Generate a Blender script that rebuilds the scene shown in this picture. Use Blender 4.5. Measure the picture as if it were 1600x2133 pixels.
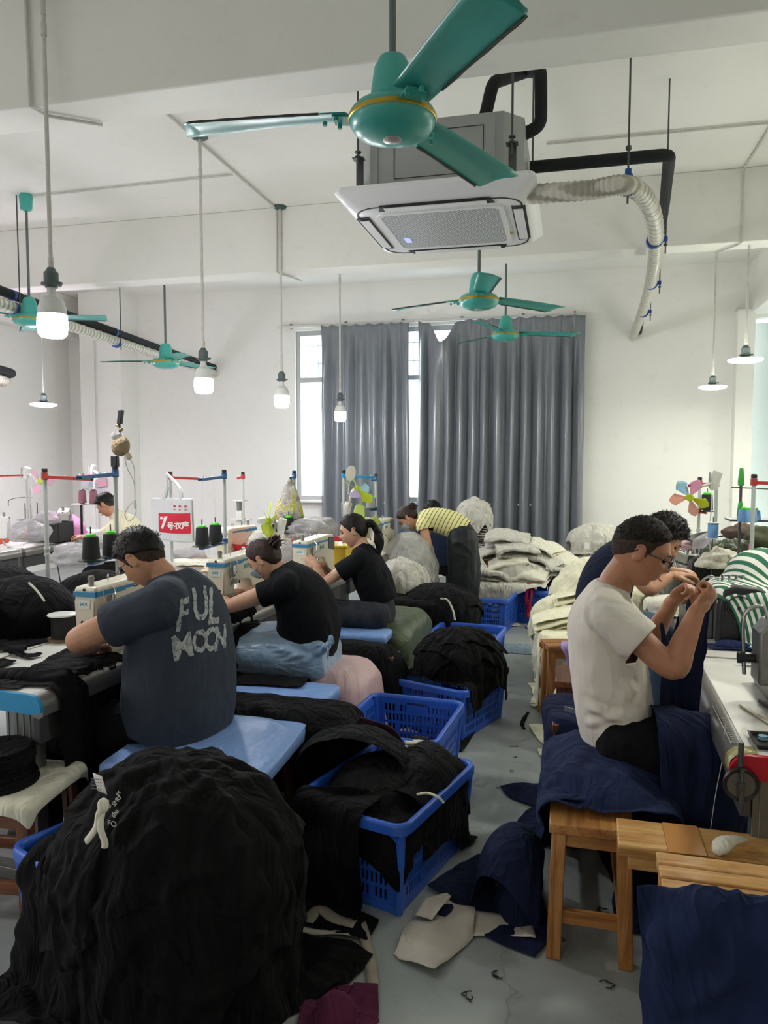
import bpy, bmesh, math, random
import numpy as np
from mathutils import Vector, Matrix, noise, Euler

random.seed(7)
SC = bpy.context.scene
for _o in list(bpy.data.objects):
    bpy.data.objects.remove(_o)
COL = SC.collection
PI = math.pi

# ---------------------------------------------------------------- camera
FPX, YAW, PIT, EYE = 1560.0, math.radians(13.8), math.radians(4.0), 1.6
cam = bpy.data.cameras.new('camera')
cam.sensor_fit = 'HORIZONTAL'
cam.sensor_width = 36.0
cam.lens = FPX / 1600 * 36.0
cam.clip_start = 0.05
camo = bpy.data.objects.new('camera', cam)
COL.objects.link(camo)
camo.location = (0, 0, EYE)
camo.rotation_euler = (PI / 2 - PIT, 0, YAW)
SC.camera = camo
SC.view_settings.view_transform = 'Standard'
SC.view_settings.look = 'None'
SC.view_settings.gamma = 1
SC.view_settings.use_curve_mapping = False
SC.view_settings.exposure = 0.74
# ---------------------------------------------------------------- sky outside the window
w = bpy.data.worlds.new('sky')
SC.world = w
w.use_nodes = True
w.node_tree.nodes['Background'].inputs[0].default_value = (0.80, 0.90, 1.0, 1)
w.node_tree.nodes['Background'].inputs[1].default_value = 6.0
SC.cycles.max_bounces = 8
SC.cycles.adaptive_threshold = .04
SC.cycles.diffuse_bounces = 5
SC.cycles.glossy_bounces = 3
SC.cycles.transmission_bounces = 5
SC.cycles.transparent_max_bounces = 10
SC.cycles.sample_clamp_indirect = 6.0
SC.cycles.caustics_reflective = False
SC.cycles.caustics_refractive = False
SC.cycles.use_denoising = True
LAMP_COOL, LAMP_WARM, LAMP_VIOLET = (0.97, 0.985, 1.0), (1.0, 0.985, 0.86), (0.98, 0.88, 1.0)
LAMP_POWER = 125.0        # radiance of a glowing lamp cover

_cy, _sy, _cp, _sp = math.cos(YAW), math.sin(YAW), math.cos(PIT), math.sin(PIT)
_f = np.array([-_sy * _cp, _cy * _cp, -_sp]); _r = np.array([_cy, _sy, 0.0]); _u = np.cross(_r, _f)


def P(px, py, X=None, Y=None, Z=None):
    """where a line of sight meets a plane of the room (used to take measurements over from the photo)"""
    d = _f + _r * (px - 800) / FPX - _u * (py - 1066.5) / FPX
    if X is not None:
        k = X / d[0]
    elif Y is not None:
        k = Y / d[1]
    else:
        k = (Z - EYE) / d[2]
    return np.array([0, 0, EYE]) + d * k


# ---------------------------------------------------------------- materials
def lin(h):
    if isinstance(h, str):
        h = [int(h[i:i + 2], 16) / 255 for i in (0, 2, 4)]
        h = [c / 12.92 if c <= .04045 else ((c + .055) / 1.055) ** 2.4 for c in h]
    return (*h, 1)


class NT:
    def __init__(s, name):
        s.m = bpy.data.materials.new(name); s.m.use_nodes = True
        s.t = s.m.node_tree; s.n = s.t.nodes; s.b = s.n['Principled BSDF']

    def node(s, ty, **kw):
        n = s.n.new(ty)
        for k, v in kw.items():
            if k.startswith('i_'):
                key = k[2:]
                n.inputs[int(key) if key.isdigit() else key.replace('_', ' ')].default_value = v
            else:
                setattr(n, k, v)
        return n

    def link(s, a, b):
        s.t.links.new(a, b)

    def coords(s, scale=(1, 1, 1), kind='Object'):
        tc = s.node('ShaderNodeTexCoord'); mp = s.node('ShaderNodeMapping'); mp.inputs['Scale'].default_value = scale
        s.link(tc.outputs[kind], mp.inputs[0]); return mp.outputs[0]

    def noise(s, co, scale, detail=4, rough=.6, dist=0):
        n = s.node('ShaderNodeTexNoise'); s.link(co, n.inputs['Vector'])
        n.inputs['Scale'].default_value = scale; n.inputs['Detail'].default_value = detail
        n.inputs['Roughness'].default_value = rough; n.inputs['Distortion'].default_value = dist
        return n.outputs['Fac']

    def ramp(s, fac, stops, interp='LINEAR'):
        r = s.node('ShaderNodeValToRGB'); r.color_ramp.interpolation = interp
        e = r.color_ramp.elements
        while len(e) < len(stops): e.new(.5)
        for k, (p, c) in enumerate(stops):
            e[k].position = p; e[k].color = c if len(c) == 4 else (*c, 1)
        s.link(fac, r.inputs[0]); return r.outputs[0]

    def bump(s, h, strength, dist=.01, prev=None):
        b = s.node('ShaderNodeBump'); b.inputs['Strength'].default_value = strength; b.inputs['Distance'].default_value = dist
        s.link(h, b.inputs['Height'])
        if prev: s.link(prev, b.inputs['Normal'])
        return b.outputs[0]


def mat(name, col, rough=.6, metal=0, spec=.5, var=.0, vscale=8, bump=0, bscale=200, bdist=.002, emit=None, es=0, sheen=0, alpha=1, trans=0):
    t = NT(name); b = t.b; c = lin(col)
    b.inputs['Base Color'].default_value = c
    b.inputs['Roughness'].default_value = rough; b.inputs['Metallic'].default_value = metal
    b.inputs['Specular IOR Level'].default_value = spec
    if sheen:
        b.inputs['Sheen Weight'].default_value = sheen; b.inputs['Sheen Roughness'].default_value = .5
        b.inputs['Sheen Tint'].default_value = tuple(min(1, x * 1.5 + .06) for x in c[:3]) + (1,)
    if alpha < 1: b.inputs['Alpha'].default_value = alpha
    if trans: b.inputs['Transmission Weight'].default_value = trans
    if emit:
        b.inputs['Emission Color'].default_value = lin(emit); b.inputs['Emission Strength'].default_value = es
    if var or bump:
        co = t.coords()
    if var:
        n = t.noise(co, vscale, 5)
        lo = tuple(max(0, x * (1 - var)) for x in c[:3]); hi = tuple(min(1, x * (1 + var)) for x in c[:3])
        t.link(t.ramp(n, [(.3, lo), (.7, hi)]), b.inputs['Base Color'])
    if bump:
        t.link(t.bump(t.noise(co, bscale, 3), bump, bdist), b.inputs['Normal'])
    return t.m


def fabric(name, col, rough=.9, fold=.5, fscale=3.0, fdist=.03, weave=.25, sheen=.25, var=.12, stretch=(1, 1, .35), spec=.2):
    """cloth: fine weave, soft creases in the bump, slight colour variation"""
    t = NT(name); b = t.b; c = lin(col)
    b.inputs['Roughness'].default_value = rough; b.inputs['Specular IOR Level'].default_value = spec
    b.inputs['Sheen Weight'].default_value = sheen; b.inputs['Sheen Roughness'].default_value = .45
    b.inputs['Sheen Tint'].default_value = tuple(min(1, x * 1.6 + .03) for x in c[:3]) + (1,)
    co = t.coords(); cs = t.coords(stretch)
    n = t.noise(co, 14, 4)
    t.link(t.ramp(n, [(.3, tuple(x * (1 - var) for x in c[:3])), (.7, tuple(min(1, x * (1 + var)) for x in c[:3]))]), b.inputs['Base Color'])
    f = t.noise(cs, fscale, 3, .55, 1.2)
    h = t.ramp(f, [(.30, (0, 0, 0)), (.46, (.8, .8, .8)), (.5, (1, 1, 1)), (.56, (.7, .7, .7)), (.75, (.1, .1, .1))])
    b1 = t.bump(h, fold, fdist)
    b2 = t.bump(t.noise(co, 900, 2), weave, .0008, b1)
    t.link(b2, b.inputs['Normal'])
    return t.m


# ---------------------------------------------------------------- mesh building
def rotm(rx=0, ry=0, rz=0):
    return np.array(Euler((rx, ry, rz)).to_matrix())


def frame(t):
    t = t / (np.linalg.norm(t) + 1e-9)
    a = np.array([0, 0, 1.0]) if abs(t[2]) < .9 else np.array([1.0, 0, 0])
    x = np.cross(a, t); x /= np.linalg.norm(x)
    return x, np.cross(t, x), t


def smooth_path(pts, n=6):
    """Catmull-Rom through the points"""
    p = [np.array(q, float) for q in pts]
    if len(p) < 3: return p
    p = [2 * p[0] - p[1]] + p + [2 * p[-1] - p[-2]]
    out = []
    for i in range(1, len(p) - 2):
        for k in range(n):
            t = k / n
            out.append(.5 * ((2 * p[i]) + (-p[i - 1] + p[i + 1]) * t + (2 * p[i - 1] - 5 * p[i] + 4 * p[i + 1] - p[i + 2]) * t * t + (-p[i - 1] + 3 * p[i] - 3 * p[i + 1] + p[i + 2]) * t ** 3))
    out.append(p[-2])
    return out


class MB:
    def __init__(s):
        s.v = []; s.f = []; s.mi = []; s.cur = 0; s.uv = {}

    def mat(s, i): s.cur = i; return s

    def add(s, vs, fs, M=None, at=(0, 0, 0)):
        o = len(s.v); at = np.array(at, float)
        for q in vs:
            q = np.array(q, float)
            if M is not None: q = M @ q
            s.v.append(q + at)
        for f in fs: s.f.append([k + o for k in f]); s.mi.append(s.cur)
        return s

    def box(s, c, d, M=None, at=(0, 0, 0)):
        x, y, z = c; a, b, e = [k / 2 for k in d]
        vs = [(x + i * a, y + j * b, z + k * e) for i in (-1, 1) for j in (-1, 1) for k in (-1, 1)]
        return s.add(vs, [(0, 1, 3, 2), (4, 6, 7, 5), (0, 4, 5, 1), (2, 3, 7, 6), (0, 2, 6, 4), (1, 5, 7, 3)], M, at)

    def bar(s, a, b, w, h=None, up=(0, 0, 1)):
        """rectangular bar from a to b"""
        h = h or w; a = np.array(a, float); b = np.array(b, float); t = b - a; t /= np.linalg.norm(t)
        u = np.array(up, float)
        if abs(u @ t) > .95: u = np.array([1., 0, 0])
        x = np.cross(u, t); x /= np.linalg.norm(x); y = np.cross(t, x)
        vs = [p + x * i * w / 2 + y * j * h / 2 for p in (a, b) for i, j in ((-1, -1), (1, -1), (1, 1), (-1, 1))]
        return s.add(vs, [(3, 2, 1, 0), (4, 5, 6, 7), (0, 1, 5, 4), (1, 2, 6, 5), (2, 3, 7, 6), (3, 0, 4, 7)])

    def tube(s, pts, r, n=12, cap=True, el=1.0, up=None):
        pts = [np.array(p, float) for p in pts]; m = len(pts)
        rs = r if hasattr(r, '__len__') else [r] * m
        vs = []; px = None
        for i, p in enumerate(pts):
            t = (pts[min(i + 1, m - 1)] - pts[max(i - 1, 0)])
            t = t / (np.linalg.norm(t) + 1e-9)
            if px is None:
                x, y, _ = frame(t)
                if up is not None:
                    u = np.array(up, float); x = u - t * (u @ t); x /= np.linalg.norm(x) + 1e-9; y = np.cross(t, x)
            else:
                x = px - t * (px @ t); x /= np.linalg.norm(x) + 1e-9; y = np.cross(t, x)
            px = x
            for k in range(n):
                a = 2 * PI * k / n
                vs.append(p + (x * math.cos(a) * el + y * math.sin(a)) * rs[i])
        fs = [(i * n + k, i * n + (k + 1) % n, (i + 1) * n + (k + 1) % n, (i + 1) * n + k) for i in range(m - 1) for k in range(n)]
        if cap: fs += [tuple(range(n))[::-1], tuple((m - 1) * n + k for k in range(n))]
        return s.add(vs, fs)

    def rod(s, a, b, r, n=10): return s.tube([a, b], r, n)

    def lathe(s, prof, n=24, M=None, at=(0, 0, 0), closed=True):
        """prof: (r, z) from bottom to top about z"""
        vs = [(r * math.cos(2 * PI * k / n), r * math.sin(2 * PI * k / n), z) for r, z in prof for k in range(n)]
        m = len(prof)
        fs = [(i * n + k, i * n + (k + 1) % n, (i + 1) * n + (k + 1) % n, (i + 1) * n + k) for i in range(m - 1) for k in range(n)]
        if closed: fs += [tuple(range(n))[::-1], tuple((m - 1) * n + k for k in range(n))]
        return s.add(vs, fs, M, at)

    def ball(s, c, r, n=16, m=10, M=None):
        r = np.array(r if hasattr(r, '__len__') else (r, r, r), float); c = np.array(c, float)
        vs = [np.array([0, 0, -1.])]
        for i in range(1, m):
            a = -PI / 2 + PI * i / m
            vs += [np.array([math.cos(a) * math.cos(2 * PI * k / n), math.cos(a) * math.sin(2 * PI * k / n), math.sin(a)]) for k in range(n)]
        vs.append(np.array([0, 0, 1.]))
        vs = [(M @ (v * r) if M is not None else v * r) + c for v in vs]
        fs = [(0, 1 + (k + 1) % n, 1 + k) for k in range(n)]
        for i in range(m - 2):
            fs += [(1 + i * n + k, 1 + i * n + (k + 1) % n, 1 + (i + 1) * n + (k + 1) % n, 1 + (i + 1) * n + k) for k in range(n)]
        L = len(vs) - 1; b = 1 + (m - 2) * n
        fs += [(b + k, b + (k + 1) % n, L) for k in range(n)]
        return s.add(vs, fs)

    def prism(s, outline, d, M=None, at=(0, 0, 0)):
        """outline in xy, extruded along z by +-d/2"""
        n = len(outline)
        vs = [(x, y, -d / 2) for x, y in outline] + [(x, y, d / 2) for x, y in outline]
        fs = [tuple(range(n))[::-1], tuple(range(n, 2 * n))] + [(k, (k + 1) % n, n + (k + 1) % n, n + k) for k in range(n)]
        return s.add(vs, fs, M, at)

    def grid(s, G, close_u=False):
        nu, nv = G.shape[:2]; o = len(s.v)
        s.v += [G[i, j] for i in range(nu) for j in range(nv)]
        for i in range(nu - (0 if close_u else 1)):
            for j in range(nv - 1):
                a = i * nv + j; b = ((i + 1) % nu) * nv + j
                s.f.append([o + a, o + b, o + b + 1, o + a + 1]); s.mi.append(s.cur)
        return s


def smoothmod(ob, ang=35):
    me = ob.data
    me.polygons.foreach_set('use_smooth', [True] * len(me.polygons))
    if ang < 170:
        try:
            me.set_sharp_from_angle(angle=math.radians(ang))
        except Exception:
            pass


def mesh_from(name, mb):
    me = bpy.data.meshes.new(name)
    me.from_pydata([tuple(map(float, q)) for q in mb.v], [], [tuple(f) for f in mb.f])
    me.polygons.foreach_set('material_index', mb.mi)
    me.update()
    return me


def tag(o, label=None, cat=None, group=None, kind=None):
    if label: o['label'] = label
    if cat: o['category'] = cat
    if group: o['group'] = group
    if kind: o['kind'] = kind
    return o


def obj(name, mb, mats, parent=None, bevel=0, smooth=35, subsurf=0, solid=0, world=False, label=None, seg=2, fixn=True, offset=-1):
    me = mesh_from(name, mb) if isinstance(mb, MB) else mb
    o = bpy.data.objects.new(name, me); COL.objects.link(o)
    for m in (mats if isinstance(mats, (list, tuple)) else [mats]): me.materials.append(m)
    if fixn and isinstance(mb, MB):
        b = bmesh.new(); b.from_mesh(me); bmesh.ops.recalc_face_normals(b, faces=b.faces); b.to_mesh(me); b.free()
    if smooth: smoothmod(o, smooth)
    if parent is not None:
        o.parent = parent
        if world:
            me.transform(Matrix.Translation(-parent.location) if abs(parent.rotation_euler.z) < 1e-6 else (Matrix.Translation(parent.location) @ parent.rotation_euler.to_matrix().to_4x4()).inverted())
    if solid:
        m = o.modifiers.new('thick', 'SOLIDIFY'); m.thickness = solid; m.offset = offset
    if bevel:
        m = o.modifiers.new('bevel', 'BEVEL'); m.width = bevel; m.segments = seg; m.limit_method = 'ANGLE'; m.angle_limit = math.radians(40)
    if subsurf:
        m = o.modifiers.new('sub', 'SUBSURF'); m.levels = subsurf; m.render_levels = subsurf
    if label: o['label'] = label
    return o


def thing(name, label, cat, loc=(0, 0, 0), rotz=0, group=None):
    o = bpy.data.objects.new(name, None); COL.objects.link(o)
    o.location = tuple(map(float, loc)); o.rotation_euler = (0, 0, rotz); o.empty_display_size = .05
    return tag(o, label, cat, group)


def solo(name, label, cat, mb, mats, group=None, kind=None, origin=None, **kw):
    o = obj(name, mb, mats, **kw)
    if origin is None and len(o.data.vertices):
        co = np.empty(len(o.data.vertices) * 3, np.float32); o.data.vertices.foreach_get('co', co); co = co.reshape(-1, 3)
        origin = ((co[:, 0].min() + co[:, 0].max()) / 2, (co[:, 1].min() + co[:, 1].max()) / 2, co[:, 2].min())
    origin = [float(x) for x in origin]
    o.data.transform(Matrix.Translation([-x for x in origin])); o.location = origin
    return tag(o, label, cat, group, kind)


def dup(root, loc, rotz=None, label=None, group=None):
    r = root.copy(); COL.objects.link(r); r.location = tuple(map(float, loc))
    if rotz is not None: r.rotation_euler = (0, 0, rotz)
    if label: r['label'] = label
    if group: r['group'] = group

    def rec(a, b):
        for ch in list(a.children):
            c = ch.copy(); COL.objects.link(c); c.parent = b; rec(ch, c)
    rec(root, r)
    return r


def struct(name, mb, m, **kw):
    return tag(obj(name, mb, m, **kw), kind='structure')


def text_mesh(s, size, extrude=.0004, font_bold=0, align='CENTER', res=3, shear=0):
    c = bpy.data.curves.new('t', 'FONT'); c.body = s; c.size = size; c.extrude = extrude; c.align_x = align; c.align_y = 'CENTER'
    c.resolution_u = res; c.offset = font_bold; c.shear = shear
    o = bpy.data.objects.new('t', c); COL.objects.link(o)
    me = bpy.data.meshes.new_from_object(o.evaluated_get(bpy.context.evaluated_depsgraph_get()))
    bpy.data.objects.remove(o); bpy.data.curves.remove(c)
    return me


def place_text(name, s, size, m, parent, loc, right, up, **kw):
    """lettering in the plane spanned by right / up, at loc (parent's own coordinates)"""
    me = text_mesh(s, size, **kw)
    r = Vector(right).normalized(); u = Vector(up).normalized(); n = r.cross(u)
    M = Matrix((r, u, n)).transposed().to_4x4(); M.translation = Vector(tuple(map(float, loc)))
    me.transform(M)
    o = bpy.data.objects.new(name, me); COL.objects.link(o); o.parent = parent
    me.materials.clear(); me.materials.append(m)
    return o
# ================================================================ the room
def wall_mat(name, col, var=.03):
    t = NT(name); b = t.b; c = lin(col)[:3]; co = t.coords()
    n = t.noise(co, .9, 6, .6); n2 = t.noise(co, 7, 5, .7)
    base = t.ramp(n, [(.3, tuple(x * (1 - var) for x in c)), (.7, tuple(min(1, x * (1 + var * .6)) for x in c))])
    st = t.ramp(n2, [(.30, (.93, .92, .89)), (.42, (1, 1, 1))])
    mx = t.node('ShaderNodeMix', data_type='RGBA', blend_type='MULTIPLY'); mx.inputs[0].default_value = .6
    t.link(base, mx.inputs[6]); t.link(st, mx.inputs[7]); t.link(mx.outputs[2], b.inputs['Base Color'])
    b.inputs['Roughness'].default_value = .85; b.inputs['Specular IOR Level'].default_value = .2
    t.link(t.bump(t.noise(co, 60, 4), .15, .004, t.bump(n, .3, .03)), b.inputs['Normal'])
    return t.m


M_WALL = wall_mat('wall_paint', 'E9E9E4'); M_CEIL = wall_mat('ceiling_paint', 'EAEAE4')
M_GREYWALL = wall_mat('grey_wall_paint', 'C4CBC6')


def floor_mat():
    t = NT('floor_paint'); b = t.b; co = t.coords()
    n = t.noise(co, 1.1, 7, .62, .4); n2 = t.noise(co, 5, 8, .7); n3 = t.noise(co, 60, 3)
    a = t.ramp(n, [(.30, lin('8B9190')), (.5, lin('979D9B')), (.68, lin('A8AEAB'))])
    d = t.ramp(n2, [(.30, (.72, .71, .68)), (.45, (1, 1, 1)), (.72, (1.0, 1.0, 1.0)), (.8, (.86, .85, .82))])
    mx = t.node('ShaderNodeMix', data_type='RGBA', blend_type='MULTIPLY'); mx.inputs[0].default_value = .8
    t.link(a, mx.inputs[6]); t.link(d, mx.inputs[7])
    # fine scratches and cracks
    vo = t.node('ShaderNodeTexVoronoi', feature='DISTANCE_TO_EDGE'); vo.inputs['Scale'].default_value = .9
    wn = t.node('ShaderNodeVectorMath', operation='ADD'); sc = t.node('ShaderNodeVectorMath', operation='SCALE'); sc.inputs['Scale'].default_value = .5
    nz = t.node('ShaderNodeTexNoise'); nz.inputs['Scale'].default_value = 2.0; nz.inputs['Detail'].default_value = 5
    t.link(co, nz.inputs['Vector']); t.link(nz.outputs['Color'], sc.inputs[0]); t.link(co, wn.inputs[0]); t.link(sc.outputs[0], wn.inputs[1]); t.link(wn.outputs[0], vo.inputs['Vector'])
    cr = t.ramp(vo.outputs['Distance'], [(.0, (.55, .55, .55)), (.0035, (1, 1, 1))])
    m2 = t.node('ShaderNodeMix', data_type='RGBA', blend_type='MULTIPLY'); m2.inputs[0].default_value = .55
    t.link(mx.outputs[2], m2.inputs[6]); t.link(cr, m2.inputs[7]); t.link(m2.outputs[2], b.inputs['Base Color'])
    t.link(t.ramp(n2, [(.3, (.5, .5, .5)), (.7, (.3, .3, .3))]), b.inputs['Roughness'])
    t.link(t.bump(n3, .08, .003), b.inputs['Normal'])
    return t.m


M_FLOOR = floor_mat()
XL, XR, YB, YF, ZC = -7.4, 4.6, 10.05, -5.2, 4.0
WX0, WX1, WZ0, WZ1 = -3.76, -0.15, 1.02, 3.40
struct('floor', MB().box(((XL + XR) / 2, (YB + YF) / 2, -.05), (XR - XL + .4, YB - YF + .4, .1)), M_FLOOR, smooth=0)
struct('ceiling', MB().box(((XL + XR) / 2, (YB + YF) / 2, ZC + .05), (XR - XL + .4, YB - YF + .4, .1)), M_CEIL, smooth=0)
mb = MB(); T = .24
mb.box(((XL - .2 + WX0) / 2, YB + T / 2, ZC / 2), (WX0 - XL + .2, T, ZC))
mb.box(((2.11 + WX1) / 2, YB + T / 2, ZC / 2), (2.11 - WX1, T, ZC))
mb.box(((WX0 + WX1) / 2, YB + T / 2, WZ0 / 2), (WX1 - WX0, T, WZ0))
mb.box(((WX0 + WX1) / 2, YB + T / 2, (WZ1 + ZC) / 2), (WX1 - WX0, T, ZC - WZ1))
struct('wall_back', mb, M_WALL, smooth=0)
struct('wall_back_recess', MB().box(((2.11 + XR) / 2, YB + .62, ZC / 2), (XR - 2.11 + .3, .2, ZC)), M_GREYWALL, smooth=0)
struct('wall_left', MB().box((XL - .1, (YB + YF) / 2, ZC / 2), (.2, YB - YF, ZC)), M_WALL, smooth=0)
struct('wall_right', MB().box((XR + .1, (YB + YF) / 2, ZC / 2), (.2, YB - YF + 1.4, ZC)), M_WALL, smooth=0)
struct('wall_front', MB().box(((XL + XR) / 2, YF - .1, ZC / 2), (XR - XL + .4, .2, ZC)), M_WALL, smooth=0)
# concrete beams across and along the room, columns in the corners
struct('trim_1', MB().box(((XL + XR) / 2, 3.545, 3.7), (XR - XL, .25, .6)), M_CEIL, bevel=.008)
struct('trim_2', MB().box(((XL + XR) / 2, 6.99, 3.7), (XR - XL, .24, .6)), M_CEIL, bevel=.008)
struct('trim_3', MB().box((XL + .12, (YB + YF) / 2, 3.7), (.24, YB - YF, .6)), M_CEIL, bevel=.008)
struct('trim_4', MB().box((2.28, (YB + YF) / 2 + .3, 3.68), (.34, YB - YF + .6, .64)), M_CEIL, bevel=.008)
struct('trim_5', MB().box((-6.56, 9.82, 2.0), (.66, .46, 4.0)), M_WALL, bevel=.006)
struct('trim_6', MB().box((2.05, 10.0, 1.7), (.2, .22, 3.4)), M_WALL, bevel=.006)
struct('trim_7', MB().box((3.4, 10.25, 3.66), (2.5, .4, .68)), M_CEIL, bevel=.006)
struct('trim_8', MB().box((XL + .3, 6.99, 1.7), (.6, .5, 3.4)), M_WALL, bevel=.006)
struct('trim_9', MB().box(((XL + XR) / 2, 0.1, 3.7), (XR - XL, .25, .6)), M_CEIL, bevel=.008)

# ---------------------------------------------------------------- window
M_ALU = mat('aluminium_frame', 'B9BCBA', .4, .6, bump=.05)
M_SILL = mat('sill_paint', 'D8D6D0', .6)
t = NT('window_glass'); t.b.inputs['Base Color'].default_value = (.9, .95, .95, 1); t.b.inputs['Roughness'].default_value = .02
t.b.inputs['Transmission Weight'].default_value = 1; t.b.inputs['IOR'].default_value = 1.05; t.b.inputs['Alpha'].default_value = .25
M_GLASS = t.m
win = tag(bpy.data.objects.new('window_1', None), kind='structure'); COL.objects.link(win); win.location = (WX0, YB + .1, WZ0)
W_, H_ = WX1 - WX0, WZ1 - WZ0
mb = MB()
for x in (0.03, .93, 1.8, 2.7, W_ - .03): mb.box((x, 0, H_ / 2), (.06, .07, H_))
for z in (0.03, 1.70, H_ - .03): mb.box((W_ / 2, 0, z), (W_, .072, .07))
obj('window_frame', mb, M_ALU, win, bevel=.004)
obj('window_pane', MB().box((W_ / 2, .01, H_ / 2), (W_ - .04, .006, H_ - .04)), M_GLASS, win)
obj('window_sill', MB().box((W_ / 2, -.06, -.012), (W_ + .06, .3, .03)), M_SILL, win, bevel=.006)
mb = MB()
for k in range(34): mb.rod((.06 + k * .1, .16, 1.76), (.06 + k * .1, .16, H_), .007, 6)
for z in (1.95, 2.2): mb.rod((0, .16, z), (W_, .16, z), .009, 6)
obj('window_bars', mb, mat('white_bars', 'DADDDC', .5), win)
# the block across the yard, seen through the upper panes
bl = thing('building', 'pale tiled building seen through the top of the window', 'building', (-2.6, 16, 0))
obj('wall', MB().box((-1.5, 0, 3), (9, .4, 9.5)), mat('building_tile', 'C6C8C4', .8, var=.05), bl)
for a in range(7):
    for z in (3.3, 6.0):
        f = obj('window', MB().box((-5 + a * 1.3, -.22, z), (.8, .06, 1.2)), mat('shutter', '9AA09E', .6), bl)
        obj('pane', MB().box((-5 + a * 1.3, -.26, z), (.7, .02, 1.1)), mat('dark_pane', '5E6A6E', .2), f)

# ---------------------------------------------------------------- curtains on their rail
t = NT('curtain_cloth'); b = t.b; co = t.coords()
b.inputs['Roughness'].default_value = .3; b.inputs['Specular IOR Level'].default_value = .9; b.inputs['Sheen Weight'].default_value = .2
n = t.noise(t.coords((1, 1, .15)), 30, 3)
t.link(t.ramp(n, [(.3, lin('6C7178')), (.7, lin('7A7F86'))]), b.inputs['Base Color'])
M_CURT = t.m
rail = thing('curtain_rail', 'long white curtain rail above the window', 'curtain rail', (-1.9, 9.98, 3.43))
obj('track', MB().box((0, .02, .02), (4.2, .03, .035)), mat('rail_white', 'D5D3CC', .5), rail, bevel=.004)
M_BRK = mat('bracket_grey', '77756F', .5)
for x in (-1.9, -1.1, -.3, .5, 1.3, 1.95): obj('bracket', MB().box((x, .045, .03), (.03, .05, .06)), M_BRK, rail)


def curtain(label, x0, x1, ybase, amps, droop=None, seed=1, zb=.22, lean=0., bot=None):
    L = x1 - x0; nu = int(L / .009); nv = 60; rng = random.Random(seed)
    pleats = []
    x = 0
    while x < L: pleats.append(x); x += rng.uniform(.13, .21)
    G = np.zeros((nu, nv, 3))
    ph = rng.uniform(0, 6)
    for i in range(nu):
        s = i / (nu - 1) * L
        k = 0
        while k < len(pleats) - 1 and pleats[k + 1] < s: k += 1
        a0 = pleats[k]; a1 = pleats[k + 1] if k + 1 < len(pleats) else L + .06
        fr = (s - a0) / (a1 - a0)
        for j in range(nv):
            v = j / (nv - 1)                      # 0 top .. 1 bottom
            z = 3.43 - v * (3.43 - zb)
            top = math.exp(-v * 7)
            fold = math.cos(2 * PI * (fr + k)) * (.062 * (1 - top)) * (1 + .5 * math.sin(k * 2.3 + seed))
            pinch = -abs(math.sin(PI * fr)) ** .5 * .035 * top
            wob = noise.noise((s * 3.2 + seed * 7, v * 1.3, 0)) * .055 * (1 - top) + noise.noise((s * 9 + seed, v * 2.1, 3)) * .03 * (1 - top)
            sag = -.018 * math.sin(PI * fr) * top
            xx = x0 + s + lean * v * (1 - s / L) + (bot * v * s / L if bot else 0) + .012 * noise.noise((s * 8, v * 3, seed))
            G[i, j] = (xx, ybase + fold + pinch * -1 + wob, z + sag - (droop(s, v) if droop else 0))
            if droop: G[i, j, 1] -= .5 * droop(s, v) * (1 - v)
    c = solo('curtain', label, 'curtain', MB().grid(G), M_CURT, smooth=180, solid=.003)
    return c


def sagged(s, v):
    return max(0, math.exp(-((s - .33) / .12) ** 2) * .30) * math.exp(-v * 2.6)


curtain('grey pleated curtain left of the window gap, lit by the lamps', -3.31, -2.09, 9.86, None, seed=3, bot=.05, lean=-.02)
curtain('wide grey pleated curtain right of the window gap, its top hook fallen', -1.96, .18, 9.87, None, droop=sagged, seed=8, lean=-.04)

# ---------------------------------------------------------------- lamps
M_PVC = mat('white_conduit', 'C9C7C0', .5, var=.1, vscale=20)
M_SOCK = mat('green_grey_socket', '52605F', .5)
M_BULBW = mat('white_lamp_housing', 'D8DAD6', .4)
M_CANOPY = mat('green_grey_canopy', '4B5E5A', .6)


def glow(name, tint, k=1.0):
    t = NT(name); t.b.inputs['Base Color'].default_value = (.9, .9, .9, 1)
    t.b.inputs['Emission Color'].default_value = (*tint, 1); t.b.inputs['Emission Strength'].default_value = LAMP_POWER * k
    return t.m


G_COOL, G_WARM, G_VIO = glow('lit_cover_cool', LAMP_COOL), glow('lit_cover_warm', LAMP_WARM, .56), glow('lit_cover_violet', LAMP_VIOLET, 1.25)


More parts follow.
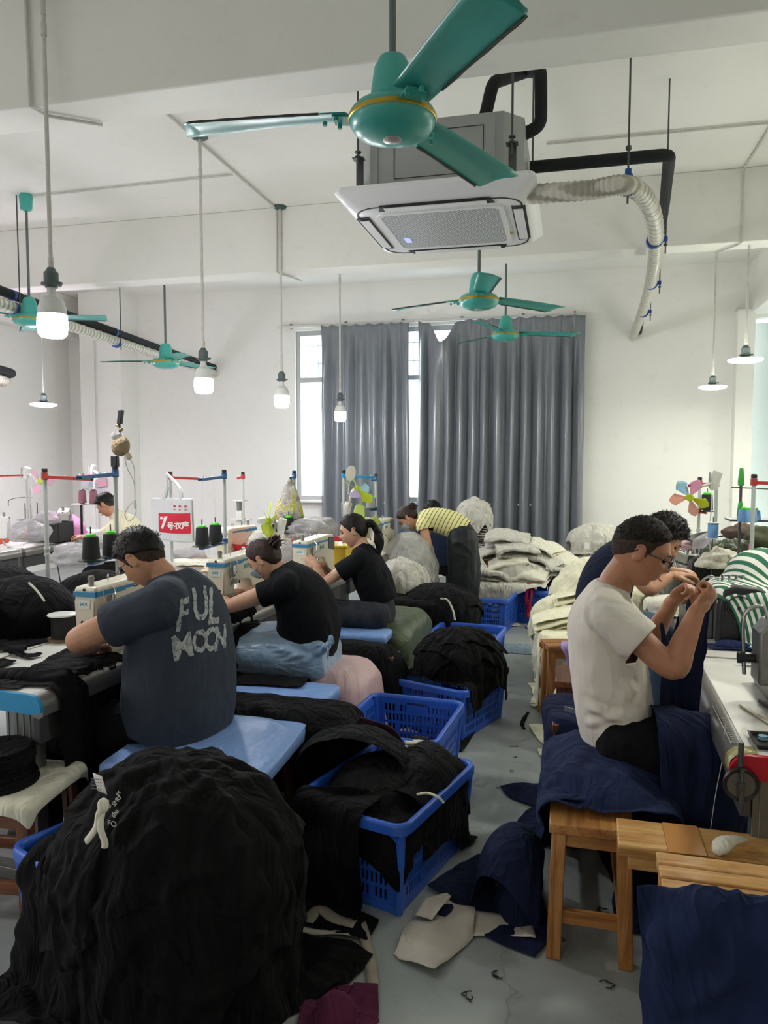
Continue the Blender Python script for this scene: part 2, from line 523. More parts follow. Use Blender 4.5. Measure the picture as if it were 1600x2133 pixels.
def bulb_lamp(label, x, y, z, glowm, top=ZC, s=1.0, group=None, disc=False, rodr=.011, tilt=0):
    """z = underside of the lamp"""
    t = thing('hanging_lamp', label, 'lamp', (x, y, top), 0, group)
    hz = z - top
    if disc:
        h = .11
        obj('diffuser', MB().lathe([(.0, 0), (.09, .004), (.132, .016), (.14, .03), (.132, .034)], 32, at=(0, 0, hz)), glowm, t, label='glowing flat round cover')
        obj('housing', MB().lathe([(.128, .034), (.11, .042), (.05, .05), (.03, .055)], 24, at=(0, 0, hz)), M_BULBW, t)
    else:
        h = .30 * s
        obj('diffuser', MB().lathe([(.03 * s, 0), (.055 * s, .003 * s), (.068 * s, .018 * s), (.074 * s, .06 * s), (.071 * s, .115 * s)], 28, at=(0, 0, hz)), glowm, t, label='glowing white cover')
        obj('housing', MB().lathe([(.071 * s, .1155 * s), (.068 * s, .15 * s), (.055 * s, .19 * s), (.03 * s, .205 * s), (.022 * s, .235 * s), (.022 * s, .26 * s)], 28, at=(0, 0, hz)), M_BULBW, t)
    zz = hz + (.05 if disc else .25 * s)
    obj('socket', MB().lathe([(.03, 0), (.034, .01), (.05, .014), (.05, .022), (.036, .026), (.036, .075), (.028, .082), (.018, .1)], 20, at=(0, 0, zz)).box((.05, 0, .02), (.02, .014, .012), at=(0, 0, zz)), M_SOCK, t, label='green grey lamp socket')
    z1 = zz + .1
    mb = MB().rod((0, 0, z1), (0, 0, 0), rodr, 10).rod((0, 0, z1), (0, 0, z1 + .05), rodr * 1.35, 10).rod((0, 0, -.3), (0, 0, -.24), rodr * 1.4, 10).rod((0, 0, -.2), (0, 0, 0), rodr * 1.25, 10)
    obj('conduit', mb, M_PVC, t)
    obj('canopy', MB().lathe([(.03, -.03), (.06, -.018), (.062, -.004), (.062, 0)], 20), M_CANOPY, t)
    return t


bulb_lamp('largest glowing bulb lamp, hanging before the ceiling fan at far left', -2.565, 3.36, 2.22, G_COOL)
bulb_lamp('glowing bulb lamp hanging above the white tote bag, second nearest of its row', -2.70, 5.25, 2.10, G_COOL, s=.97)
bulb_lamp('glowing bulb lamp hanging left of the window against the wall', -2.70, 6.85, 2.10, G_COOL)
bulb_lamp('small glowing bulb lamp hanging before the left grey curtain', -2.68, 8.70, 2.06, G_COOL, s=.97)
bulb_lamp('flat round lamp on white rod at the right edge, nearer of two', 1.45, 7.0, 2.42, G_WARM, disc=True)
bulb_lamp('flat round lamp on white rod before the right wall, farther of two', 1.47, 8.6, 2.34, G_WARM, disc=True)
bulb_lamp('flat round lamp on thin cord before the left wall', -5.72, 7.3, 2.19, G_VIO, disc=True, rodr=.004)
# the same lamps go on in the parts of the room beyond the frame
for (x, y, z, g, d) in [(-5.72, 4.2, 2.2, G_VIO, True), (-5.72, 1.2, 2.2, G_VIO, True), (1.45, 5.2, 2.42, G_WARM, True), (3.3, 6.6, 2.3, G_WARM, True), (3.3, 9.0, 2.3, G_WARM, True), (1.5, 3.4, 2.42, G_WARM, True),
                        (-4.2, 1.3, 2.3, G_WARM, True), (-1.4, -2.4, 2.3, G_WARM, True), (2.4, -2.6, 2.3, G_WARM, True), (-5.5, -2.6, 2.2, G_VIO, True)]:
    bulb_lamp('lamp hanging in the part of the workshop beyond the picture', x, y, z, g, disc=d, group='lamps beyond the frame')

# conduits running on the ceiling and down the beams
def conduit(label, pts, r=.009, group='white conduits on the ceiling'):
    solo('conduit', label, 'conduit', MB().tube(pts, r, 8), M_PVC, group=None)


conduit('white conduit running along the ceiling to the lamp left of the window', [(-2.74, 3.7, 3.985), (-2.74, 6.84, 3.985), (-2.74, 6.855, 3.95), (-2.74, 6.855, 3.39), (-2.72, 6.9, 3.385), (-2.62, 7.22, 3.385)])
conduit('thin conduit crossing the ceiling to the far left fan', [(-4.85, 6.02, 3.985), (-2.78, 5.98, 3.985)])
conduit('conduit down the front beam at top left', [(-2.7, 2.6, 3.985), (-2.7, 3.39, 3.985), (-2.7, 3.405, 3.95), (-2.69, 3.405, 3.39), (-2.66, 3.5, 3.385), (-2.45, 3.66, 3.385)])
conduit('thin conduit crossing the ceiling behind the air conditioner', [(-.2, 5.98, 3.985), (4.3, 6.02, 3.985)])
conduit('conduit running down the beam beside the right flat lamp', [(1.40, 4.2, 3.985), (1.36, 6.84, 3.985), (1.36, 6.855, 3.95), (1.36, 6.855, 3.39), (1.34, 6.9, 3.385), (1.22, 7.1, 3.385)])
conduit('thin pipe up the column in the left corner', [(-6.62, 9.56, .2), (-6.62, 9.56, 3.3)])

# ---------------------------------------------------------------- ceiling fans
M_FAN = mat('teal_fan_enamel', '3FA59A', .3, spec=.6, var=.06, vscale=6)
M_FANB = mat('teal_fan_blade', '3A9C92', .33, spec=.6, var=.10, vscale=5)
M_FANROD = mat('fan_rod_grey', '66706F', .4, .4)
M_GOLD = mat('gold_band', 'B79A3A', .35, .6)
M_BADGE = mat('fan_badge', 'C8BDB8', .3, .5)
M_DUST = mat('dust_edge', '4E4A45', .95, bump=.6, bscale=300, bdist=.01)


def fan(label, x, y, z, ang, R=.72, group=None, top=ZC, tilt=0, bw=.15, pitch=-.2):
    t = thing('ceiling_fan', label, 'ceiling fan', (x, y, top), 0)
    h = z - top
    obj('rod', MB().rod((0, 0, h + .16), (0, 0, -.02), .012), M_FANROD, t)
    obj('canopy', MB().lathe([(.02, -.15), (.05, -.135), (.06, -.02), (.05, 0)], 20), M_FAN, t)
    obj('motor_cup', MB().lathe([(.075, .05), (.072, .10), (.062, .17), (.045, .205), (.014, .215)], 28, at=(0, 0, h)), M_FAN, t)
    m = obj('motor', MB().lathe([(.0, -.058), (.045, -.058), (.085, -.05), (.125, -.034), (.143, -.008), (.146, .018), (.14, .03), (.125, .045), (.06, .058)], 40, at=(0, 0, h)), M_FAN, t)
    obj('band', MB().lathe([(.1455, .0), (.1485, .004), (.1485, .014), (.145, .018)], 40, at=(0, 0, h), closed=False), M_GOLD, m, label='thin gold band')
    obj('badge', MB().lathe([(.0, -.064), (.02, -.063), (.032, -.059), (.034, -.052)], 24, at=(0, 0, h)), M_BADGE, m, label='round silver badge')
    for k in range(3):
        a = ang + k * 2 * PI / 3
        ca, sa = math.cos(a), math.sin(a)
        rad = np.array([ca, sa, 0]); tan = np.array([-sa, ca, 0]); up = np.array([0, 0, 1.])
        nu, nv = 26, 9; G = np.zeros((nu, nv, 3))
        for i in range(nu):
            s = i / (nu - 1)
            wd = bw * (.78 + .30 * s) * (1 if s < .97 else .86); r = .15 + (R - .15) * s
            for j in range(nv):
                q = j / (nv - 1) - .5
                camber = .012 * math.cos(q * PI) + (.004 if j in (0, nv - 1) else 0)
                off = tan * (q * wd * math.cos(pitch)) + up * (q * wd * math.sin(pitch) * (1 - .35 * s) + camber - .012 * s * s)
                rr = r + (.05 * (.5 - q) if i == nu - 1 else 0)
                G[i, j] = rad * rr + off + np.array([0, 0, h + .022])
        bl = obj('blade', MB().grid(G), M_FANB, t, smooth=60, solid=.003)
        mb = MB()
        e = G[4:, nv - 1]
        mb.tube([e[q] + np.array([0, 0, .0]) for q in range(0, len(e), 2)], [.0035 + .0025 * random.random() for q in range(0, len(e), 2)], 6)
        obj('dust', mb, M_DUST, bl, label='furry grey dust on the blade edge')
        mb = MB()
        mb.bar(rad * .11 + up * (h + .012), rad * .2 + up * (h + .02), .07, .008)
        for u_, v_ in ((.185, -.03), (.185, .03), (.23, 0)): mb.lathe([(.008, -.004), (.008, .008), (.004, .010)], 8, at=rad * u_ + tan * v_ + up * (h + .006))
        obj('blade_iron', mb, M_FAN, bl)
    return t


fan('large teal ceiling fan in the foreground before the air conditioner', -.59, 2.52, 2.725, math.radians(186), R=.70, pitch=-.22, bw=.165)
fan('teal ceiling fan behind the brightest bulb lamp at far left', -4.82, 6.0, 2.87, math.radians(10), R=.7)
fan('teal ceiling fan hanging before the left column and ducts', -4.22, 7.35, 2.63, math.radians(194), R=.68)
fan('teal ceiling fan below the air conditioner, nearer of two before the curtains', -.66, 5.62, 2.76, math.radians(42), R=.72)
fan('smaller teal ceiling fan close to the right grey curtain', -.68, 8.25, 2.93, math.radians(16), R=.75)
# ================================================================ cassette air conditioner and its pipes
M_ACBOX = mat('ac_sheet_metal', 'A6A9A8', .45, .4, bump=.03)
M_ACW = mat('ac_white_panel', 'EDEEF0', .35)
M_DARK = mat('dark_slot', '1B1C1E', .5)
M_STEEL = mat('threaded_rod_steel', '5A5D5E', .45, .8)
M_BLKF = mat('black_foam_lagging', '1D2124', .85, bump=.3, bscale=120, bdist=.003)
M_BLUECLIP = mat('blue_plastic_clip', '1F4FA0', .4)
ac = thing('air_conditioner', 'white cassette air conditioner with grey metal box hanging from the ceiling', 'air conditioner', (-.70, 4.38, 2.98))
mb = MB(); A = .47; B = .34      # octagonal casing
oc = [(-A + .12, -A + .06), (A - .12, -A + .06), (A - .02, -A + .17), (A - .02, A - .17), (A - .12, A - .06), (-A + .12, A - .06), (-A + .02, A - .17), (-A + .02, -A + .17)]
mb.prism(oc, B, at=(0, 0, .05 + B / 2))
for sx in (-1, 1):
    mb.box((sx * .31, -A + .052, .22), (.004, .006, .33))
obj('casing', mb, M_ACBOX, ac, bevel=.006)
fr = MB()
for a, b in (((-.22, .10), (.25, .10)), ((.25, .10), (.25, .33)), ((.25, .33), (-.22, .33)), ((-.22, .33), (-.22, .10))):
    fr.bar((a[0], -A + .058, a[1]), (b[0], -A + .058, b[1]), .003)
obj('service_hatch', fr, M_DARK, ac)
# the panel: a rounded square plate that thins to its edge, with slots and grille
S = .525


def rsq(h, r, n=8, z=0):
    out = []
    for cx, cy, a0 in ((h - r, h - r, 0), (-h + r, h - r, 90), (-h + r, -h + r, 180), (h - r, -h + r, 270)):
        for k in range(n + 1):
            a = math.radians(a0 + 90 * k / n); out.append((cx + r * math.cos(a), cy + r * math.sin(a), z))
    return out


def ringloft(mb, loops, caps=(True, True)):
    n = len(loops[0]); vs = [p for l in loops for p in l]
    fs = [(i * n + k, i * n + (k + 1) % n, (i + 1) * n + (k + 1) % n, (i + 1) * n + k) for i in range(len(loops) - 1) for k in range(n)]
    if caps[0]: fs.append(tuple(range(n))[::-1])
    if caps[1]: fs.append(tuple((len(loops) - 1) * n + k for k in range(n)))
    return mb.add(vs, fs)


pan = obj('panel', ringloft(MB(), [rsq(.40, .07, z=-.052), rsq(.45, .07, z=-.05), rsq(.475, .06, z=-.035), rsq(S - .004, .045, z=.012), rsq(S, .045, z=.02), rsq(S - .01, .045, z=.045), rsq(.43, .05, z=.05)]), M_ACW, ac, smooth=50)
obj('seam', ringloft(MB(), [rsq(.447, .13, z=-.0535), rsq(.447, .13, z=-.046), rsq(.438, .125, z=-.046), rsq(.438, .125, z=-.0535), rsq(.447, .13, z=-.0535)], (False, False)), M_DARK, pan, smooth=50)
for k in range(4):
    a = k * PI / 2; R_ = rotm(0, 0, a)
    f = obj('louvre_slot', ringloft(MB(), [[(x * 1.0, y * .9, -.056) for x, y in ((-.31, -.43), (.31, -.43), (.29, -.51), (-.29, -.51))], [(x, y * .9, -.048) for x, y in ((-.31, -.43), (.31, -.43), (.29, -.51), (-.29, -.51))]]), M_DARK, ac)
    f.data.transform(Matrix(R_.tolist()).to_4x4())
    lv = MB().box((0, -.42, -.060), (.54, .05, .006), M=rotm(0, 0, 0)); g_ = obj('louvre', lv, M_ACW, f, bevel=.002); g_.data.transform(Matrix(R_.tolist()).to_4x4())
# grille plate with a staggered field of dark holes
t = NT('grille_plate'); b = t.b; co = t.coords()
b.inputs['Roughness'].default_value = .4
br = t.node('ShaderNodeTexBrick'); br.offset = .5; br.inputs['Scale'].default_value = 1; br.inputs['Mortar Size'].default_value = .0042; br.inputs['Mortar Smooth'].default_value = .3
br.inputs['Brick Width'].default_value = .022; br.inputs['Row Height'].default_value = .0145; br.inputs['Color1'].default_value = lin('2B2D30'); br.inputs['Color2'].default_value = lin('34363A'); br.inputs['Mortar'].default_value = lin('DADCDF')
t.link(co, br.inputs['Vector']); t.link(br.outputs['Color'], b.inputs['Base Color'])
obj('grille', ringloft(MB(), [rsq(.325, .05, z=-.058), rsq(.335, .05, z=-.052)]), t.m, ac, smooth=0)
obj('grille_rim', ringloft(MB(), [rsq(.345, .055, z=-.052), rsq(.345, .055, z=-.060), rsq(.322, .05, z=-.060), rsq(.322, .05, z=-.052)], (False, False)), M_ACW, ac, smooth=50)
obj('display', MB().box((-.26, .14, -.0615), (.035, .09, .003)).box((-.26, .16, -.063), (.012, .012, .001)).box((-.26, .12, -.063), (.012, .012, .001)), [mat('display_grey', '8E93B8', .3, emit='A9B4FF', es=.5)], ac)
lab = obj('warning_sticker', MB().box((.345, .17, -.0535), (.035, .05, .002)), mat('yellow_sticker', 'B9A93A', .5), ac)
for x, y in ((-.40, -.455), (.40, -.455), (.46, .38), (-.46, .38)):
    mb = MB().rod((x, y - .02, .14), (x, y - .02, 1.02), .006, 8)
    for z in (.2, .225): mb.lathe([(.018, 0), (.018, .008)], 6, at=(x, y - .02, z))
    mb.box((x, y - .005, .20), (.06, .05, .005)).box((x, y + .018, .13), (.04, .004, .18))
    obj('threaded_rod', mb, M_STEEL, ac)


def pipe(label, name, cat, pts, r, m, n=14, sm=6, parent=None):
    return solo(name, label, cat, MB().tube(smooth_path(pts, sm) if sm else pts, r, n), m, smooth=60)


def elbow_path(pts, rad=.06, n=5):
    pts = [np.array(p, float) for p in pts]; out = [pts[0]]
    for i in range(1, len(pts) - 1):
        a, b, c = pts[i - 1], pts[i], pts[i + 1]
        d0 = (a - b) / np.linalg.norm(a - b); d1 = (c - b) / np.linalg.norm(c - b)
        p0 = b + d0 * rad; p1 = b + d1 * rad
        for k in range(n + 1):
            t_ = k / n; out.append((1 - t_) ** 2 * p0 + 2 * t_ * (1 - t_) * b + t_ * t_ * p1)
    out.append(pts[-1]); return out


pe = P(1395, 322, Y=4.45)
solo('refrigerant_pipe', 'black lagged pipe bending back from the right side of the air conditioner', 'pipe', MB().tube(elbow_path([(-.24, 4.45, P(1125, 347, Y=4.45)[2]), tuple(pe), tuple(P(1384, 430, Y=5.5)), tuple(P(1369, 530, Y=6.6)), tuple(P(1340, 640, Y=8.6)), (.84, 10.06, 3.2)]), .034, 14), M_BLKF, smooth=60)
solo('drain_pipe', 'black lagged pipe looping over the top of the air conditioner', 'pipe', MB().tube(elbow_path([(-.47, 4.12, 3.37), tuple(P(1027, 172, Y=4.12)), tuple(P(1100, 148, Y=4.6)), tuple(P(1127, 150, Y=4.25)), tuple(P(1127, 262, Y=4.25)), tuple(P(1050, 300, Y=4.25))], .05), .034, 14), M_BLKF, smooth=60)

# corrugated wrapped duct
t = NT('ribbed_duct_wrap'); b = t.b; co = t.coords()
wv = t.node('ShaderNodeTexWave', bands_direction='Y'); wv.inputs['Scale'].default_value = 6; wv.inputs['Distortion'].default_value = 2.5; wv.inputs['Detail'].default_value = 3
t.link(co, wv.inputs['Vector']); n = t.noise(co, 8, 4)
t.link(t.ramp(wv.outputs['Fac'], [(.2, lin('A5A294')), (.7, lin('D3D1C4'))]), b.inputs['Base Color']); b.inputs['Roughness'].default_value = .38
M_DUCT = t.m


def duct(label, pts, r=.048, m=None):
    p = smooth_path(pts, 26); rs = [r * (1 + .055 * (i % 3 - 1)) for i in range(len(p))]
    return solo('air_duct', label, 'duct', MB().tube(p, rs, 16), m or M_DUCT, smooth=50)


dp = [(-.22, 4.05, 2.97), tuple(P(1225, 396, Y=4.0)), tuple(P(1312, 388, Y=4.02)), tuple(P(1358, 440, Y=4.5)), tuple(P(1366, 520, Y=5.5)), tuple(P(1355, 592, Y=6.8)), tuple(P(1338, 650, Y=8.3)), (.765, 10.06, 3.14)]
duct('ribbed grey duct curving from the air conditioner to the back wall', dp)
for px, py, Y in ((1308, 386, 4.02), (1364, 500, 5.2), (1357, 590, 6.78), (1341, 650, 8.3)):
    c = P(px, py, Y=Y)
    k = thing('pipe_hanger', {1308: 'blue clip and rod holding the duct nearest the air conditioner', 1364: 'blue clip and rod at the bend of the ribbed duct, below the black pipe', 1357: 'blue clip and short rod on the duct just below the beam', 1341: 'blue clip holding the duct nearest the back wall'}[px], 'hanger', (c[0], c[1], 4.0))
    z = c[2] - 4.0; ax = np.array([0, 1., 0]) if px > 1310 else np.array([1., 0, 0])
    x_, y_, _ = frame(ax)
    obj('clip', MB().tube([ax * -.02 + (0, 0, z), ax * .02 + (0, 0, z)], .0535, 18).box((.062 if px > 1310 else .0, 0, z + (0 if px > 1310 else .062)), (.03, .03, .03)), M_BLUECLIP, k)
    rx = .066 if px > 1310 else .0
    obj('rod', MB().rod((rx, 0, z - .09), (rx, 0, 0), .0055, 6).lathe([(.014, 0), (.014, .02)], 6, at=(rx, 0, z + .17)).lathe([(.012, 0), (.012, .012)], 6, at=(rx, 0, z - .04)), M_STEEL, k)

# the same kind of pipes along the left wall
solo('refrigerant_pipe', 'long black lagged pipe sloping past the left column', 'pipe', MB().tube([(-5.0, 2.0, 3.30), (-5.0, 5.85, 3.12), (-5.0, 8.53, 2.99), (-5.0, 10.06, 2.93)], .045, 14), M_BLKF, smooth=60)
duct('ribbed grey duct running under the long black pipe at left', [(-4.98, 2.0, 3.18), (-4.98, 4.2, 3.08), (-4.98, 5.84, 3.0), (-4.98, 7.2, 2.95), (-4.98, 8.42, 2.9), (-4.98, 10.06, 2.84)], .052)
solo('refrigerant_pipe', 'short black lagged pipe end beside the left wall', 'pipe', MB().tube(elbow_path([(-6.5, 4.5, 2.75), (-6.3, 6.6, 2.68), (-6.42, 7.7, 2.62), (-7.38, 7.8, 2.6)], .1), .05, 14), M_BLKF, smooth=60)
duct('short ribbed duct beside the left wall under the black pipe end', [(-6.5, 4.5, 2.64), (-6.3, 6.3, 2.58), (-6.35, 7.3, 2.53), (-6.6, 7.7, 2.52), (-7.37, 7.75, 2.52)], .05)
for Y, lb in ((6.0, 'rod and clips holding the left pipes beside the far left fan'), (7.6, 'rod and clips holding the left pipes before the left column')):
    k = thing('pipe_hanger', lb, 'hanger', (-4.94, Y, 4.0)); z = 3.30 - (Y - 2) * .0475 - 4
    obj('clip', MB().tube([(-.06, -.015, z), (-.06, .015, z)], .05, 16).tube([(-.04, -.015, z - .12), (-.04, .015, z - .12)], .056, 16), M_BLUECLIP, k)
    obj('rod', MB().rod((.02, 0, z - .2), (.02, 0, 0), .006, 6), M_STEEL, k)
# ================================================================ sewing tables, machines, thread stands
def table_white():
    t = NT('table_laminate'); b = t.b; co = t.coords()
    n = t.noise(co, 3, 6, .65); n2 = t.noise(t.coords((1, 6, 1)), 18, 4)
    a = t.ramp(n, [(.3, lin('D0CFC8')), (.6, lin('DEDDD8'))]); d = t.ramp(n2, [(.28, (.8, .79, .76)), (.38, (1, 1, 1))])
    mx = t.node('ShaderNodeMix', data_type='RGBA', blend_type='MULTIPLY'); mx.inputs[0].default_value = .5
    t.link(a, mx.inputs[6]); t.link(d, mx.inputs[7]); t.link(mx.outputs[2], b.inputs['Base Color']); b.inputs['Roughness'].default_value = .35
    return t.m


M_TAB = table_white()
M_TEDGE = mat('table_metal_edge', '8E8C89', .35, .75, bump=.03)
M_TLEG = mat('table_leg_metal', '7E8280', .4, .7, bump=.03)
M_TCAPB = mat('blue_end_cap', '1E8CC0', .35)
M_TCAPR = mat('red_end_cap', 'B3182C', .3)
M_BEAM = mat('table_beam_grey', '4C4B4D', .5, .3)
M_BRTXT = mat('beam_lettering_dark_red', '55201F', .6)
M_MARK = mat('pale_print', 'C9C9C6', .6)
M_CREAM = mat('machine_enamel_cream', 'D9D4C0', .28, spec=.5)
M_MWHITE = mat('machine_enamel_white', 'D5D5D0', .3)
M_MBLUE = mat('machine_blue_stripe', '3A86B4', .3)
M_CHROME = mat('chrome', 'C9CACB', .18, 1)
M_BLACK = mat('black_plastic', '17181A', .4)
M_MOTOR = mat('black_belt_cover', '1B1D20', .45, bump=.1)
M_GREEN = mat('bright_green_plastic', '4FD32B', .35)
M_THRD = mat('black_thread', '14161A', .75, bump=.5, bscale=700, bdist=.001)
M_THRDP = mat('mauve_thread', '8E5F68', .7, bump=.4, bscale=700, bdist=.001)
M_THRDB = mat('light_blue_thread', '6FA3D8', .6, bump=.4, bscale=700, bdist=.001)
M_POLE = mat('stand_pole_grey_white', 'B9C0BC', .35, .2)
M_ARMB = mat('stand_arm_blue', '1C5C94', .35)
M_ARMR = mat('stand_arm_red', 'A8322C', .35)
M_RED = mat('red_plastic', 'C42A35', .4)


def table(label, loc, rotz, L=1.0, W=.53, side=1, cap=None, lettering=False, top=None, legs=True, W2=0):
    """front edge at local x=0 (operator on +x when side=1), runs along y from 0 to L, top at z=.75"""
    t = thing('sewing_table', label, 'table', loc, rotz)
    s = side
    obj('tabletop', MB().box((-s * (W / 2 + .03), L / 2, .735), (W - .04, L, .03)), top or M_TAB, t, bevel=.004)
    # rounded metal nose along the front
    pr = [(-s * .05, .75)] + [(-s * .05 + s * .05 * math.sin(a), .70 + .05 * math.cos(a)) for a in np.linspace(0.2, PI / 2, 7)] + [(0, .672), (-s * .02, .66), (-s * .05, .668)]
    mb = MB(); n = len(pr); vs = [(x, 0, z) for x, z in pr] + [(x, L, z) for x, z in pr]
    mb.add(vs, [tuple(range(n)), tuple(range(n, 2 * n))] + [(k, (k + 1) % n, n + (k + 1) % n, n + k) for k in range(n)])
    e = obj('front_edge', mb, M_TEDGE, t, smooth=40)
    mb = MB()
    for k in range(22):
        y = .10 + k * .016
        mb.box((-s * .03, y, .7485), (.012 if k % 5 else .02, .0015, .001), M=None)
    mb.box((-s * .018, .27, .7462), (.0015, .36, .001)).box((-s * .043, .27, .7502), (.0015, .36, .001))
    obj('ruler_print', mb, M_MARK, e)
    if cap:
        cp = [(-s * (W + .01), .752), (-s * .05, .752)] + [(-s * .05 + s * .052 * math.sin(a), .70 + .052 * math.cos(a)) for a in np.linspace(.2, PI / 2, 7)] + [(0.002 * s, .69), (-s * .04, .68), (-s * (W + .01), .69)]
        mb = MB(); n = len(cp); vs = [(x, -.016, z) for x, z in cp] + [(x, 0.002, z) for x, z in cp]
        mb.add(vs, [tuple(range(n)), tuple(range(n, 2 * n))] + [(k, (k + 1) % n, n + (k + 1) % n, n + k) for k in range(n)])
        obj('end_cap', mb, cap, t, smooth=30)
    if legs:
        for y in (.06, L - .06):
            mb = MB().box((-s * .12, y, .37), (.10, .055, .66)).box((-s * (W / 2 + .02), y, .03), (W * .95, .06, .045))
            for k in (-.03, 0, .03): mb.box((-s * .12 + k, y - .029, .37), (.004, .004, .64))
            obj('leg', mb, M_TLEG, t, bevel=.004)
    be = obj('cross_beam', MB().box((-s * .05, L / 2, .61), (.03, L - .04, .11)), M_BEAM, t, bevel=.004)
    if lettering:
        place_text('lettering', 'BRUCE', .085, M_BRTXT, be, (s * (-.05 + .0165), .40, .60), (0, s, 0), (0, 0, 1), font_bold=.003)
    obj('foot_pedal', MB().box((-s * .28, L / 2 - .02, .10), (.24, .2, .015), M=rotm(0, s * .25, 0), at=(0, 0, 0)).rod((-s * .32, L / 2, .06), (-s * .42, L / 2, .68), .006, 8), M_BLACK, t)
    obj('motor', MB().tube([(-s * .33, L / 2 + .08, .60), (-s * .33, L / 2 + .26, .60)], .06, 18), M_BLACK, t)
    return t


def lockstitch(label, loc, rotz, m=None, stripe=None, brand=None, screen=True, face_text=True):
    """flat sewing machine: needle head toward -y, operator on +x"""
    m = m or M_CREAM; t = thing('sewing_machine', label, 'sewing machine', loc, rotz)
    obj('bed', MB().box((0, .02, .006), (.178, .50, .016)).box((.0, -.20, .016), (.06, .10, .006)), m, t, bevel=.004)
    # arm and column as one casting: outline in the y-z plane
    out = [(-.245, .285), (-.235, .300), (-.05, .304), (.15, .310), (.225, .305), (.245, .28), (.25, .03), (.25, .012), (.125, .012), (.078, .05), (.072, .11), (.05, .145), (.02, .155), (-.115, .165), (-.13, .155), (-.14, .10), (-.15, .092), (-.225, .092), (-.238, .10)]
    Mx = np.array([[0, 0, 1.], [1, 0, 0], [0, 1, 0]])
    body = obj('machine_arm', MB().prism(out, .112, M=Mx), m, t, bevel=.012, seg=3)
    # stripe wraps the head and arm
    st = obj('stripe', MB().box((0, -.242, .268), (.1145, .012, .022)).box((.0, -.14, .268), (.1145, .2, .022)).box((.0, .06, .272), (.1145, .2, .014)), stripe or M_MBLUE, body)
    obj('face_plate', MB().prism([(-.045, .11), (.045, .11), (.05, .24), (-.05, .24)], .004, M=np.array([[1, 0, 0], [0, 0, 1.], [0, 1, 0]]), at=(0, -.2465, 0)), m, body, bevel=.002)
    for x, z, r in ((-.012, .145, .008), (.022, .125, .009), (0, .288, .006), (-.03, .112, .004)):
        obj('screw_hole', MB().tube([(x, -.2495, z), (x, -.243, z)], r, 12), M_BLACK, body)
    if face_text:
        pl = obj('name_plate', MB().prism([(-.03, .205), (.03, .205), (.034, .245), (-.034, .245)], .002, M=np.array([[1, 0, 0], [0, 0, 1.], [0, 1, 0]]), at=(0, -.2497, 0)), mat('pale_plate', 'D9DED6', .3) if 'pale_plate' not in bpy.data.materials else bpy.data.materials['pale_plate'], body)
        place_text('lettering', face_text if isinstance(face_text, str) else 'JACK', .016, brand_teal, pl, (0, -.2512, .226), (1, 0, 0), (0, 0, 1), font_bold=.0005)
    # needle bar, presser foot
    obj('presser_foot', MB().rod((.0, -.195, .09), (0, -.195, .03), .004, 8).rod((.018, -.195, .09), (.018, -.195, .05), .003, 8).box((0, -.2, .026), (.02, .035, .005)).box((0, -.19, .05), (.014, .02, .02)), M_CHROME, t)
    # tension knobs, take-up lever, guides on the operator's side
    mb = MB().tube([(.056, -.16, .17), (.08, -.16, .17)], .014, 14).tube([(.08, -.16, .17), (.098, -.16, .17)], .009, 12).rod((.057, -.19, .19), (.057, -.19, .28), .0035, 6).rod((.062, -.2, .22), (.075, -.2, .26), .003, 6)
    mb.tube(smooth_path([(.06, -.14, .29), (.085, -.15, .27), (.085, -.17, .22), (.06, -.18, .2)], 4), .003, 6).box((.06, -.155, .225), (.01, .02, .06))
    obj('thread_guide', mb, M_CHROME, t)
    obj('top_knob', MB().lathe([(.012, 0), (.012, .028), (.015, .028), (.015, .034), (.012, .034), (.012, .042)], 14, at=(0, -.2, .30)), mat('grey_knob', '8D8D86', .4) if 'grey_knob' not in bpy.data.materials else bpy.data.materials['grey_knob'], t)
    obj('top_guide', MB().rod((.01, -.10, .303), (.01, -.10, .335), .003, 6).rod((.01, -.10, .335), (.03, -.13, .33), .003, 6).rod((0, .05, .308), (0, .05, .325), .003, 6).tube([(0, .05, .325), (0, .08, .325)], .008, 8), M_CHROME, t)
    obj('handwheel', MB().tube([(0, .252, .235), (0, .285, .235)], .042, 22).tube([(0, .285, .235), (0, .297, .235)], .03, 18), M_BLACK if m is M_CREAM else m, t, bevel=.004)
    if screen:
        obj('control_panel', MB().prism([(.12, .215), (.235, .19), (.24, .285), (.13, .295)], .006, M=Mx, at=(.057, 0, 0)), mat('panel_grey', '4A4E50', .3) if 'panel_grey' not in bpy.data.materials else bpy.data.materials['panel_grey'], body)
    if brand:
        place_text('lettering', brand if isinstance(brand, str) else 'JACK', .034, (brand_red if brand == 'BRUCE' else brand_teal), body, (.0572, .01, .235), (0, 1, 0), (0, 0, 1), font_bold=.001)
    return t


brand_teal = mat('teal_lettering', '2F9AA8', .4)
brand_red = mat('red_lettering', 'B0322E', .4)
BR_M = brand_teal


def cone(label, loc, m=None, h=.115, group=None, capm=None, name='thread_cone'):
    t = thing(name, label, 'thread', loc, 0, group)
    obj('winding', MB().lathe([(.03, 0.004), (.042, .006), (.0425, .012), (.037, h - .006), (.034, h)], 28), m or M_THRD, t)
    obj('core', MB().lathe([(.022, h - .004), (.026, h + .002), (.025, h + .012), (.018, h + .016), (.012, h + .016)], 22).lathe([(.024, 0), (.024, .005)], 20), capm or M_GREEN, t, label='bright green plastic core')
    return t


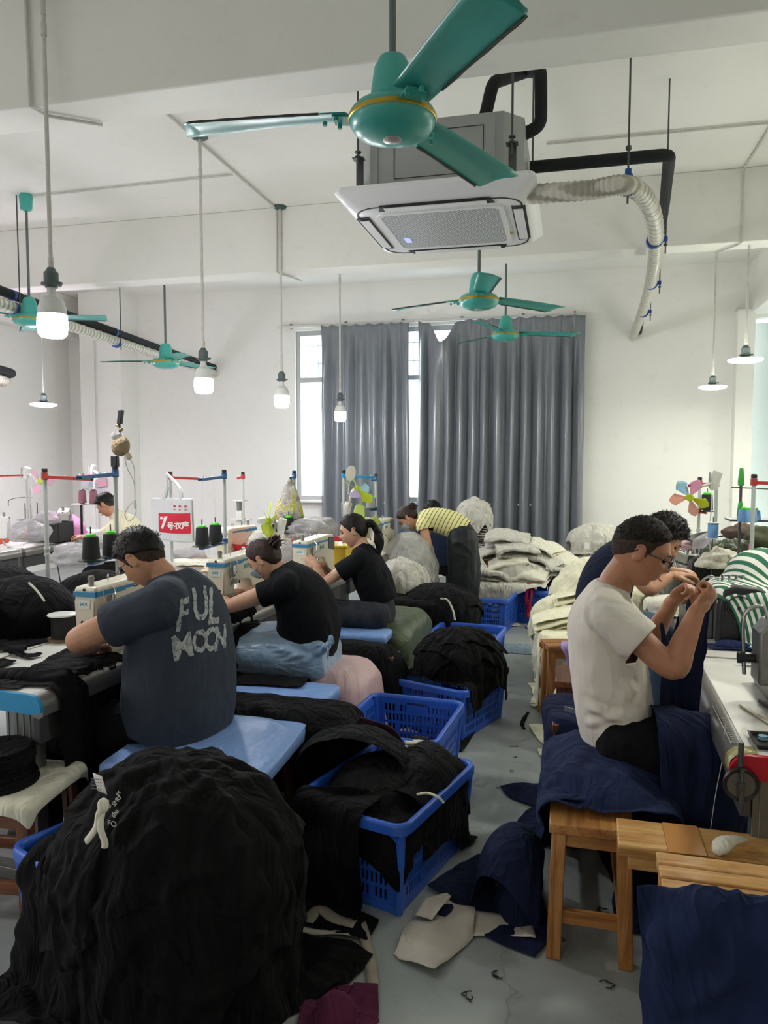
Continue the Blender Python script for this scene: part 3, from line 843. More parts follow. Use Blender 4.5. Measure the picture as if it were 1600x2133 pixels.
def stand(label, px, py, X=None, Y=None, armm=None, arm=(0, -.28), zb=.75, plate=None, ztop=None, poleR=.011, knob=True):
    """thread stand: pole, top arm with eyelets, spool arm with plates"""
    p = P(px, py, X=X, Y=Y)
    t = thing('thread_stand', label, 'thread stand', (p[0], p[1], zb)); H = p[2] - zb
    obj('pole', MB().rod((0, 0, 0), (0, 0, H), poleR, 14), M_POLE, t)
    obj('pole_cap', MB().lathe([(.016, 0), (.016, .018), (.012, .022)], 14, at=(0, 0, H)), M_BLACK, t)
    obj('collar', MB().lathe([(.017, 0), (.017, .012), (.013, .014), (.013, .03), (.017, .032), (.017, .044)], 14, at=(0, 0, H * .42)), M_POLE, t)
    ax, ay = arm
    d = np.array([ax, ay, 0.]); L = np.linalg.norm(d); d = d / L; sd = np.array([-d[1], d[0], 0])
    mb = MB(); mb.lathe([(.018, -.035), (.018, .004)], 14, at=(0, 0, H - .005))
    a = np.array([0, 0, H - .018]); b_ = a + d * L + np.array([0, 0, -.012])
    mb.bar(a, b_, .03, .006)
    mb.bar(a + sd * .015 + (0, 0, -.006), b_ + sd * .015 + (0, 0, -.006), .004, .018).bar(a - sd * .015 + (0, 0, -.006), b_ - sd * .015 + (0, 0, -.006), .004, .018)
    ar = obj('top_arm', mb, armm, t)
    mb = MB()
    for k in (.45, .9): mb.tube([a + d * L * k + (0, 0, -.01), a + d * L * k + (0, 0, .004)], .007, 10)
    obj('eyelet', mb, M_MWHITE, ar)
    if plate:
        pz, offs = plate; pz -= zb
        mb = MB().lathe([(.018, -.015), (.018, .02)], 14, at=(0, 0, pz))
        far = max(offs, key=lambda o: math.hypot(*o)); mb.bar((0, 0, pz - .005), (far[0] * 1.05, far[1] * 1.05, pz - .012), .034, .012)
        sa = obj('spool_arm', mb, armm, t, bevel=.002)
        for ox, oy in offs:
            pl = obj('spool_plate', MB().lathe([(.0, 0), (.06, .001), (.064, .006), (.06, .005), (.01, .006)], 28, at=(ox, oy, pz)), M_BLACK, sa)
            obj('spool_pin', MB().rod((ox, oy, pz), (ox, oy, pz + .17), .0035, 6), M_STEEL, pl)
    return t, p


def thread(label, pts):
    solo('thread', label, 'thread', MB().tube(smooth_path(pts, 6), .0007, 4), M_MARK)


RZ = -math.atan(.068)
def ex(y): return -1.83 + .068 * (y - 2.28)


# ---- left row, operators on the +x side
table('nearest left sewing table with white top, grey metal nose and blue end', (ex(2.28), 2.28, 0), RZ, 1.0, cap=M_TCAPB, lettering=True)
table('sewing table before the woman in a face mask and black shirt', (ex(3.32), 3.32, 0), RZ, 1.0)
table('sewing table before the woman with a black ponytail', (ex(4.36), 4.36, 0), RZ, 1.02)
table('sewing table with pale edge before the bending woman in yellow', (ex(5.55), 5.55, 0), RZ, 1.15, cap=None)
# second row back to back
for y, lb in ((2.28, 'white sewing table under the black garments at the left edge'), (3.32, 'sewing table behind the first one, under the left thread stands'), (4.36, 'sewing table with a plywood board under the tote bag'), (5.55, 'far sewing table of the back to back row below the yellow plastic bag')):
    table(lb, (ex(y) - 1.10, y, 0), RZ, 1.02, side=-1)
lockstitch('cream sewing machine with a blue stripe before the man in FULL MOON shirt', (-2.0, 3.04, .752), RZ)
lockstitch('cream sewing machine before the woman in a face mask', (-1.86, 4.0, .752), RZ, brand='JACK')
lockstitch('cream sewing machine at the hands of the woman with ponytail', (-1.73, 4.98, .752), RZ, brand='JACK')
lockstitch('farthest cream sewing machine beside the bending woman', (-1.66, 6.62, .752), RZ, brand='JACK')
t1, p1_ = stand('thread stand with blue arm behind the man in FULL MOON shirt', 240, 978, X=-2.3, armm=M_ARMB, arm=(0, -.30), plate=(1.10, [(.02, -.25), (.03, -.10)]))
for (ox, oy), lb in zip([(.02, -.25), (.03, -.10)], ['black thread cone on the blue arm, left of two before the far machine', 'black thread cone on the blue arm, right of two beside the dark haired head']):
    cone(lb, (p1_[0] + ox, p1_[1] + oy, 1.106), h=.115)
t2, p2_ = stand('thread stand with blue arm right of the tote bag', 467, 985, X=-2.2, armm=M_ARMB, arm=(0, -.33), plate=(1.06, [(0.0, -.32), (0.0, -.14)]))
for (ox, oy), lb in zip([(0.0, -.32), (0.0, -.14)], ['black thread cone nearest the tote bag, on the second blue stand', 'black thread cone on the second blue stand beside its pole']):
    cone(lb, (p2_[0] + ox, p2_[1] + oy, 1.066), h=.115)
t3, p3_ = stand('thread stand carrying the yellow plastic bag', 613, 986, X=-2.1, armm=M_ARMB, arm=(0, -.06), plate=(1.03, [(0.0, -.13), (.05, .0)]))
cone('black thread cone below the hanging yellow bag, left of two', (p3_[0], p3_[1] - .13, 1.036)); cone('black thread cone below the hanging yellow bag, right of two', (p3_[0] + .05, p3_[1], 1.036))
t4, p4_ = stand('thread stand with bright blue arm before the left curtain', 716, 985, X=-1.75, armm=M_TCAPB, arm=(.25, .02))
t5, p5_ = stand('white thread stand before the left curtain, right of the small fan', 783, 992, X=-1.7, armm=M_ARMB, arm=(0, -.08), plate=(1.15, [(-.04, -.03)]))
cone('grey thread cone on the stand right of the small fan', (p5_[0] - .04, p5_[1] - .03, 1.156), mat('grey_thread', '8C9290', .7), h=.1)
cone('black thread cone standing beside the farthest machine', (-1.62, 6.95, .752), h=.12)
for (a, b) in (((p1_[0], p1_[1] - .27, p1_[2] - .03), (p1_[0] + .02, p1_[1] - .25, 1.25)), ((p2_[0], p2_[1] - .30, p2_[2] - .03), (p2_[0], p2_[1] - .32, 1.2)), ((p2_[0], p2_[1] - .15, p2_[2] - .03), (p2_[0], p2_[1] - .14, 1.2))):
    pass
mb = MB()
for (a, b) in (((p2_[0], p2_[1] - .30, p2_[2] - .03), (p2_[0], p2_[1] - .32, 1.2)), ((p2_[0], p2_[1] - .15, p2_[2] - .03), (p2_[0], p2_[1] - .14, 1.2))):
    thread('fine thread rising from a cone of the second blue stand to its left eyelet' if a[1] < p2_[1] - .2 else 'fine thread rising from a cone of the second blue stand to its right eyelet', [a, ((a[0] + b[0]) / 2, (a[1] + b[1]) / 2, (a[2] + b[2]) / 2), b])
# big spool by the first machine
sp = P(143, 1312, X=-2.3)
t = thing('thread_spool', 'black spool of tape with white flange beside the first machine', 'spool', (-2.30, 3.02, .752))
obj('winding', MB().lathe([(.052, .012), (.052, .118)], 28), M_THRD, t); obj('flange', MB().lathe([(.066, .118), (.068, .121), (.066, .125), (.0, .125)], 30), M_MWHITE, t)
obj('base_flange', MB().lathe([(.068, 0), (.068, .012)], 30), mat('brown_board', '6E5C4B', .8), t)
# second row stands, machine heads facing away
t6, p6_ = stand('thread stand with red arm at far left beside the black garments', 93, 984, X=-2.75, armm=M_ARMR, arm=(.27, .03))
t7, p7_ = stand('thread stand with red arm that carries the tote bag', 355, 988, X=-2.95, armm=M_ARMR, arm=(.26, .04))
t8, p8_ = stand('thin thread stand with a small red clamp between the blue stands', 506, 988, X=-2.75, armm=M_ARMR, arm=(-.05, 0))

dup(bpy.data.objects['sewing_machine.001'], (-2.62, 5.62, .752), PI + RZ, 'cream sewing machine facing away under the tote bag')
dup(bpy.data.objects['sewing_machine.002'], (-2.55, 6.62, .752), PI + RZ, 'cream sewing machine facing away behind the clear plastic bags')
t = thing('spool_rack', 'white rack with a grey spool beside the thin stand of the red clamp', 'rack', P(500, 1110, Y=6.1))
obj('column', MB().box((0, 0, .05), (.05, .05, .28)), M_MWHITE, t, bevel=.006); obj('shelf', MB().box((0, 0, .12), (.2, .08, .008)).box((0, 0, .285), (.12, .08, .008)), M_MWHITE, t)
obj('spool', MB().lathe([(.025, .20), (.028, .28)], 16), M_TLEG, t)
# ---- row along the left wall
FL = [('far left wall table with the pale machine and orange crate', (-5.07, 4.6), 1.5), ('far left wall table of the man in cream shirt', (-5.07, 6.15), 1.9)]
for lb, (x, y), L in FL: table(lb, (x, y, 0), 0, L, W=.75)
lockstitch('pale machine with red lettering at the left edge', (-5.45, 6.02, .752), PI / 2 + .5, m=M_MWHITE, stripe=M_MWHITE, brand='BRUCE', face_text=False)
lockstitch('pale machine before the man in cream shirt at far left', (-5.35, 7.1, .752), .6, m=M_MWHITE, stripe=M_MWHITE, brand='BRUCE', face_text=False)
for k, (px, lb) in enumerate(((172, 'left mauve thread cone before the far left man'), (195, 'right mauve thread cone before the far left man'))):
    q = P(px, 1058, Y=7.0); cone(lb, (q[0], q[1], 1.13), M_THRDP, h=.14, capm=M_BLACK)
t = thing('spool_stand', 'white round plate stand carrying the two mauve cones', 'thread stand', (P(183, 1062, Y=7.0)[0], 7.0, .75))
obj('plate', MB().lathe([(.0, .37), (.11, .37), (.115, .378), (0, .378)], 24, at=(.06, 0, 0)).lathe([(.0, .37), (.11, .37), (.115, .378), (0, .378)], 24, at=(-.06, 0, 0)), M_MWHITE, t)
obj('post', MB().rod((-.08, 0, 0), (-.08, 0, .37), .014, 10), M_BLACK, t)
t9, p9_ = stand('thread stand with red arms at the left edge near the wall', 55, 985, Y=6.6, armm=M_ARMR, arm=(-.45, -.05))
t10, p10_ = stand('thread stand with short red arm behind the blue one near the column', 196, 985, Y=7.85, armm=M_ARMR, arm=(-.22, 0))

# ---- right row, operators face +x
M_OILED = mat('worn_steel_casting', '8C8C88', .35, .7, var=.15, vscale=30, bump=.1, bscale=60)


def overlock(label, loc, rotz, s=1.0, body=None):
    """squat overlock machine: belt cover with round vent toward -y, works on +... the operator on -x"""
    t = thing('overlock_machine', label, 'sewing machine', loc, rotz)
    out = [(-.11, 0), (.13, 0), (.135, .03), (.14, .20), (.12, .245), (.05, .27), (-.04, .275), (-.09, .25), (-.105, .18)]
    My = np.array([[1, 0, 0], [0, 0, 1.], [0, 1, 0]])
    c = obj('belt_cover', MB().prism([(x * s, z * s) for x, z in out], .07 * s, M=My, at=(0, -.10 * s, 0)), M_MOTOR, t, bevel=.012, seg=3)
    mb = MB(); r0 = .058 * s; cc = (-.025 * s, -.137 * s, .175 * s)
    Mv = np.array([[1, 0, 0], [0, 0, -1.], [0, 1, 0]])
    mb.lathe([(r0 * .93, 0), (r0, 0), (r0, .008), (r0 * .93, .008), (r0 * .93, 0)], 36, M=Mv, at=cc, closed=False)
    for q in (.78, .62, .46, .3): mb.lathe([(r0 * q, 0), (r0 * (q + .05), 0), (r0 * (q + .05), .004), (r0 * q, .004), (r0 * q, 0)], 32, M=Mv, at=cc, closed=False)
    mb.lathe([(0, 0), (r0 * .16, 0), (r0 * .14, .008), (0, .008)], 20, M=Mv, at=cc)
    obj('vent', mb, mat('vent_rings', '2E3033', .3) if 'vent_rings' not in bpy.data.materials else bpy.data.materials['vent_rings'], c, smooth=40)
    b = obj('body', MB().box((0, .06 * s, .10 * s), (.20 * s, .24 * s, .20 * s)).box((-.02 * s, .08 * s, .235 * s), (.13 * s, .22 * s, .07 * s)).box((-.16 * s, .1 * s, .07 * s), (.12 * s, .2 * s, .14 * s)), body or M_OILED, t, bevel=.008)
    mb = MB()
    for k in range(4): mb.rod((-.06 * s + .03 * k * s, .02 * s, .27 * s), (-.06 * s + .03 * k * s, .02 * s, .305 * s), .008 * s, 10)
    mb.tube(smooth_path([(-.13 * s, .0, .16 * s), (-.16 * s, 0, .26 * s), (-.12 * s, 0, .30 * s), (-.08 * s, .02 * s, .28 * s)], 4), .005 * s, 8)
    obj('tension_dials', mb, M_CHROME, t)
    return t


def rx(y): return .47 + .03 * (y - 2.3)
RR = -math.atan(.03)
table('right sewing table with paper covered white top and red end', (rx(2.3), 2.3, 0), RR, 1.12, side=-1, cap=M_TCAPR, W=.6)
table('second right table carrying the striped cloth', (rx(3.45), 3.45, 0), RR, 1.12, side=-1, W=.6)
table('third right table beside the man in navy', (rx(4.6), 4.6, 0), RR, 1.12, side=-1, W=.6)
table('last right table with clutter before the wall', (rx(5.75), 5.75, 0), RR, 1.5, side=-1, W=.6)
overlock('black covered overlock machine under the striped cloth, round vent facing out', (.78, 3.78, .752), .05)
overlock('black overlock machine beyond the hands of the man in white', (.80, 5.0, .752), .25, s=.95)
overlock('farthest black overlock machine beside the head of the man in navy', (.70, 5.9, .752), .1, s=1.0)
# the machine cut by the right edge of the picture
m_ = thing('sewing_machine', 'worn grey machine head cut off by the right edge', 'sewing machine', (.80, 2.85, .752), 0)
obj('bed', MB().box((.05, .02, .05), (.3, .4, .10)), M_OILED, m_, bevel=.006)
obj('machine_arm', MB().prism([(-.16, .08), (.2, .08), (.2, .30), (-.13, .30), (-.16, .26)], .12, M=np.array([[1, 0, 0], [0, 0, 1.], [0, 1, 0]]), at=(0, -.06, 0)), M_OILED, m_, bevel=.008)
obj('handle', MB().tube(smooth_path([(-.19, -.05, .10), (-.2, -.05, .28), (-.18, -.05, .33), (-.14, -.05, .34), (-.12, -.05, .30)], 5), .007, 10), M_CHROME, m_)
obj('name_plate', MB().box((-.02, -.124, .2), (.12, .004, .12)), M_BLACK, m_)
obj('knob', MB().tube([(-.16, -.06, .16), (-.2, -.06, .16)], .016, 12).tube([(-.2, -.06, .16), (-.215, -.06, .16)], .02, 12), M_BLACK, m_)
t11, p11_ = stand('thread stand with dark red arm carrying the clip fan on the right', 1493, 1000, Y=4.9, armm=M_ARMR, arm=(-.16, .0))
t12, p12_ = stand('shorter thread stand behind the colourful fan', 1458, 1000, Y=5.9, armm=M_ARMR, arm=(.12, .0), plate=(1.22, [(.05, -.02)]))
t13, p13_ = stand('thread stand with orange clamp at the right edge', 1571, 996, Y=4.4, armm=M_ARMR, arm=(.3, .02))
cone('black thread cone on the shorter right stand', (p12_[0] + .05, p12_[1] - .02, 1.226), h=.12)
t = thing('thread_spool', 'large light blue spool with white flanges beside the right stand', 'spool', P(1485, 1122, Y=4.8))
obj('winding', MB().lathe([(.03, .006), (.03, .095)], 24), M_THRDB, t); obj('flange', MB().lathe([(.042, .095), (.044, .098), (0, .098)], 24).lathe([(.042, 0), (.044, .006), (.03, .006)], 24), M_MWHITE, t)
obj('spindle', MB().rod((0, 0, -.3), (0, 0, .13), .003, 6), M_STEEL, t)
for k, (px, lb) in enumerate(((1553, 'leftmost small light blue spool on the right rack'), (1559, 'middle small light blue spool on the right rack'), (1566, 'rightmost small light blue spool on the right rack'))):
    q = P(px + k, 1088, Y=4.5 + .05 * k)
    cone(lb, q, M_THRDB, h=.07)
t = thing('spool_rack', 'metal rack with green spool holders at the right edge', 'rack', P(1550, 1180, Y=4.6))
obj('shelf', MB().box((.12, .03, .265), (.42, .16, .01)), M_STEEL, t); obj('upright', MB().rod((-.03, 0, -.1), (-.03, 0, .56), .008, 8).rod((.3, .05, -.1), (.3, .05, .56), .008, 8), M_STEEL, t)
obj('cross_rod', MB().rod((-.08, 0, .45), (.4, .05, .43), .004, 6), M_STEEL, t)
for z in (.27, .46): obj('spool_holder', MB().lathe([(.016, 0), (.018, .02), (.012, .09), (.009, .10)], 14, at=(-.03, 0, z)), mat('green_holder', '2FA23A', .4) if 'green_holder' not in bpy.data.materials else bpy.data.materials['green_holder'], t)
# treadle wheel below the right table corner
t = thing('pulley_wheel', 'black rimmed metal wheel at the red end of the right table', 'wheel', (.495, 2.268, .672), .0)
My = np.array([[1, 0, 0], [0, 0, -1.], [0, 1, 0]])
obj('rim', MB().lathe([(.038, -.006), (.047, -.008), (.05, 0), (.047, .008), (.038, .006), (.038, -.006)], 36, M=My, closed=False), M_BLACK, t, smooth=40)
obj('disc', MB().lathe([(0, -.003), (.039, -.003), (.039, .003), (0, .003)], 30, M=My), mat('wheel_disc', '6A6C6B', .4, .6), t)
obj('crank', MB().rod((0, -.012, 0), (0, -.012, -.05), .008, 10).rod((0, -.012, .0), (.0, -.012, .045), .006, 8).rod((0, -.02, 0), (0, .02, 0), .012, 12).rod((0, 0.01, .045), (0, .01, .12), .008, 8), M_STEEL, t)
# ================================================================ cloth: a small mass-spring solver for hanging and crumpled fabric
def _push(Pn, cols, prev, marg, fric):
    for c in cols:
        if c[0] == 'box':
            _, ce, h, yaw = c[:4]; r = c[4] if len(c) > 4 else .012
            cy, sy = math.cos(yaw), math.sin(yaw)
            d = Pn - np.array(ce); L = np.stack([d[:, 0] * cy + d[:, 1] * sy, -d[:, 0] * sy + d[:, 1] * cy, d[:, 2]], 1)
            q = np.abs(L) - (np.array(h) - r); o = np.maximum(q, 0); lo = np.linalg.norm(o, axis=1)
            sd = lo + np.minimum(q.max(1), 0) - r - marg
            m = sd < 0
            if not m.any(): continue
            g = np.where(lo[:, None] > 1e-9, o / (lo[:, None] + 1e-12), (q == q.max(1)[:, None]).astype(float)) * np.sign(L)
            g = np.stack([g[:, 0] * cy - g[:, 1] * sy, g[:, 0] * sy + g[:, 1] * cy, g[:, 2]], 1)
        elif c[0] == 'ell':
            _, ce, r = c; r = np.array(r) + marg
            L = Pn - np.array(ce); k0 = np.linalg.norm(L / r, axis=1) + 1e-9; k1 = np.linalg.norm(L / r ** 2, axis=1) + 1e-9
            sd = k0 * (k0 - 1) / k1; g = L / r ** 2; g /= np.linalg.norm(g, axis=1)[:, None] + 1e-9; m = sd < 0
            if not m.any(): continue
        else:
            sd = Pn[:, 2] - c[1] - marg; m = sd < 0; g = np.zeros_like(Pn); g[:, 2] = 1
            if not m.any(): continue
        Pn[m] -= g[m] * sd[m][:, None]
        v = Pn[m] - prev[m]; vn = (v * g[m]).sum(1)[:, None] * g[m]
        Pn[m] -= (v - vn) * fric


def sim(G, du, dv, cols, steps=90, iters=5, pins=None, fric=.45, marg=.006, damp=.985, grav=9.8, bend=.25, wind=None):
    nu, nv = G.shape[:2]; X = G.copy(); V = np.zeros_like(X); dt = 1 / 60.
    w = np.ones((nu, nv, 1))
    if pins is not None: w[pins] = 0
    groups = []

    def addg(di, dj, L, st):
        for par in (0, 1):
            if dj == 0:
                a = (slice(par * di, nu - di, 2 * di) if di == 1 else slice(par, nu - di, 1), slice(None))
            a0 = None
        return
    def cons(X, A, B, L, st):
        a, b = X[A], X[B]; d = b - a; n = np.linalg.norm(d, axis=2, keepdims=True) + 1e-9
        wa, wb = w[A], w[B]; s = (n - L) / n * st / (wa + wb + 1e-9)
        X[A] = a + d * s * wa; X[B] = X[B] - d * s * wb
    S = slice
    ds = math.hypot(du, dv)
    lst = []
    for p in (0, 1):
        na = (nu - p) // 2; nb = (nv - p) // 2
        lst.append(((S(p, p + 2 * na, 2), S(None)), (S(p + 1, p + 2 * na, 2), S(None)), du, 1.0))
        lst.append(((S(None), S(p, p + 2 * nb, 2)), (S(None), S(p + 1, p + 2 * nb, 2)), dv, 1.0))
        lst.append(((S(p, p + 2 * na, 2), S(0, nv - 1)), (S(p + 1, p + 2 * na, 2), S(1, nv)), ds, .35))
        lst.append(((S(p, p + 2 * na, 2), S(1, nv)), (S(p + 1, p + 2 * na, 2), S(0, nv - 1)), ds, .35))
    lst.append(((S(0, nu - 2), S(None)), (S(2, nu), S(None)), 2 * du, bend * .5))
    lst.append(((S(None), S(0, nv - 2)), (S(None), S(2, nv)), 2 * dv, bend * .5))
    fixed = []
    for A, B, L, st in lst:
        sa = X[A].shape; sb = X[B].shape
        fixed.append((A, B, L, st))
    for s_ in range(steps):
        prev = X.copy()
        X = X + (V * damp + np.array([0, 0, -grav * dt]) * dt * 1.0 * 1.0 if False else V * damp)
        X[..., 2] -= grav * dt * dt
        if wind is not None: X += wind(s_, X) * dt * dt
        if pins is not None: X[pins] = G[pins]
        for _ in range(iters):
            for A, B, L, st in fixed: cons(X, A, B, L, st)
        F = X.reshape(-1, 3); _push(F, cols, prev.reshape(-1, 3), marg, fric); X = F.reshape(nu, nv, 3)
        if pins is not None: X[pins] = G[pins]
        V = X - prev
        vm = np.linalg.norm(V, axis=2, keepdims=True); V *= np.minimum(1, .05 / (vm + 1e-9))
    return X


def sheet(cx, cy, z, w, l, yaw=0, n=46, slack=1.0, jz=.01, seed=0, jxy=0, warp=None):
    """flat start grid w (local x) by l (local y); slack > 1 packs extra cloth into the area"""
    rng = np.random.RandomState(seed)
    k = n / math.sqrt(w * l); nu, nv = max(8, int(w * k)), max(8, int(l * k))
    a = np.linspace(-w / 2, w / 2, nu); b = np.linspace(-l / 2, l / 2, nv)
    A, B = np.meshgrid(a, b, indexing='ij'); c, s = math.cos(yaw), math.sin(yaw)
    G = np.stack([cx + A * c - B * s, cy + A * s + B * c, np.full_like(A, z)], 2)
    off = np.zeros_like(A)
    for q in range(7):
        fx, fy, ph = rng.uniform(-22, 22), rng.uniform(-22, 22), rng.uniform(0, 6)
        off += np.sin(A * fx + B * fy + ph) / 7
    G[..., 2] += off * jz * 4 + rng.uniform(-1, 1, A.shape) * jz * .3
    if jxy: G[..., :2] += rng.uniform(-jxy, jxy, A.shape + (2,))
    if warp: G = warp(G, A, B)
    return G, w / (nu - 1) * slack, l / (nv - 1) * slack


FLOORC = ('floor', 0.0)


def uvmesh(name, G):
    mb = MB().grid(G); me = mesh_from(name, mb); nu, nv = G.shape[:2]
    uv = me.uv_layers.new(name='UVMap'); L = len(me.loops); vi = np.empty(L, np.int32); me.loops.foreach_get('vertex_index', vi)
    U = np.stack([vi // nv / (nu - 1), vi % nv / (nv - 1)], 1).astype(np.float32); uv.data.foreach_set('uv', U.ravel())
    return me


def relax(G, k=1):
    for _ in range(k):
        G2 = G.copy(); G2[1:-1, 1:-1] = (G[1:-1, 1:-1] * 2 + G[:-2, 1:-1] + G[2:, 1:-1] + G[1:-1, :-2] + G[1:-1, 2:]) / 6; G = G2
    return G


def cloth(name, label, cat, G, m, group=None, parent=None, solid=.004, rl=1, sub=1, kind=None):
    G = relax(G, rl); me = uvmesh(name, G)
    if parent is None:
        return solo(name, label, cat, me, m, group=group, solid=solid, subsurf=sub, smooth=180, kind=kind)
    return obj(name, me, m, parent, smooth=180, solid=solid, subsurf=sub, world=True, label=label)


def drape(name, label, cat, m, cx, cy, z, w, l, cols, yaw=0, n=46, slack=1.0, steps=90, seed=0, jz=.006, parent=None, solid=.004, sub=1, group=None, iters=5, fric=.45, marg=.006, pins=None, warp=None, rl=1, bend=.12, crease=0, cfreq=7, radial=0, pleats=13, center=None):
    G, du, dv = sheet(cx, cy, z, w, l, yaw, n, slack, jz, seed, warp=warp)
    p = None
    if pins is not None: p = pins(G)
    X = sim(G, du, dv, cols, steps, iters, p, fric, marg, bend=bend)
    X = relax(X, rl)
    if crease or radial: X = creased(X, crease, cfreq, seed, radial, (cx, cy) if center is None else center, pleats)
    F = X.reshape(-1, 3); _push(F, cols, F.copy(), marg, 0); X = F.reshape(X.shape)
    return cloth(name, label, cat, X, m, group, parent, solid, 0, sub)


def creased(X, amp, freq, seed, radial=0, c=(0, 0), k=13):
    """folds pressed into the cloth along its own normals"""
    du = np.gradient(X, axis=0); dv = np.gradient(X, axis=1); N = np.cross(du, dv); N /= np.linalg.norm(N, axis=2, keepdims=True) + 1e-9
    if N[..., 2].mean() < 0: N = -N
    Y = X.copy()
    for i in range(X.shape[0]):
        for j in range(X.shape[1]):
            p = X[i, j]; d = 0
            if amp:
                w1 = noise.noise((p[0] * 3 + seed, p[1] * 3, p[2] * 3)); w2 = noise.noise((p[0] * 3, p[1] * 3 + 9, p[2] * 3 + seed))
                r1 = 1 - 2.2 * abs(noise.noise((p[0] * freq + 2.2 * w1, p[1] * freq * .55 + 2.2 * w2, p[2] * freq * .7 + seed)))
                r2 = 1 - 2.2 * abs(noise.noise((p[0] * freq * 1.1 + 2 * w2, p[1] * freq * 2.3 - 2 * w1, p[2] * freq + seed * 2)))
                d = amp * (r1 * .7 + r2 * .4)
            if radial:
                dx, dy = p[0] - c[0], p[1] - c[1]; a = math.atan2(dy, dx); r = math.hypot(dx, dy)
                w = noise.noise((math.cos(a) * 2.2 + seed, math.sin(a) * 2.2, r * 4)); w3 = noise.noise((math.cos(a) * 5 + seed, math.sin(a) * 5, r * 9))
                q = math.sin(a * k + 5 * w + 2 * w3)
                d += radial * (abs(q) ** .6 * (1 if q > 0 else -1)) * min(1, r * 6) * (.6 + .6 * w3)
            Y[i, j] = p + N[i, j] * d
    return Y


def gathered(label, m, c, rx_, ry_, rz_, w, l, cols, layers=3, seed=0, radial=.012, crease=.012, pleats=13, n=58, knot=.05, cat='clothes', shrink=.82, jz=.012):
    """armful of garments gathered at the top: several draped layers, hems hanging unevenly"""
    t = thing('garment_bundle', label, cat, c)
    for k in range(layers):
        f = shrink ** k; e = 1 + .02 * k
        cc = cols + [('ell', c, (rx_ * e, ry_ * e, rz_ * e))]
        drape('fabric_layer', None, None, m, c[0] + .02 * math.sin(seed + k * 2), c[1] + .02 * math.cos(seed + k * 3), c[2] + rz_ * e + .02, w * f, l * f, cc, seed * .3 + k * .75, n, 1.04, steps=80, seed=seed + k * 5, jz=jz, parent=t, crease=crease, cfreq=6.5, radial=radial, pleats=pleats, center=(c[0], c[1]), marg=.008 + .006 * k, solid=.005, fric=.55, rl=0)
    if knot:
        G_, du_, dv_ = sheet(c[0], c[1], c[2] + rz_ + .03, knot * 4, knot * 3, seed, 26, 1.6, .03, seed)
        X_ = sim(G_, du_, dv_, cols + [('ell', c, (rx_ * 1.08, ry_ * 1.08, rz_ * 1.1)), ('ell', (c[0], c[1], c[2] + rz_), (knot, knot, knot))], 40)
        cloth('gathered_end', None, None, creased(X_, .010, 14, seed), m, parent=t, rl=0)
    return t


# fabrics
F_BLACK = fabric('black_jersey', '08080A', fold=.8, sheen=.03, fscale=5, fdist=.02, var=.2)
F_BLACK2 = fabric('black_fleece', '0D0E11', fold=.9, sheen=.06, fscale=7, fdist=.02, var=.2)
F_NAVY = fabric('navy_fleece', '1D2748', fold=.9, sheen=.25, fscale=4, fdist=.02)
F_NAVYD = fabric('dark_navy_fleece', '161E3A', fold=.9, sheen=.25, fscale=4, fdist=.02)
F_CREAM = fabric('cream_fleece', 'E9E6C8', fold=.8, sheen=.2, fscale=4, fdist=.02, var=.04)
F_WARMW = fabric('off_white_cotton', 'DAD7C6', fold=.5, sheen=.1, fscale=6, fdist=.02, var=.04)
F_GREY = fabric('pale_grey_melange', 'C4C2B8', fold=.9, sheen=.2, fscale=6, fdist=.02, var=.07)
F_GREYD = fabric('grey_melange', 'A9A9A4', fold=.9, sheen=.2, fscale=6, fdist=.02, var=.08)
F_OLIVE = fabric('olive_satin', '4B5540', rough=.5, fold=.45, sheen=.05, fscale=3, fdist=.02, stretch=(1, 1, 1), weave=.08, spec=.4)
F_PINK = fabric('pink_satin', 'CDAEB0', rough=.5, fold=.35, sheen=.1, fscale=3, fdist=.02, weave=.06, var=.04, spec=.4)
F_BLUE = fabric('light_blue_satin', '7FA2DE', rough=.45, fold=.3, sheen=.1, fscale=3, fdist=.02, weave=.06, stretch=(1, 1, 1), var=.05, spec=.4)
F_PURPLE = fabric('lilac_fleece', 'A793C8', fold=.4, sheen=.3)
F_MAROON = fabric('maroon_fleece', '52203A', fold=.4, sheen=.4, fscale=5)
F_MAUVE = fabric('mauve_rib', '5A3F50', fold=.4, sheen=.3)
F_PINKF = fabric('pink_knit', 'C98FB4', fold=.5, sheen=.3)
F_ORANGEF = fabric('peach_knit', 'E0A070', fold=.4, sheen=.3)


def wood(name, c1, c2, c3, axis='Y'):
    t = NT(name); b = t.b
    sc = {'X': (1.2, 14, 14), 'Y': (14, 1.2, 14), 'Z': (14, 14, 1.2)}[axis]
    co = t.coords(sc); n = t.noise(co, 1.6, 6, .6, 1.5); n2 = t.noise(t.coords(tuple(q * 3 for q in sc)), 3, 4); n3 = t.noise(t.coords(), 9, 4)
    a = t.ramp(n, [(.28, lin(c1)), (.48, lin(c2)), (.7, lin(c3))]); d = t.ramp(n2, [(.35, (.75, .7, .65)), (.5, (1, 1, 1))]); e = t.ramp(n3, [(.3, (.6, .55, .5)), (.42, (1, 1, 1))])
    mx = t.node('ShaderNodeMix', data_type='RGBA', blend_type='MULTIPLY'); mx.inputs[0].default_value = .6; t.link(a, mx.inputs[6]); t.link(d, mx.inputs[7])
    m2 = t.node('ShaderNodeMix', data_type='RGBA', blend_type='MULTIPLY'); m2.inputs[0].default_value = .6; t.link(mx.outputs[2], m2.inputs[6]); t.link(e, m2.inputs[7])
    t.link(m2.outputs[2], b.inputs['Base Color']); b.inputs['Roughness'].default_value = .4
    t.link(t.bump(n2, .25, .003), b.inputs['Normal'])
    return t.m


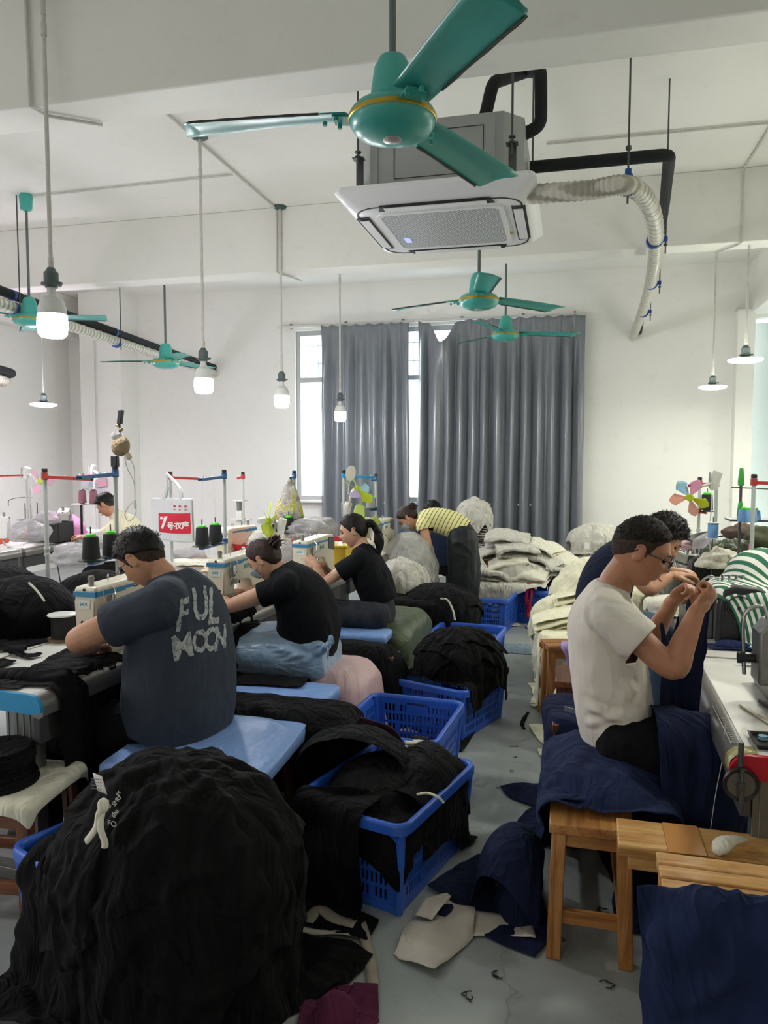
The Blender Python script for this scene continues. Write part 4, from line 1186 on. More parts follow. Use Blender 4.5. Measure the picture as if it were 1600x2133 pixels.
WD = {a: wood('pine_' + a, '7A4A22', 'A8713A', 'C39257', a) for a in 'XYZ'}
WDL = {a: wood('pale_pine_' + a, '8E6234', 'BF8F52', 'D6AE72', a) for a in 'XYZ'}
WDB = {a: wood('brown_wood_' + a, '4A2A18', '6A3F26', '7F5236', a) for a in 'XYZ'}


def stool(label, cx, cy, w, l, h=.45, yaw=0, planks=1, along='Y', wd=None, leg=.045, stretch=True, legs=(1, 1, 1, 1), name='wooden_stool', thick=.035, splay=.012):
    wd = wd or WD
    t = thing(name, label, 'stool' if name == 'wooden_stool' else 'bench', (cx, cy, 0), yaw)
    if along == 'Y':
        pw = w / planks
        for k in range(planks):
            obj('seat' if planks == 1 else 'seat_slat', MB().box((-w / 2 + pw * (k + .5), 0, h - thick / 2), (pw - (.008 if planks > 1 else 0), l, thick)), wd['Y'], t, bevel=.005)
    else:
        pw = l / planks
        for k in range(planks):
            obj('seat' if planks == 1 else 'seat_slat', MB().box((0, -l / 2 + pw * (k + .5), h - thick / 2), (w, pw - (.008 if planks > 1 else 0), thick)), wd['X'], t, bevel=.005)
    ix, iy = w / 2 - leg / 2 - .008, l / 2 - leg / 2 - .01
    for n_, (sx, sy) in enumerate(((-1, -1), (1, -1), (-1, 1), (1, 1))):
        if legs[n_]: obj('leg', MB().bar((sx * (ix + splay), sy * (iy + splay), 0), (sx * ix, sy * iy, h - thick), leg, leg, up=(0, 1, 0)), wd['Z'], t, bevel=.003)
    if stretch:
        for sy in (-1, 1): obj('stretcher', MB().box((0, sy * (iy + .004), h * .30), (2 * ix, .022, .045)), wd['X'], t, bevel=.003)
        for sx in (-1, 1): obj('stretcher', MB().box((sx * (ix + .004), 0, h * .22), (.022, 2 * iy, .045)), wd['Y'], t, bevel=.003)
    for sy in (-1, 1): obj('apron', MB().box((0, sy * iy, h - thick - .025), (2 * ix, .02, .045)), wd['X'], t, bevel=.002)
    return t


# ---- plastic turnover baskets
M_BASK = mat('blue_basket_plastic', '2E5FC4', .38, spec=.5, var=.06, vscale=10, bump=.03)
M_BASK2 = mat('blue_basket_plastic_darker', '2553AE', .4, spec=.5, var=.06, vscale=10)


def basket(label, cx, cy, yaw, w=.42, l=.60, h=.34, m=None, flare=.035, group=None):
    m = m or M_BASK; t = thing('plastic_basket', label, 'basket', (cx, cy, 0), yaw, group)
    bw, bl = w / 2 - flare, l / 2 - flare; tw, tl = w / 2 - .012, l / 2 - .012

    def side(p0, p1, q1, q0, n_slots, nm='side_wall', handle=False):
        """p bottom, q top corners; columns of slots in rows with solid bands"""
        p0, p1, q0, q1 = [np.array(x, float) for x in (p0, p1, q0, q1)]
        L = np.linalg.norm(p1 - p0); us = [0]; holes = []
        edge = .045 / L; x = edge; cell = (1 - 2 * edge) / n_slots; us = [0, edge * .6]
        for k in range(n_slots):
            a = edge + cell * k + cell * .22; b = edge + cell * k + cell * .78
            holes.append((len(us), k)); us += [a, b]
        us += [1 - edge * .6, 1]; us = sorted(set(us))
        rows = 5; vs_ = [0, .07]; vh = []
        for r in range(rows):
            a = .07 + r * .168 + .03; b = a + .122; vh.append(len(vs_)); vs_ += [a, b]
        vs_ += [.94, 1]
        hc = {us.index(edge + cell * k + cell * .22): k for k in range(n_slots)}
        mb = MB(); nu, nv = len(us), len(vs_)
        for i in range(nu):
            for j in range(nv):
                a = p0 + (p1 - p0) * us[i]; b = q0 + (q1 - q0) * us[i]; mb.v.append(a + (b - a) * vs_[j])
        for i in range(nu - 1):
            for j in range(nv - 1):
                if i in hc and j in vh:
                    k = hc[i]; r = vh.index(j)
                    mid = abs(k + .5 - n_slots / 2) < n_slots * .13
                    if not (handle and r == rows - 1 and mid) and (k % 7 != 6 or r % 2): continue
                if handle and vs_[j] >= .78 and vs_[j] < .93 and abs((us[i] + us[min(i + 1, nu - 1)]) / 2 - .5) < .13: continue
                mb.f.append([i * nv + j, (i + 1) * nv + j, (i + 1) * nv + j + 1, i * nv + j + 1]); mb.mi.append(0)
        obj(nm, mb, m, t, solid=.004, offset=0, smooth=0, bevel=0)
    c = [(-bw, -bl, .012), (bw, -bl, .012), (bw, bl, .012), (-bw, bl, .012)]; C_ = [(-tw, -tl, h - .01), (tw, -tl, h - .01), (tw, tl, h - .01), (-tw, tl, h - .01)]
    for k in range(4):
        n = 17 if k % 2 == 0 else 24
        side(c[k], c[(k + 1) % 4], C_[(k + 1) % 4], C_[k], n, handle=(k % 2 == 0))
    # rounded corner posts
    for k in range(4):
        a = np.array(c[k]); b = np.array(C_[k]); a[2] = .004; obj('corner_post', MB().tube([a * (.985, .985, 1), b * (.985, .985, 1)], .016, 10), m, t)

    def rr(hx, hy, r, z, n=6):
        out = []
        for sx, sy, a0 in ((1, 1, 0), (-1, 1, 90), (-1, -1, 180), (1, -1, 270)):
            for k in range(n + 1):
                a = math.radians(a0 + 90 * k / n); out.append((sx * (hx - r) + r * math.cos(a), sy * (hy - r) + r * math.sin(a), z))
        return out
    tw += .004; tl += .004
    obj('rim', ringloft(MB(), [rr(tw - .004, tl - .004, .04, h - .02), rr(tw - .003, tl - .003, .042, h), rr(tw + .004, tl + .004, .045, h + .006), rr(tw + .016, tl + .016, .055, h + .004), rr(tw + .020, tl + .020, .058, h - .006), rr(tw + .020, tl + .020, .058, h - .034), rr(tw + .017, tl + .017, .056, h - .034), rr(tw + .012, tl + .012, .05, h - .008), rr(tw - .002, tl - .002, .042, h - .012), rr(tw - .004, tl - .004, .04, h - .02)], (False, False)), m, t, smooth=60)
    obj('bottom', ringloft(MB(), [rr(bw, bl, .03, 0), rr(bw + .002, bl + .002, .03, .014)]), m, t)
    obj('base_band', ringloft(MB(), [rr(bw + .004, bl + .004, .02, 0), rr(bw + .006, bl + .006, .02, .03), rr(bw - .004, bl - .004, .02, .03), rr(bw - .006, bl - .006, .02, 0), rr(bw + .004, bl + .004, .02, 0)], (False, False)), m, t, smooth=40)
    return t


def bundle(name, label, cat, m, c, R, H, layers=3, seed=1, pl=17, hem=.08, top=.0, drop=None, squash=1.0, yaw=0, knot=True, group=None):
    """garments gathered at the top and falling in pleats over a mound: layered skirts"""
    c = np.array(c, float)
    t = thing(name, label, cat, c, yaw, group)
    for k in range(layers):
        nu, nv = 150, 34; G = np.zeros((nu, nv, 3)); sc = 1 - .07 * k; dr = H + (drop or 0) * (1 - .22 * k)
        for i in range(nu):
            a = 2 * PI * i / nu
            w1 = noise.noise((math.cos(a) * 2 + seed, math.sin(a) * 2, k * 3.1)); w2 = noise.noise((math.cos(a) * 6, math.sin(a) * 6 + seed, k * 1.7))
            pleat = math.sin(a * pl + 5 * w1 + k * 1.3); fine = math.sin(a * pl * 2.3 + 7 * w2)
            reach = 1 + .10 * w1 + hem * .5 * (pleat * .5 + w2)
            for j in range(nv):
                s = j / (nv - 1)
                th = min(s / .5, 1) * PI / 2
                if s < .5: r = R * math.sin(th) ** .8; z = H * math.cos(th) ** 1.0
                else:
                    u = (s - .5) / .5; r = R * (1 + .10 * math.sin(u * 2.2)); z = -(drop or .1) * u * reach
                r *= sc; gz = z * sc if z > 0 else z * (1 - .2 * k)
                f = min(1, s * 2.2)
                amp = (.045 * pleat + .018 * fine) * R * f * (1.0 + .5 * s)
                rr_ = max(.012, r + amp + .14 * w1 * r)
                lump = noise.noise((math.cos(a) * r * 9 + seed, math.sin(a) * r * 9, z * 6 + k)) * .06 * R * f
                G[i, j] = (rr_ * math.cos(a) + lump, rr_ * math.sin(a) * squash + lump * .5, gz + lump + .012 * pleat * f - .006 * k + .02 * R * math.sin(a * 3 + seed))
        obj('fabric_layer', MB().grid(G, close_u=True), m, t, smooth=180, solid=.004)
    if knot:
        mb = MB()
        for q in range(6):
            a = q * 1.1 + seed; mb.tube(smooth_path([(0, 0, H * .9), (.03 * math.cos(a), .03 * math.sin(a), H + .03), (.09 * math.cos(a) * R / .3, .09 * math.sin(a) * R / .3, H + .045), (.13 * math.cos(a + .4) * R / .3, .13 * math.sin(a + .4) * R / .3, H + .0)], 5), [.018, .022, .026, .03, .032, .034, .034, .034, .034, .033, .032, .03, .028, .024, .02, .014][:16], 10, el=.5)
        obj('tied_end', mb, m, t, smooth=180)
    return t


def folded(name, label, cat, m, c, w, l, n=4, th=.016, yaw=0, seed=0, tilt=(0, 0), sag=.02, group=None, wob=.006, nu=None):
    """garment folded back and forth: its layers show at the edge"""
    rng = random.Random(seed); path = []
    for k in range(n):
        y0, y1 = (-l / 2, l / 2) if k % 2 == 0 else (l / 2, -l / 2)
        e = rng.uniform(-.02, .02); z = k * th
        for q in range(9): path.append((y0 + (y1 - y0) * q / 8 * (1 + e), z))
        if k < n - 1:
            s = 1 if k % 2 == 0 else -1
            for a in (-60, -30, 0, 30, 60): path.append((s * (l / 2 * (1 + e) + th * .55 * math.cos(math.radians(a))), z + th / 2 + th / 2 * math.sin(math.radians(a))))
    nu = nu or 16; G = np.zeros((nu, len(path), 3))
    for i in range(nu):
        u = i / (nu - 1) - .5
        for j, (y, z) in enumerate(path):
            ns = noise.noise((u * 3 + seed, y * 8, z * 18)); n2 = noise.noise((u * 9, y * 11 + seed, z * 9 + 4))
            G[i, j] = (u * w * (1 + .05 * ns), y * (1 + .04 * n2), z + sag * (.25 - u * u) * 2 + sag * (.2 - (y / l) ** 2) + wob * ns * 2 + wob * n2)
    M = rotm(tilt[0], tilt[1], yaw); G = G @ M.T + np.array(c)
    return cloth(name, label, cat, G, m, group, solid=.006, rl=0, sub=1)
# ================================================================ benches, baskets and garments on the left
def cushion(label, name, cat, m, cx, cy, z0, w, l, h=.07, yaw=0, seed=0):
    """board wrapped in thin cloth, slightly wrinkled"""
    n1, n2 = 26, 26; mb = MB(); loops = []
    prof = [(-.9, 0), (-.3, .0), (-.05, .0), (0, .012), (0, h * .5), (0, h - .014), (-.012, h), (-.1, h + .003)]
    G = []

    def rr(hx, hy, r, z, n=5):
        out = []
        for sx, sy, a0 in ((1, 1, 0), (-1, 1, 90), (-1, -1, 180), (1, -1, 270)):
            for k in range(n + 1):
                a = math.radians(a0 + 90 * k / n); out.append((sx * (hx - r) + r * math.cos(a), sy * (hy - r) + r * math.sin(a), z))
        return out
    base = thing(name, label, cat, (cx, cy, z0), yaw)
    obj('cover', ringloft(MB(), [rr(w / 2 - .01, l / 2 - .01, .02, 0), rr(w / 2, l / 2, .022, .008), rr(w / 2 + .002, l / 2 + .002, .022, h * .6), rr(w / 2, l / 2, .022, h - .012), rr(w / 2 - .012, l / 2 - .012, .02, h)]), m, base, smooth=60)
    return base


# bench of the man in the FULL MOON shirt
stool('wooden bench under the near light blue cushion', -1.40, 2.70, .58, .54, .40, name='wooden_bench', wd=WDB, along='X')
bc = cushion('light blue satin covered bench top the man in FULL MOON shirt sits on', 'bench_cushion', 'cushion', F_BLUE, -1.38, 2.70, .402, .64, .60, .068, yaw=.03)
G, du, dv = sheet(-1.30, 2.70, .49, .46, .60, .05, 40, 1.06, .006, 5)
X = sim(G, du, dv, [('box', (-1.38, 2.70, .436), (.325, .305, .036), .03, .02), FLOORC], 60)
cloth('cover_fold', 'looser top sheet of the blue cover', None, X, F_BLUE, parent=bc)
# second bench (light blue) and the pink covered one
stool('wooden bench under the small light blue cushion', -1.42, 3.42, .52, .30, .40, name='wooden_bench', wd=WDB, along='X')
cushion('small light blue cushion between black fabric and the pink cloth', 'bench_cushion', 'cushion', F_BLUE, -1.38, 3.41, .402, .56, .30, .068, yaw=-.04)


def covered(label, clabel, m, cx, cy, w, l, h, yaw, extra=(.30, .2), seed=1, name='bench_cover', n=52, slack=1.0, fl=.0):
    stool(label, cx, cy, w - .10, l - .09, h - .045, yaw, name='wooden_bench', wd=WDB)
    cols = [('box', (cx, cy, h / 2), (w / 2, l / 2, h / 2), yaw, .012), FLOORC]
    drape(name, clabel, 'cloth', m, cx + .5 * extra[0], cy, h + .02, w + extra[0] * 1.4, l + extra[1] * 2, cols, yaw, n, slack, steps=110, seed=seed, solid=.003, crease=.005, cfreq=5, marg=.01)


covered('wooden bench hidden under the pink cloth', 'pale pink satin cloth draped over the bench behind the woman in face mask', F_PINK, -1.32, 3.92, .58, .46, .465, -.06, (.42, .28), 3)
covered('wooden bench hidden under black cloth', 'black fabric hanging over the bench between pink and olive cloths', F_BLACK2, -1.22, 4.36, .56, .26, .47, -.05, (.40, .22), 4)
stool('wooden bench under the farther small light blue cushion', -1.42, 4.70, .5, .22, .42, name='wooden_bench', wd=WDB, along='X')
cushion('farther small light blue cushion beside the olive cloth', 'bench_cushion', 'cushion', F_BLUE, -1.38, 4.66, .425, .54, .22, .06)
covered('wooden bench hidden under the olive cloth', 'olive green satin cloth draped over the bench of the woman with ponytail', F_OLIVE, -1.30, 5.12, .62, .76, .49, -.04, (.40, .24), 6)

# black garments between the first benches
drape('garment_heap', 'black garments spread between the two light blue cushions', 'clothes', F_BLACK2, -1.22, 3.16, .56, .78, .36, [('box', (-1.25, 3.14, .24), (.36, .15, .24), 0, .04), FLOORC], .0, 46, 1.25, steps=80, seed=11, jz=.02, crease=.012, rl=0)
drape('garment_heap', 'crumpled black garment on the small blue cushion before the pink cloth', 'clothes', F_BLACK, -1.50, 3.50, .58, .38, .26, [('box', (-1.38, 3.43, .235), (.30, .18, .235), 0, .03)], .1, 40, 1.5, steps=70, seed=12, jz=.025, crease=.012, rl=0)
drape('garment_heap', 'black fabric trailing from the man in FULL MOON shirt to the blue basket', 'clothes', F_BLACK2, -1.12, 3.10, .60, .60, .40, [('box', (-1.14, 3.1, .25), (.26, .14, .25), -.1, .05), FLOORC], -.3, 42, 1.3, steps=80, seed=19, jz=.02, crease=.012, rl=0)

# ---- front left basket and its huge black bundle
basket('blue basket in the left foreground under the big black bundle', -1.37, 2.11, -.40, .62, .48, .34)
BC = [('box', (-1.37, 2.11, .17), (.31, .24, .178), -.40, .03), FLOORC]
bb = gathered('huge gathered bundle of black garments in the left foreground', F_BLACK, (-1.13, 1.98, .36), .33, .26, .29, 1.0, .96, BC + [('ell', (-1.12, 1.96, .10), (.33, .22, .34))], layers=4, seed=4, radial=.016, crease=.034, pleats=11, n=70, knot=.03, shrink=.86)
mb = MB()
nk = P(225, 1665, Y=1.80)
ctie = thing('cord', 'knotted pale cord hanging on the front of the big black bundle', 'cord', P(222, 1665, Y=1.70))
obj('strand', MB().tube(smooth_path([(0, 0, 0), (-.01, -.02, -.03), (-.02, -.02, -.07), (-.045, -.02, -.105), (-.05, -.02, -.11)], 6), .007, 8, el=1.4), F_WARMW, ctie, smooth=180)
obj('strand', MB().tube(smooth_path([(-.005, -.01, -.02), (.0, -.03, -.06), (.012, -.03, -.10), (.012, -.03, -.115)], 6), .0065, 8, el=1.4), F_WARMW, ctie, smooth=180)
obj('knot', MB().ball((0, -.015, -.01), (.016, .014, .02)), F_WARMW, ctie, smooth=180)
ptxt = thing('print_patch', 'small white swirling print on the big black bundle', 'print', P(245, 1690, Y=1.715))
M_INK = mat('white_ink', 'C9C9C6', .7)
for s_, x, z, sz in (('FO', -.01, -.03, .022), ('the', .0, .0, .020), ('SMU', .006, .035, .018), ('JM', .012, .055, .014), ('S', -.02, .02, .03)):
    place_text('lettering', s_, sz, M_INK, ptxt, (x, -.012, z), (.6, 0, .8) if s_ != 'FO' else (1, 0, -.1), (-.8, 0, .6) if s_ != 'FO' else (.1, 0, 1))
ctag = P(207, 1630, Y=1.78)
tg = thing('care_label', 'small white care label sticking out of the big black bundle', 'label', ctag)
obj('label_cloth', MB().grid(np.array([[(x * .9 - .3 * z, -.01 * math.sin(x * 40), z) for z in np.linspace(-.028, .022, 5)] for x in np.linspace(-.022, .022, 6)])), mat('white_label', 'D6D4CE', .7), tg, solid=.001, smooth=180)
mb = MB()
for k in range(4):
    for q in range(5): mb.box((-.015 + q * .007, -.013, -.012 + k * .009), (.004, .001, .0025))
obj('lettering', mb, mat('label_print', '77767A', .7), tg)

# ---- the middle basket with black garments
basket('large blue basket in the middle of the floor heaped with black garments', -.67, 2.80, -.27, .47, .64, .34)
drape('garment', 'black garments filling the middle basket to its rim', 'clothes', F_BLACK, -.67, 2.80, .52, .42, .58, [('box', (-.67, 2.80, .15), (.215, .30, .15), -.27, .03), ('ell', (-.70, 2.80, .28), (.20, .26, .12))], -.27, 40, 1.25, steps=50, seed=20, jz=.02, crease=.014, rl=0)
MIDC = [('box', (-.67, 2.80, .16), (.21, .29, .16), -.27, .03), FLOORC]
drape('garment', 'smooth black folded garment in the middle basket along its right rim', 'clothes', F_BLACK2, -.52, 2.90, .44, .34, .56, [('box', (-.66, 2.82, .17), (.205, .29, .19), -.27, .05), ('ell', (-.56, 2.9, .30), (.14, .24, .13)), FLOORC], -.3, 40, 1.05, steps=60, seed=21, crease=.012, rl=0)
drape('garment', 'black garment hanging over the front of the middle basket', 'clothes', F_BLACK, -.85, 2.60, .50, .58, .62, [('box', (-.67, 2.80, .17), (.245, .34, .185), -.27, .03), ('ell', (-.80, 2.80, .36), (.20, .22, .12)), FLOORC], -.27, 48, 1.04, steps=90, seed=22, crease=.012, rl=0)
drape('garment', 'crumpled black garment on top of the middle basket heap', 'clothes', F_BLACK2, -.86, 2.88, .60, .42, .34, [('box', (-.67, 2.80, .18), (.24, .33, .19), -.27, .03), ('ell', (-.82, 2.82, .38), (.22, .22, .125)), FLOORC], .2, 44, 1.45, steps=80, seed=23, jz=.03, crease=.012, rl=0)
drape('garment', 'mauve edged crumpled black garment at the back of the middle basket', 'clothes', F_MAUVE, -.76, 2.99, .60, .20, .10, [('ell', (-.80, 2.85, .39), (.23, .22, .135)), ('box', (-.67, 2.80, .18), (.24, .33, .19), -.27, .03)], .5, 36, 1.4, steps=60, seed=24, jz=.02, crease=.012, rl=0)
solo('cord', 'thin pale cord lying on the garments in the middle basket', 'cord', MB().tube(smooth_path([P(868, 1655, Z=.42), P(890, 1652, Z=.425), P(912, 1660, Z=.42), P(925, 1672, Z=.40)], 5), .0045, 6), F_WARMW)

# ---- half empty basket behind it
basket('open blue basket with little black cloth inside, behind the middle one', -.785, 3.56, -.08, .50, .60, .33)
drape('garment', 'black cloth at the bottom of the open blue basket', 'clothes', F_BLACK2, -.72, 3.44, .36, .34, .34, [('box', (-.785, 3.5, .09), (.19, .22, .09), -.08, .02), ('ell', (-.68, 3.42, .16), (.12, .12, .11))], 0, 38, 1.4, steps=70, seed=31, jz=.03, crease=.012, rl=0)
solo('twine', 'dark braided twine tied at the left corner of the open blue basket', 'twine', MB().tube([P(776, 1452, Y=3.83) + (0, 0, .004 * math.sin(k)) + np.array([0.006 * math.sin(k * 2), 0, -.012 * k]) for k in range(16)], .006, 6), F_BLACK)
SCRAP_LATER = P(865, 1553, Z=.37)

# ---- third basket with gathered black bundle
basket('blue basket in the aisle beyond, under a gathered black bundle', -.66, 4.44, -.36, .46, .56, .30)
gathered('gathered bundle of black garments in the basket beside the black covered bench', F_BLACK, (-.62, 4.46, .36), .26, .24, .18, .52, .50, [('box', (-.66, 4.44, .15), (.235, .285, .158), -.36, .03), FLOORC], layers=4, seed=9, radial=.014, crease=.012, pleats=12, knot=.04)
basket('blue basket behind the gathered black bundle, beside the olive cloth', -.72, 5.42, -.10, .50, .60, .33)
gathered('black garments with white drawcord lying beyond the olive cloth', F_BLACK2, (-1.0, 6.0, .36), .31, .26, .20, .86, .80, [FLOORC], layers=3, seed=14, pleats=9, knot=0)
solo('cord', 'thick white drawcord hanging down the black garments beyond the olive cloth', 'cord', MB().tube(smooth_path([P(918, 1247, Y=5.66), P(932, 1250, Y=5.64), P(943, 1270, Y=5.62), P(948, 1292, Y=5.6)], 6), .008, 8), F_WARMW)
drape('garment_heap', 'black garments lying on the bench right of the grey knotted bundle', 'clothes', F_BLACK2, -1.28, 5.86, .62, .46, .36, [('box', (-1.25, 5.88, .24), (.26, .18, .24), 0, .05)], 0, 40, 1.35, steps=70, seed=33, jz=.02, crease=.012, rl=0)
stool('low wooden bench under the black garments beside the bending woman', -1.2, 5.9, .5, .34, .42, name='wooden_bench', wd=WDB)
# ---- far baskets under the grey pile
basket('blue basket under the grey pile, left of two at the far end', -.70, 7.12, -.12, .44, .62, .33, M_BASK2)
basket('blue basket under the grey pile, right of two with the red ribbon', -.32, 7.62, -.3, .46, .56, .33, M_BASK2)
rb = thing('ribbon', 'crimson ribbon hanging in front of the far right basket to the floor', 'ribbon', P(1098, 1290, Y=7.30))
for k, x in enumerate((0, .03)):
    obj('strand', MB().grid(np.array([[(x + .015 * s_ + .01 * math.sin(z * 22 + k * 2), -.02 + .02 * math.sin(z * 15 + k), z) for s_ in (-1, 0, 1)] for z in np.linspace(.36, .02, 22)])), mat('crimson_ribbon', 'B3123F', .5) if 'crimson_ribbon' not in bpy.data.materials else bpy.data.materials['crimson_ribbon'], rb, solid=.002, smooth=180)
# far pile of pale grey garments
GCOL = [('box', (-.45, 7.7, .2), (.42, .5, .19), -.1, .05), FLOORC]
stool('wooden stool holding up the far grey pile', -.45, 8.0, .7, .5, .40, wd=WDB)
for k, (cx, cy, z, w, l, yaw, n_, tl, lb) in enumerate([
    (-.75, 7.45, .40, .36, .30, .3, 5, (0, .25), 'folded grey garment spilling over the left far basket'), (-.33, 7.50, .40, .34, .30, -.2, 5, (.2, 0), 'folded grey garment over the right far basket rim'),
    (-.10, 7.70, .42, .34, .40, .2, 5, (0, .3), 'folded grey garment at the right foot of the far pile'), (-.56, 7.60, .50, .40, .34, .1, 6, (.1, -.2), 'thick folded grey garment in the middle of the far pile'),
    (-.22, 7.72, .52, .40, .36, -.5, 6, (0, .28), 'pale folded garment on the right slope of the far pile'), (-.50, 7.70, .63, .44, .34, .2, 6, (.12, 0), 'smooth pale folded garment near the top of the far pile'),
    (-.26, 7.85, .64, .40, .34, -.4, 5, (0, .25), 'folded garment at the upper right of the far pile'), (-.60, 7.85, .73, .46, .32, 0, 5, (.2, .05), 'rolled grey garment crowning the far pile'),
    (-.06, 7.85, .52, .30, .34, -.7, 4, (0, .35), 'cream folded garment at the right end of the far pile'), (-.85, 7.75, .55, .34, .34, .4, 6, (0, -.3), 'grey folded garment on the left slope of the far pile')]):
    folded('folded_garment', lb, 'clothes', [F_GREY, F_WARMW, F_GREY, F_WARMW, F_GREY][k % 5], (cx, cy, z), w, l, 3, .042, yaw, seed=k + 2, tilt=tl, sag=.06, wob=.014, group=None)
drape('garment', 'crumpled grey garment tumbling down the front of the far pile', 'clothes', F_GREY, -.55, 7.42, .72, .56, .36, GCOL + [('ell', (-.5, 7.7, .45), (.36, .32, .22))], .1, 46, 1.45, steps=70, seed=41, jz=.03, crease=.012, rl=0)
drape('garment', 'grey garment draped on the left of the far pile beside the dark trousers', 'clothes', F_GREY, -.86, 7.50, .70, .34, .44, GCOL + [('ell', (-.80, 7.7, .4), (.22, .32, .24))], .3, 40, 1.4, steps=70, seed=42, jz=.03, crease=.012, rl=0)
# stacked grey garments behind the bending woman
stool('small wooden table holding the tall grey stack before the curtain', -1.05, 8.6, .5, .45, .5, wd=WDB)
for k in range(7):
    folded('folded_garment', ['lowest folded grey garment of the tall stack behind the bending woman', 'second folded grey garment from the bottom of the tall stack', 'third folded grey garment from the bottom of the tall stack', 'fourth folded grey garment from the bottom of the tall stack', 'fifth folded grey garment from the bottom of the tall stack', 'sixth folded grey garment of the tall stack, second from the top', 'topmost folded grey garment of the tall stack'][k], 'clothes', F_GREY, (-1.05 + .012 * (k % 3), 8.5, .52 + k * .063), .42 - .02 * k, .34, 2, .034, .1 * (k % 3 - 1), seed=50 + k, sag=.03, wob=.01, group='folded grey garments in the tall stack')
gathered('knotted grey bundle on top of the tall stack before the curtain', F_GREY, (-1.03, 8.5, 1.0), .17, .15, .13, .46, .44, [('box', (-1.05, 8.5, .75), (.19, .16, .23), 0, .03)], layers=2, seed=6, pleats=11, radial=.02, crease=.02, knot=.05, n=46)
# grey bundles beside the bending woman
stool('wooden stool under the grey knotted bundle beside the bending woman', -1.36, 6.25, .40, .40, .42, wd=WDB)
gathered('pale grey knotted bundle right of the woman with ponytail', F_GREY, (-1.36, 6.2, .54), .18, .17, .18, .60, .56, [('box', (-1.36, 6.25, .21), (.19, .19, .21), 0, .03)], layers=3, seed=21, pleats=12, radial=.024, crease=.02, knot=.05, n=60)
gathered('large grey fleece heap at the hands of the bending woman', F_GREYD, (-1.42, 6.72, .60), .24, .26, .30, .80, .80, [('box', (-1.42, 6.75, .25), (.22, .26, .25), 0, .05), FLOORC], layers=2, seed=44, radial=0, crease=.03, knot=0, n=50, jz=.02)

# ---- black garments heaped on the tables behind the first machine
TB = [('box', (-2.75, 3.0, .70), (.95, 1.2, .05), 0, .01)]
for k, (cx, cy, z, w, l, rx_, ry_, rz_, yaw, m, lb) in enumerate([
    (-2.85, 2.75, 1.05, .62, .55, .28, .26, .20, .2, F_BLACK2, 'heap of black hoodies at the left edge of the white table'),
    (-2.62, 3.15, 1.02, .60, .50, .26, .22, .17, -.3, F_BLACK, 'black garments heaped behind the first sewing machine'),
    (-2.95, 3.30, 1.05, .70, .55, .30, .26, .20, .4, F_BLACK2, 'black garments heaped between the red and blue thread stands'),
    (-2.52, 3.60, .98, .50, .42, .22, .2, .14, .1, F_BLACK, 'small black heap beside the pole of the blue thread stand'),
    (-2.90, 2.42, .92, .50, .42, .22, .2, .10, -.1, F_BLACK, 'low black heap at the left edge beyond the white table')]):
    drape('garment_heap', lb, 'clothes', m, cx, cy, z + .06, w, l, TB + [('ell', (cx, cy, .84), (rx_, ry_, rz_))], yaw, 44, 1.35, steps=80, seed=60 + k, jz=.03, fric=.6, crease=.012, rl=0)
solo('zip', 'pale zip tape on the black heap behind the first machine', 'zip', MB().tube(smooth_path([P(60, 1214, Y=2.6), P(75, 1228, Y=2.58), P(93, 1252, Y=2.56)], 5), .006, 8, el=.5), F_WARMW)
drape('garment', 'black knit strip lying across the white table edge towards the hands', 'clothes', F_BLACK, -2.04, 2.42, .82, .60, .12, [('box', (-2.1, 2.8, .70), (.30, .6, .052), RZ, .01), ('ell', (-2.0, 2.44, .76), (.2, .05, .03)), FLOORC], .35, 40, 1.3, steps=60, seed=71, jz=.02, crease=.012, rl=0)
drape('garment', 'thin black cloth with frayed end on the blue tipped table corner', 'clothes', F_BLACK2, -2.12, 2.32, .80, .30, .07, [('box', (-2.1, 2.8, .70), (.30, .6, .052), RZ, .01), FLOORC], .15, 34, 1.15, steps=50, seed=72, crease=.012, rl=0)
drape('garment', 'rolled black cuff lying on the white table by the spool', 'clothes', F_BLACK, -2.32, 2.74, .80, .24, .06, [('box', (-2.1, 2.8, .70), (.5, .6, .052), 0, .01), ('ell', (-2.32, 2.74, .765), (.1, .02, .018))], -.25, 30, 1.1, steps=50, seed=73, crease=.012, rl=0)
drape('garment', 'black rib piece at the left edge of the white table', 'clothes', F_BLACK2, -2.36, 2.56, .80, .22, .12, [('box', (-2.1, 2.8, .70), (.5, .6, .052), 0, .01), ('ell', (-2.36, 2.56, .765), (.09, .04, .03))], 0, 30, 1.2, steps=50, seed=74, crease=.012, rl=0)
drape('garment', 'black jersey the man in FULL MOON shirt sews, hanging over the table edge', 'clothes', F_BLACK, -1.83, 2.66, .82, .62, .34, [('box', (-2.12, 2.8, .70), (.30, .6, .052), RZ, .01), ('ell', (-1.72, 2.78, .45), (.3, .14, .12)), FLOORC], 0.05, 46, 1.15, steps=110, seed=75, jz=.012, fric=.7, crease=.012, rl=0)

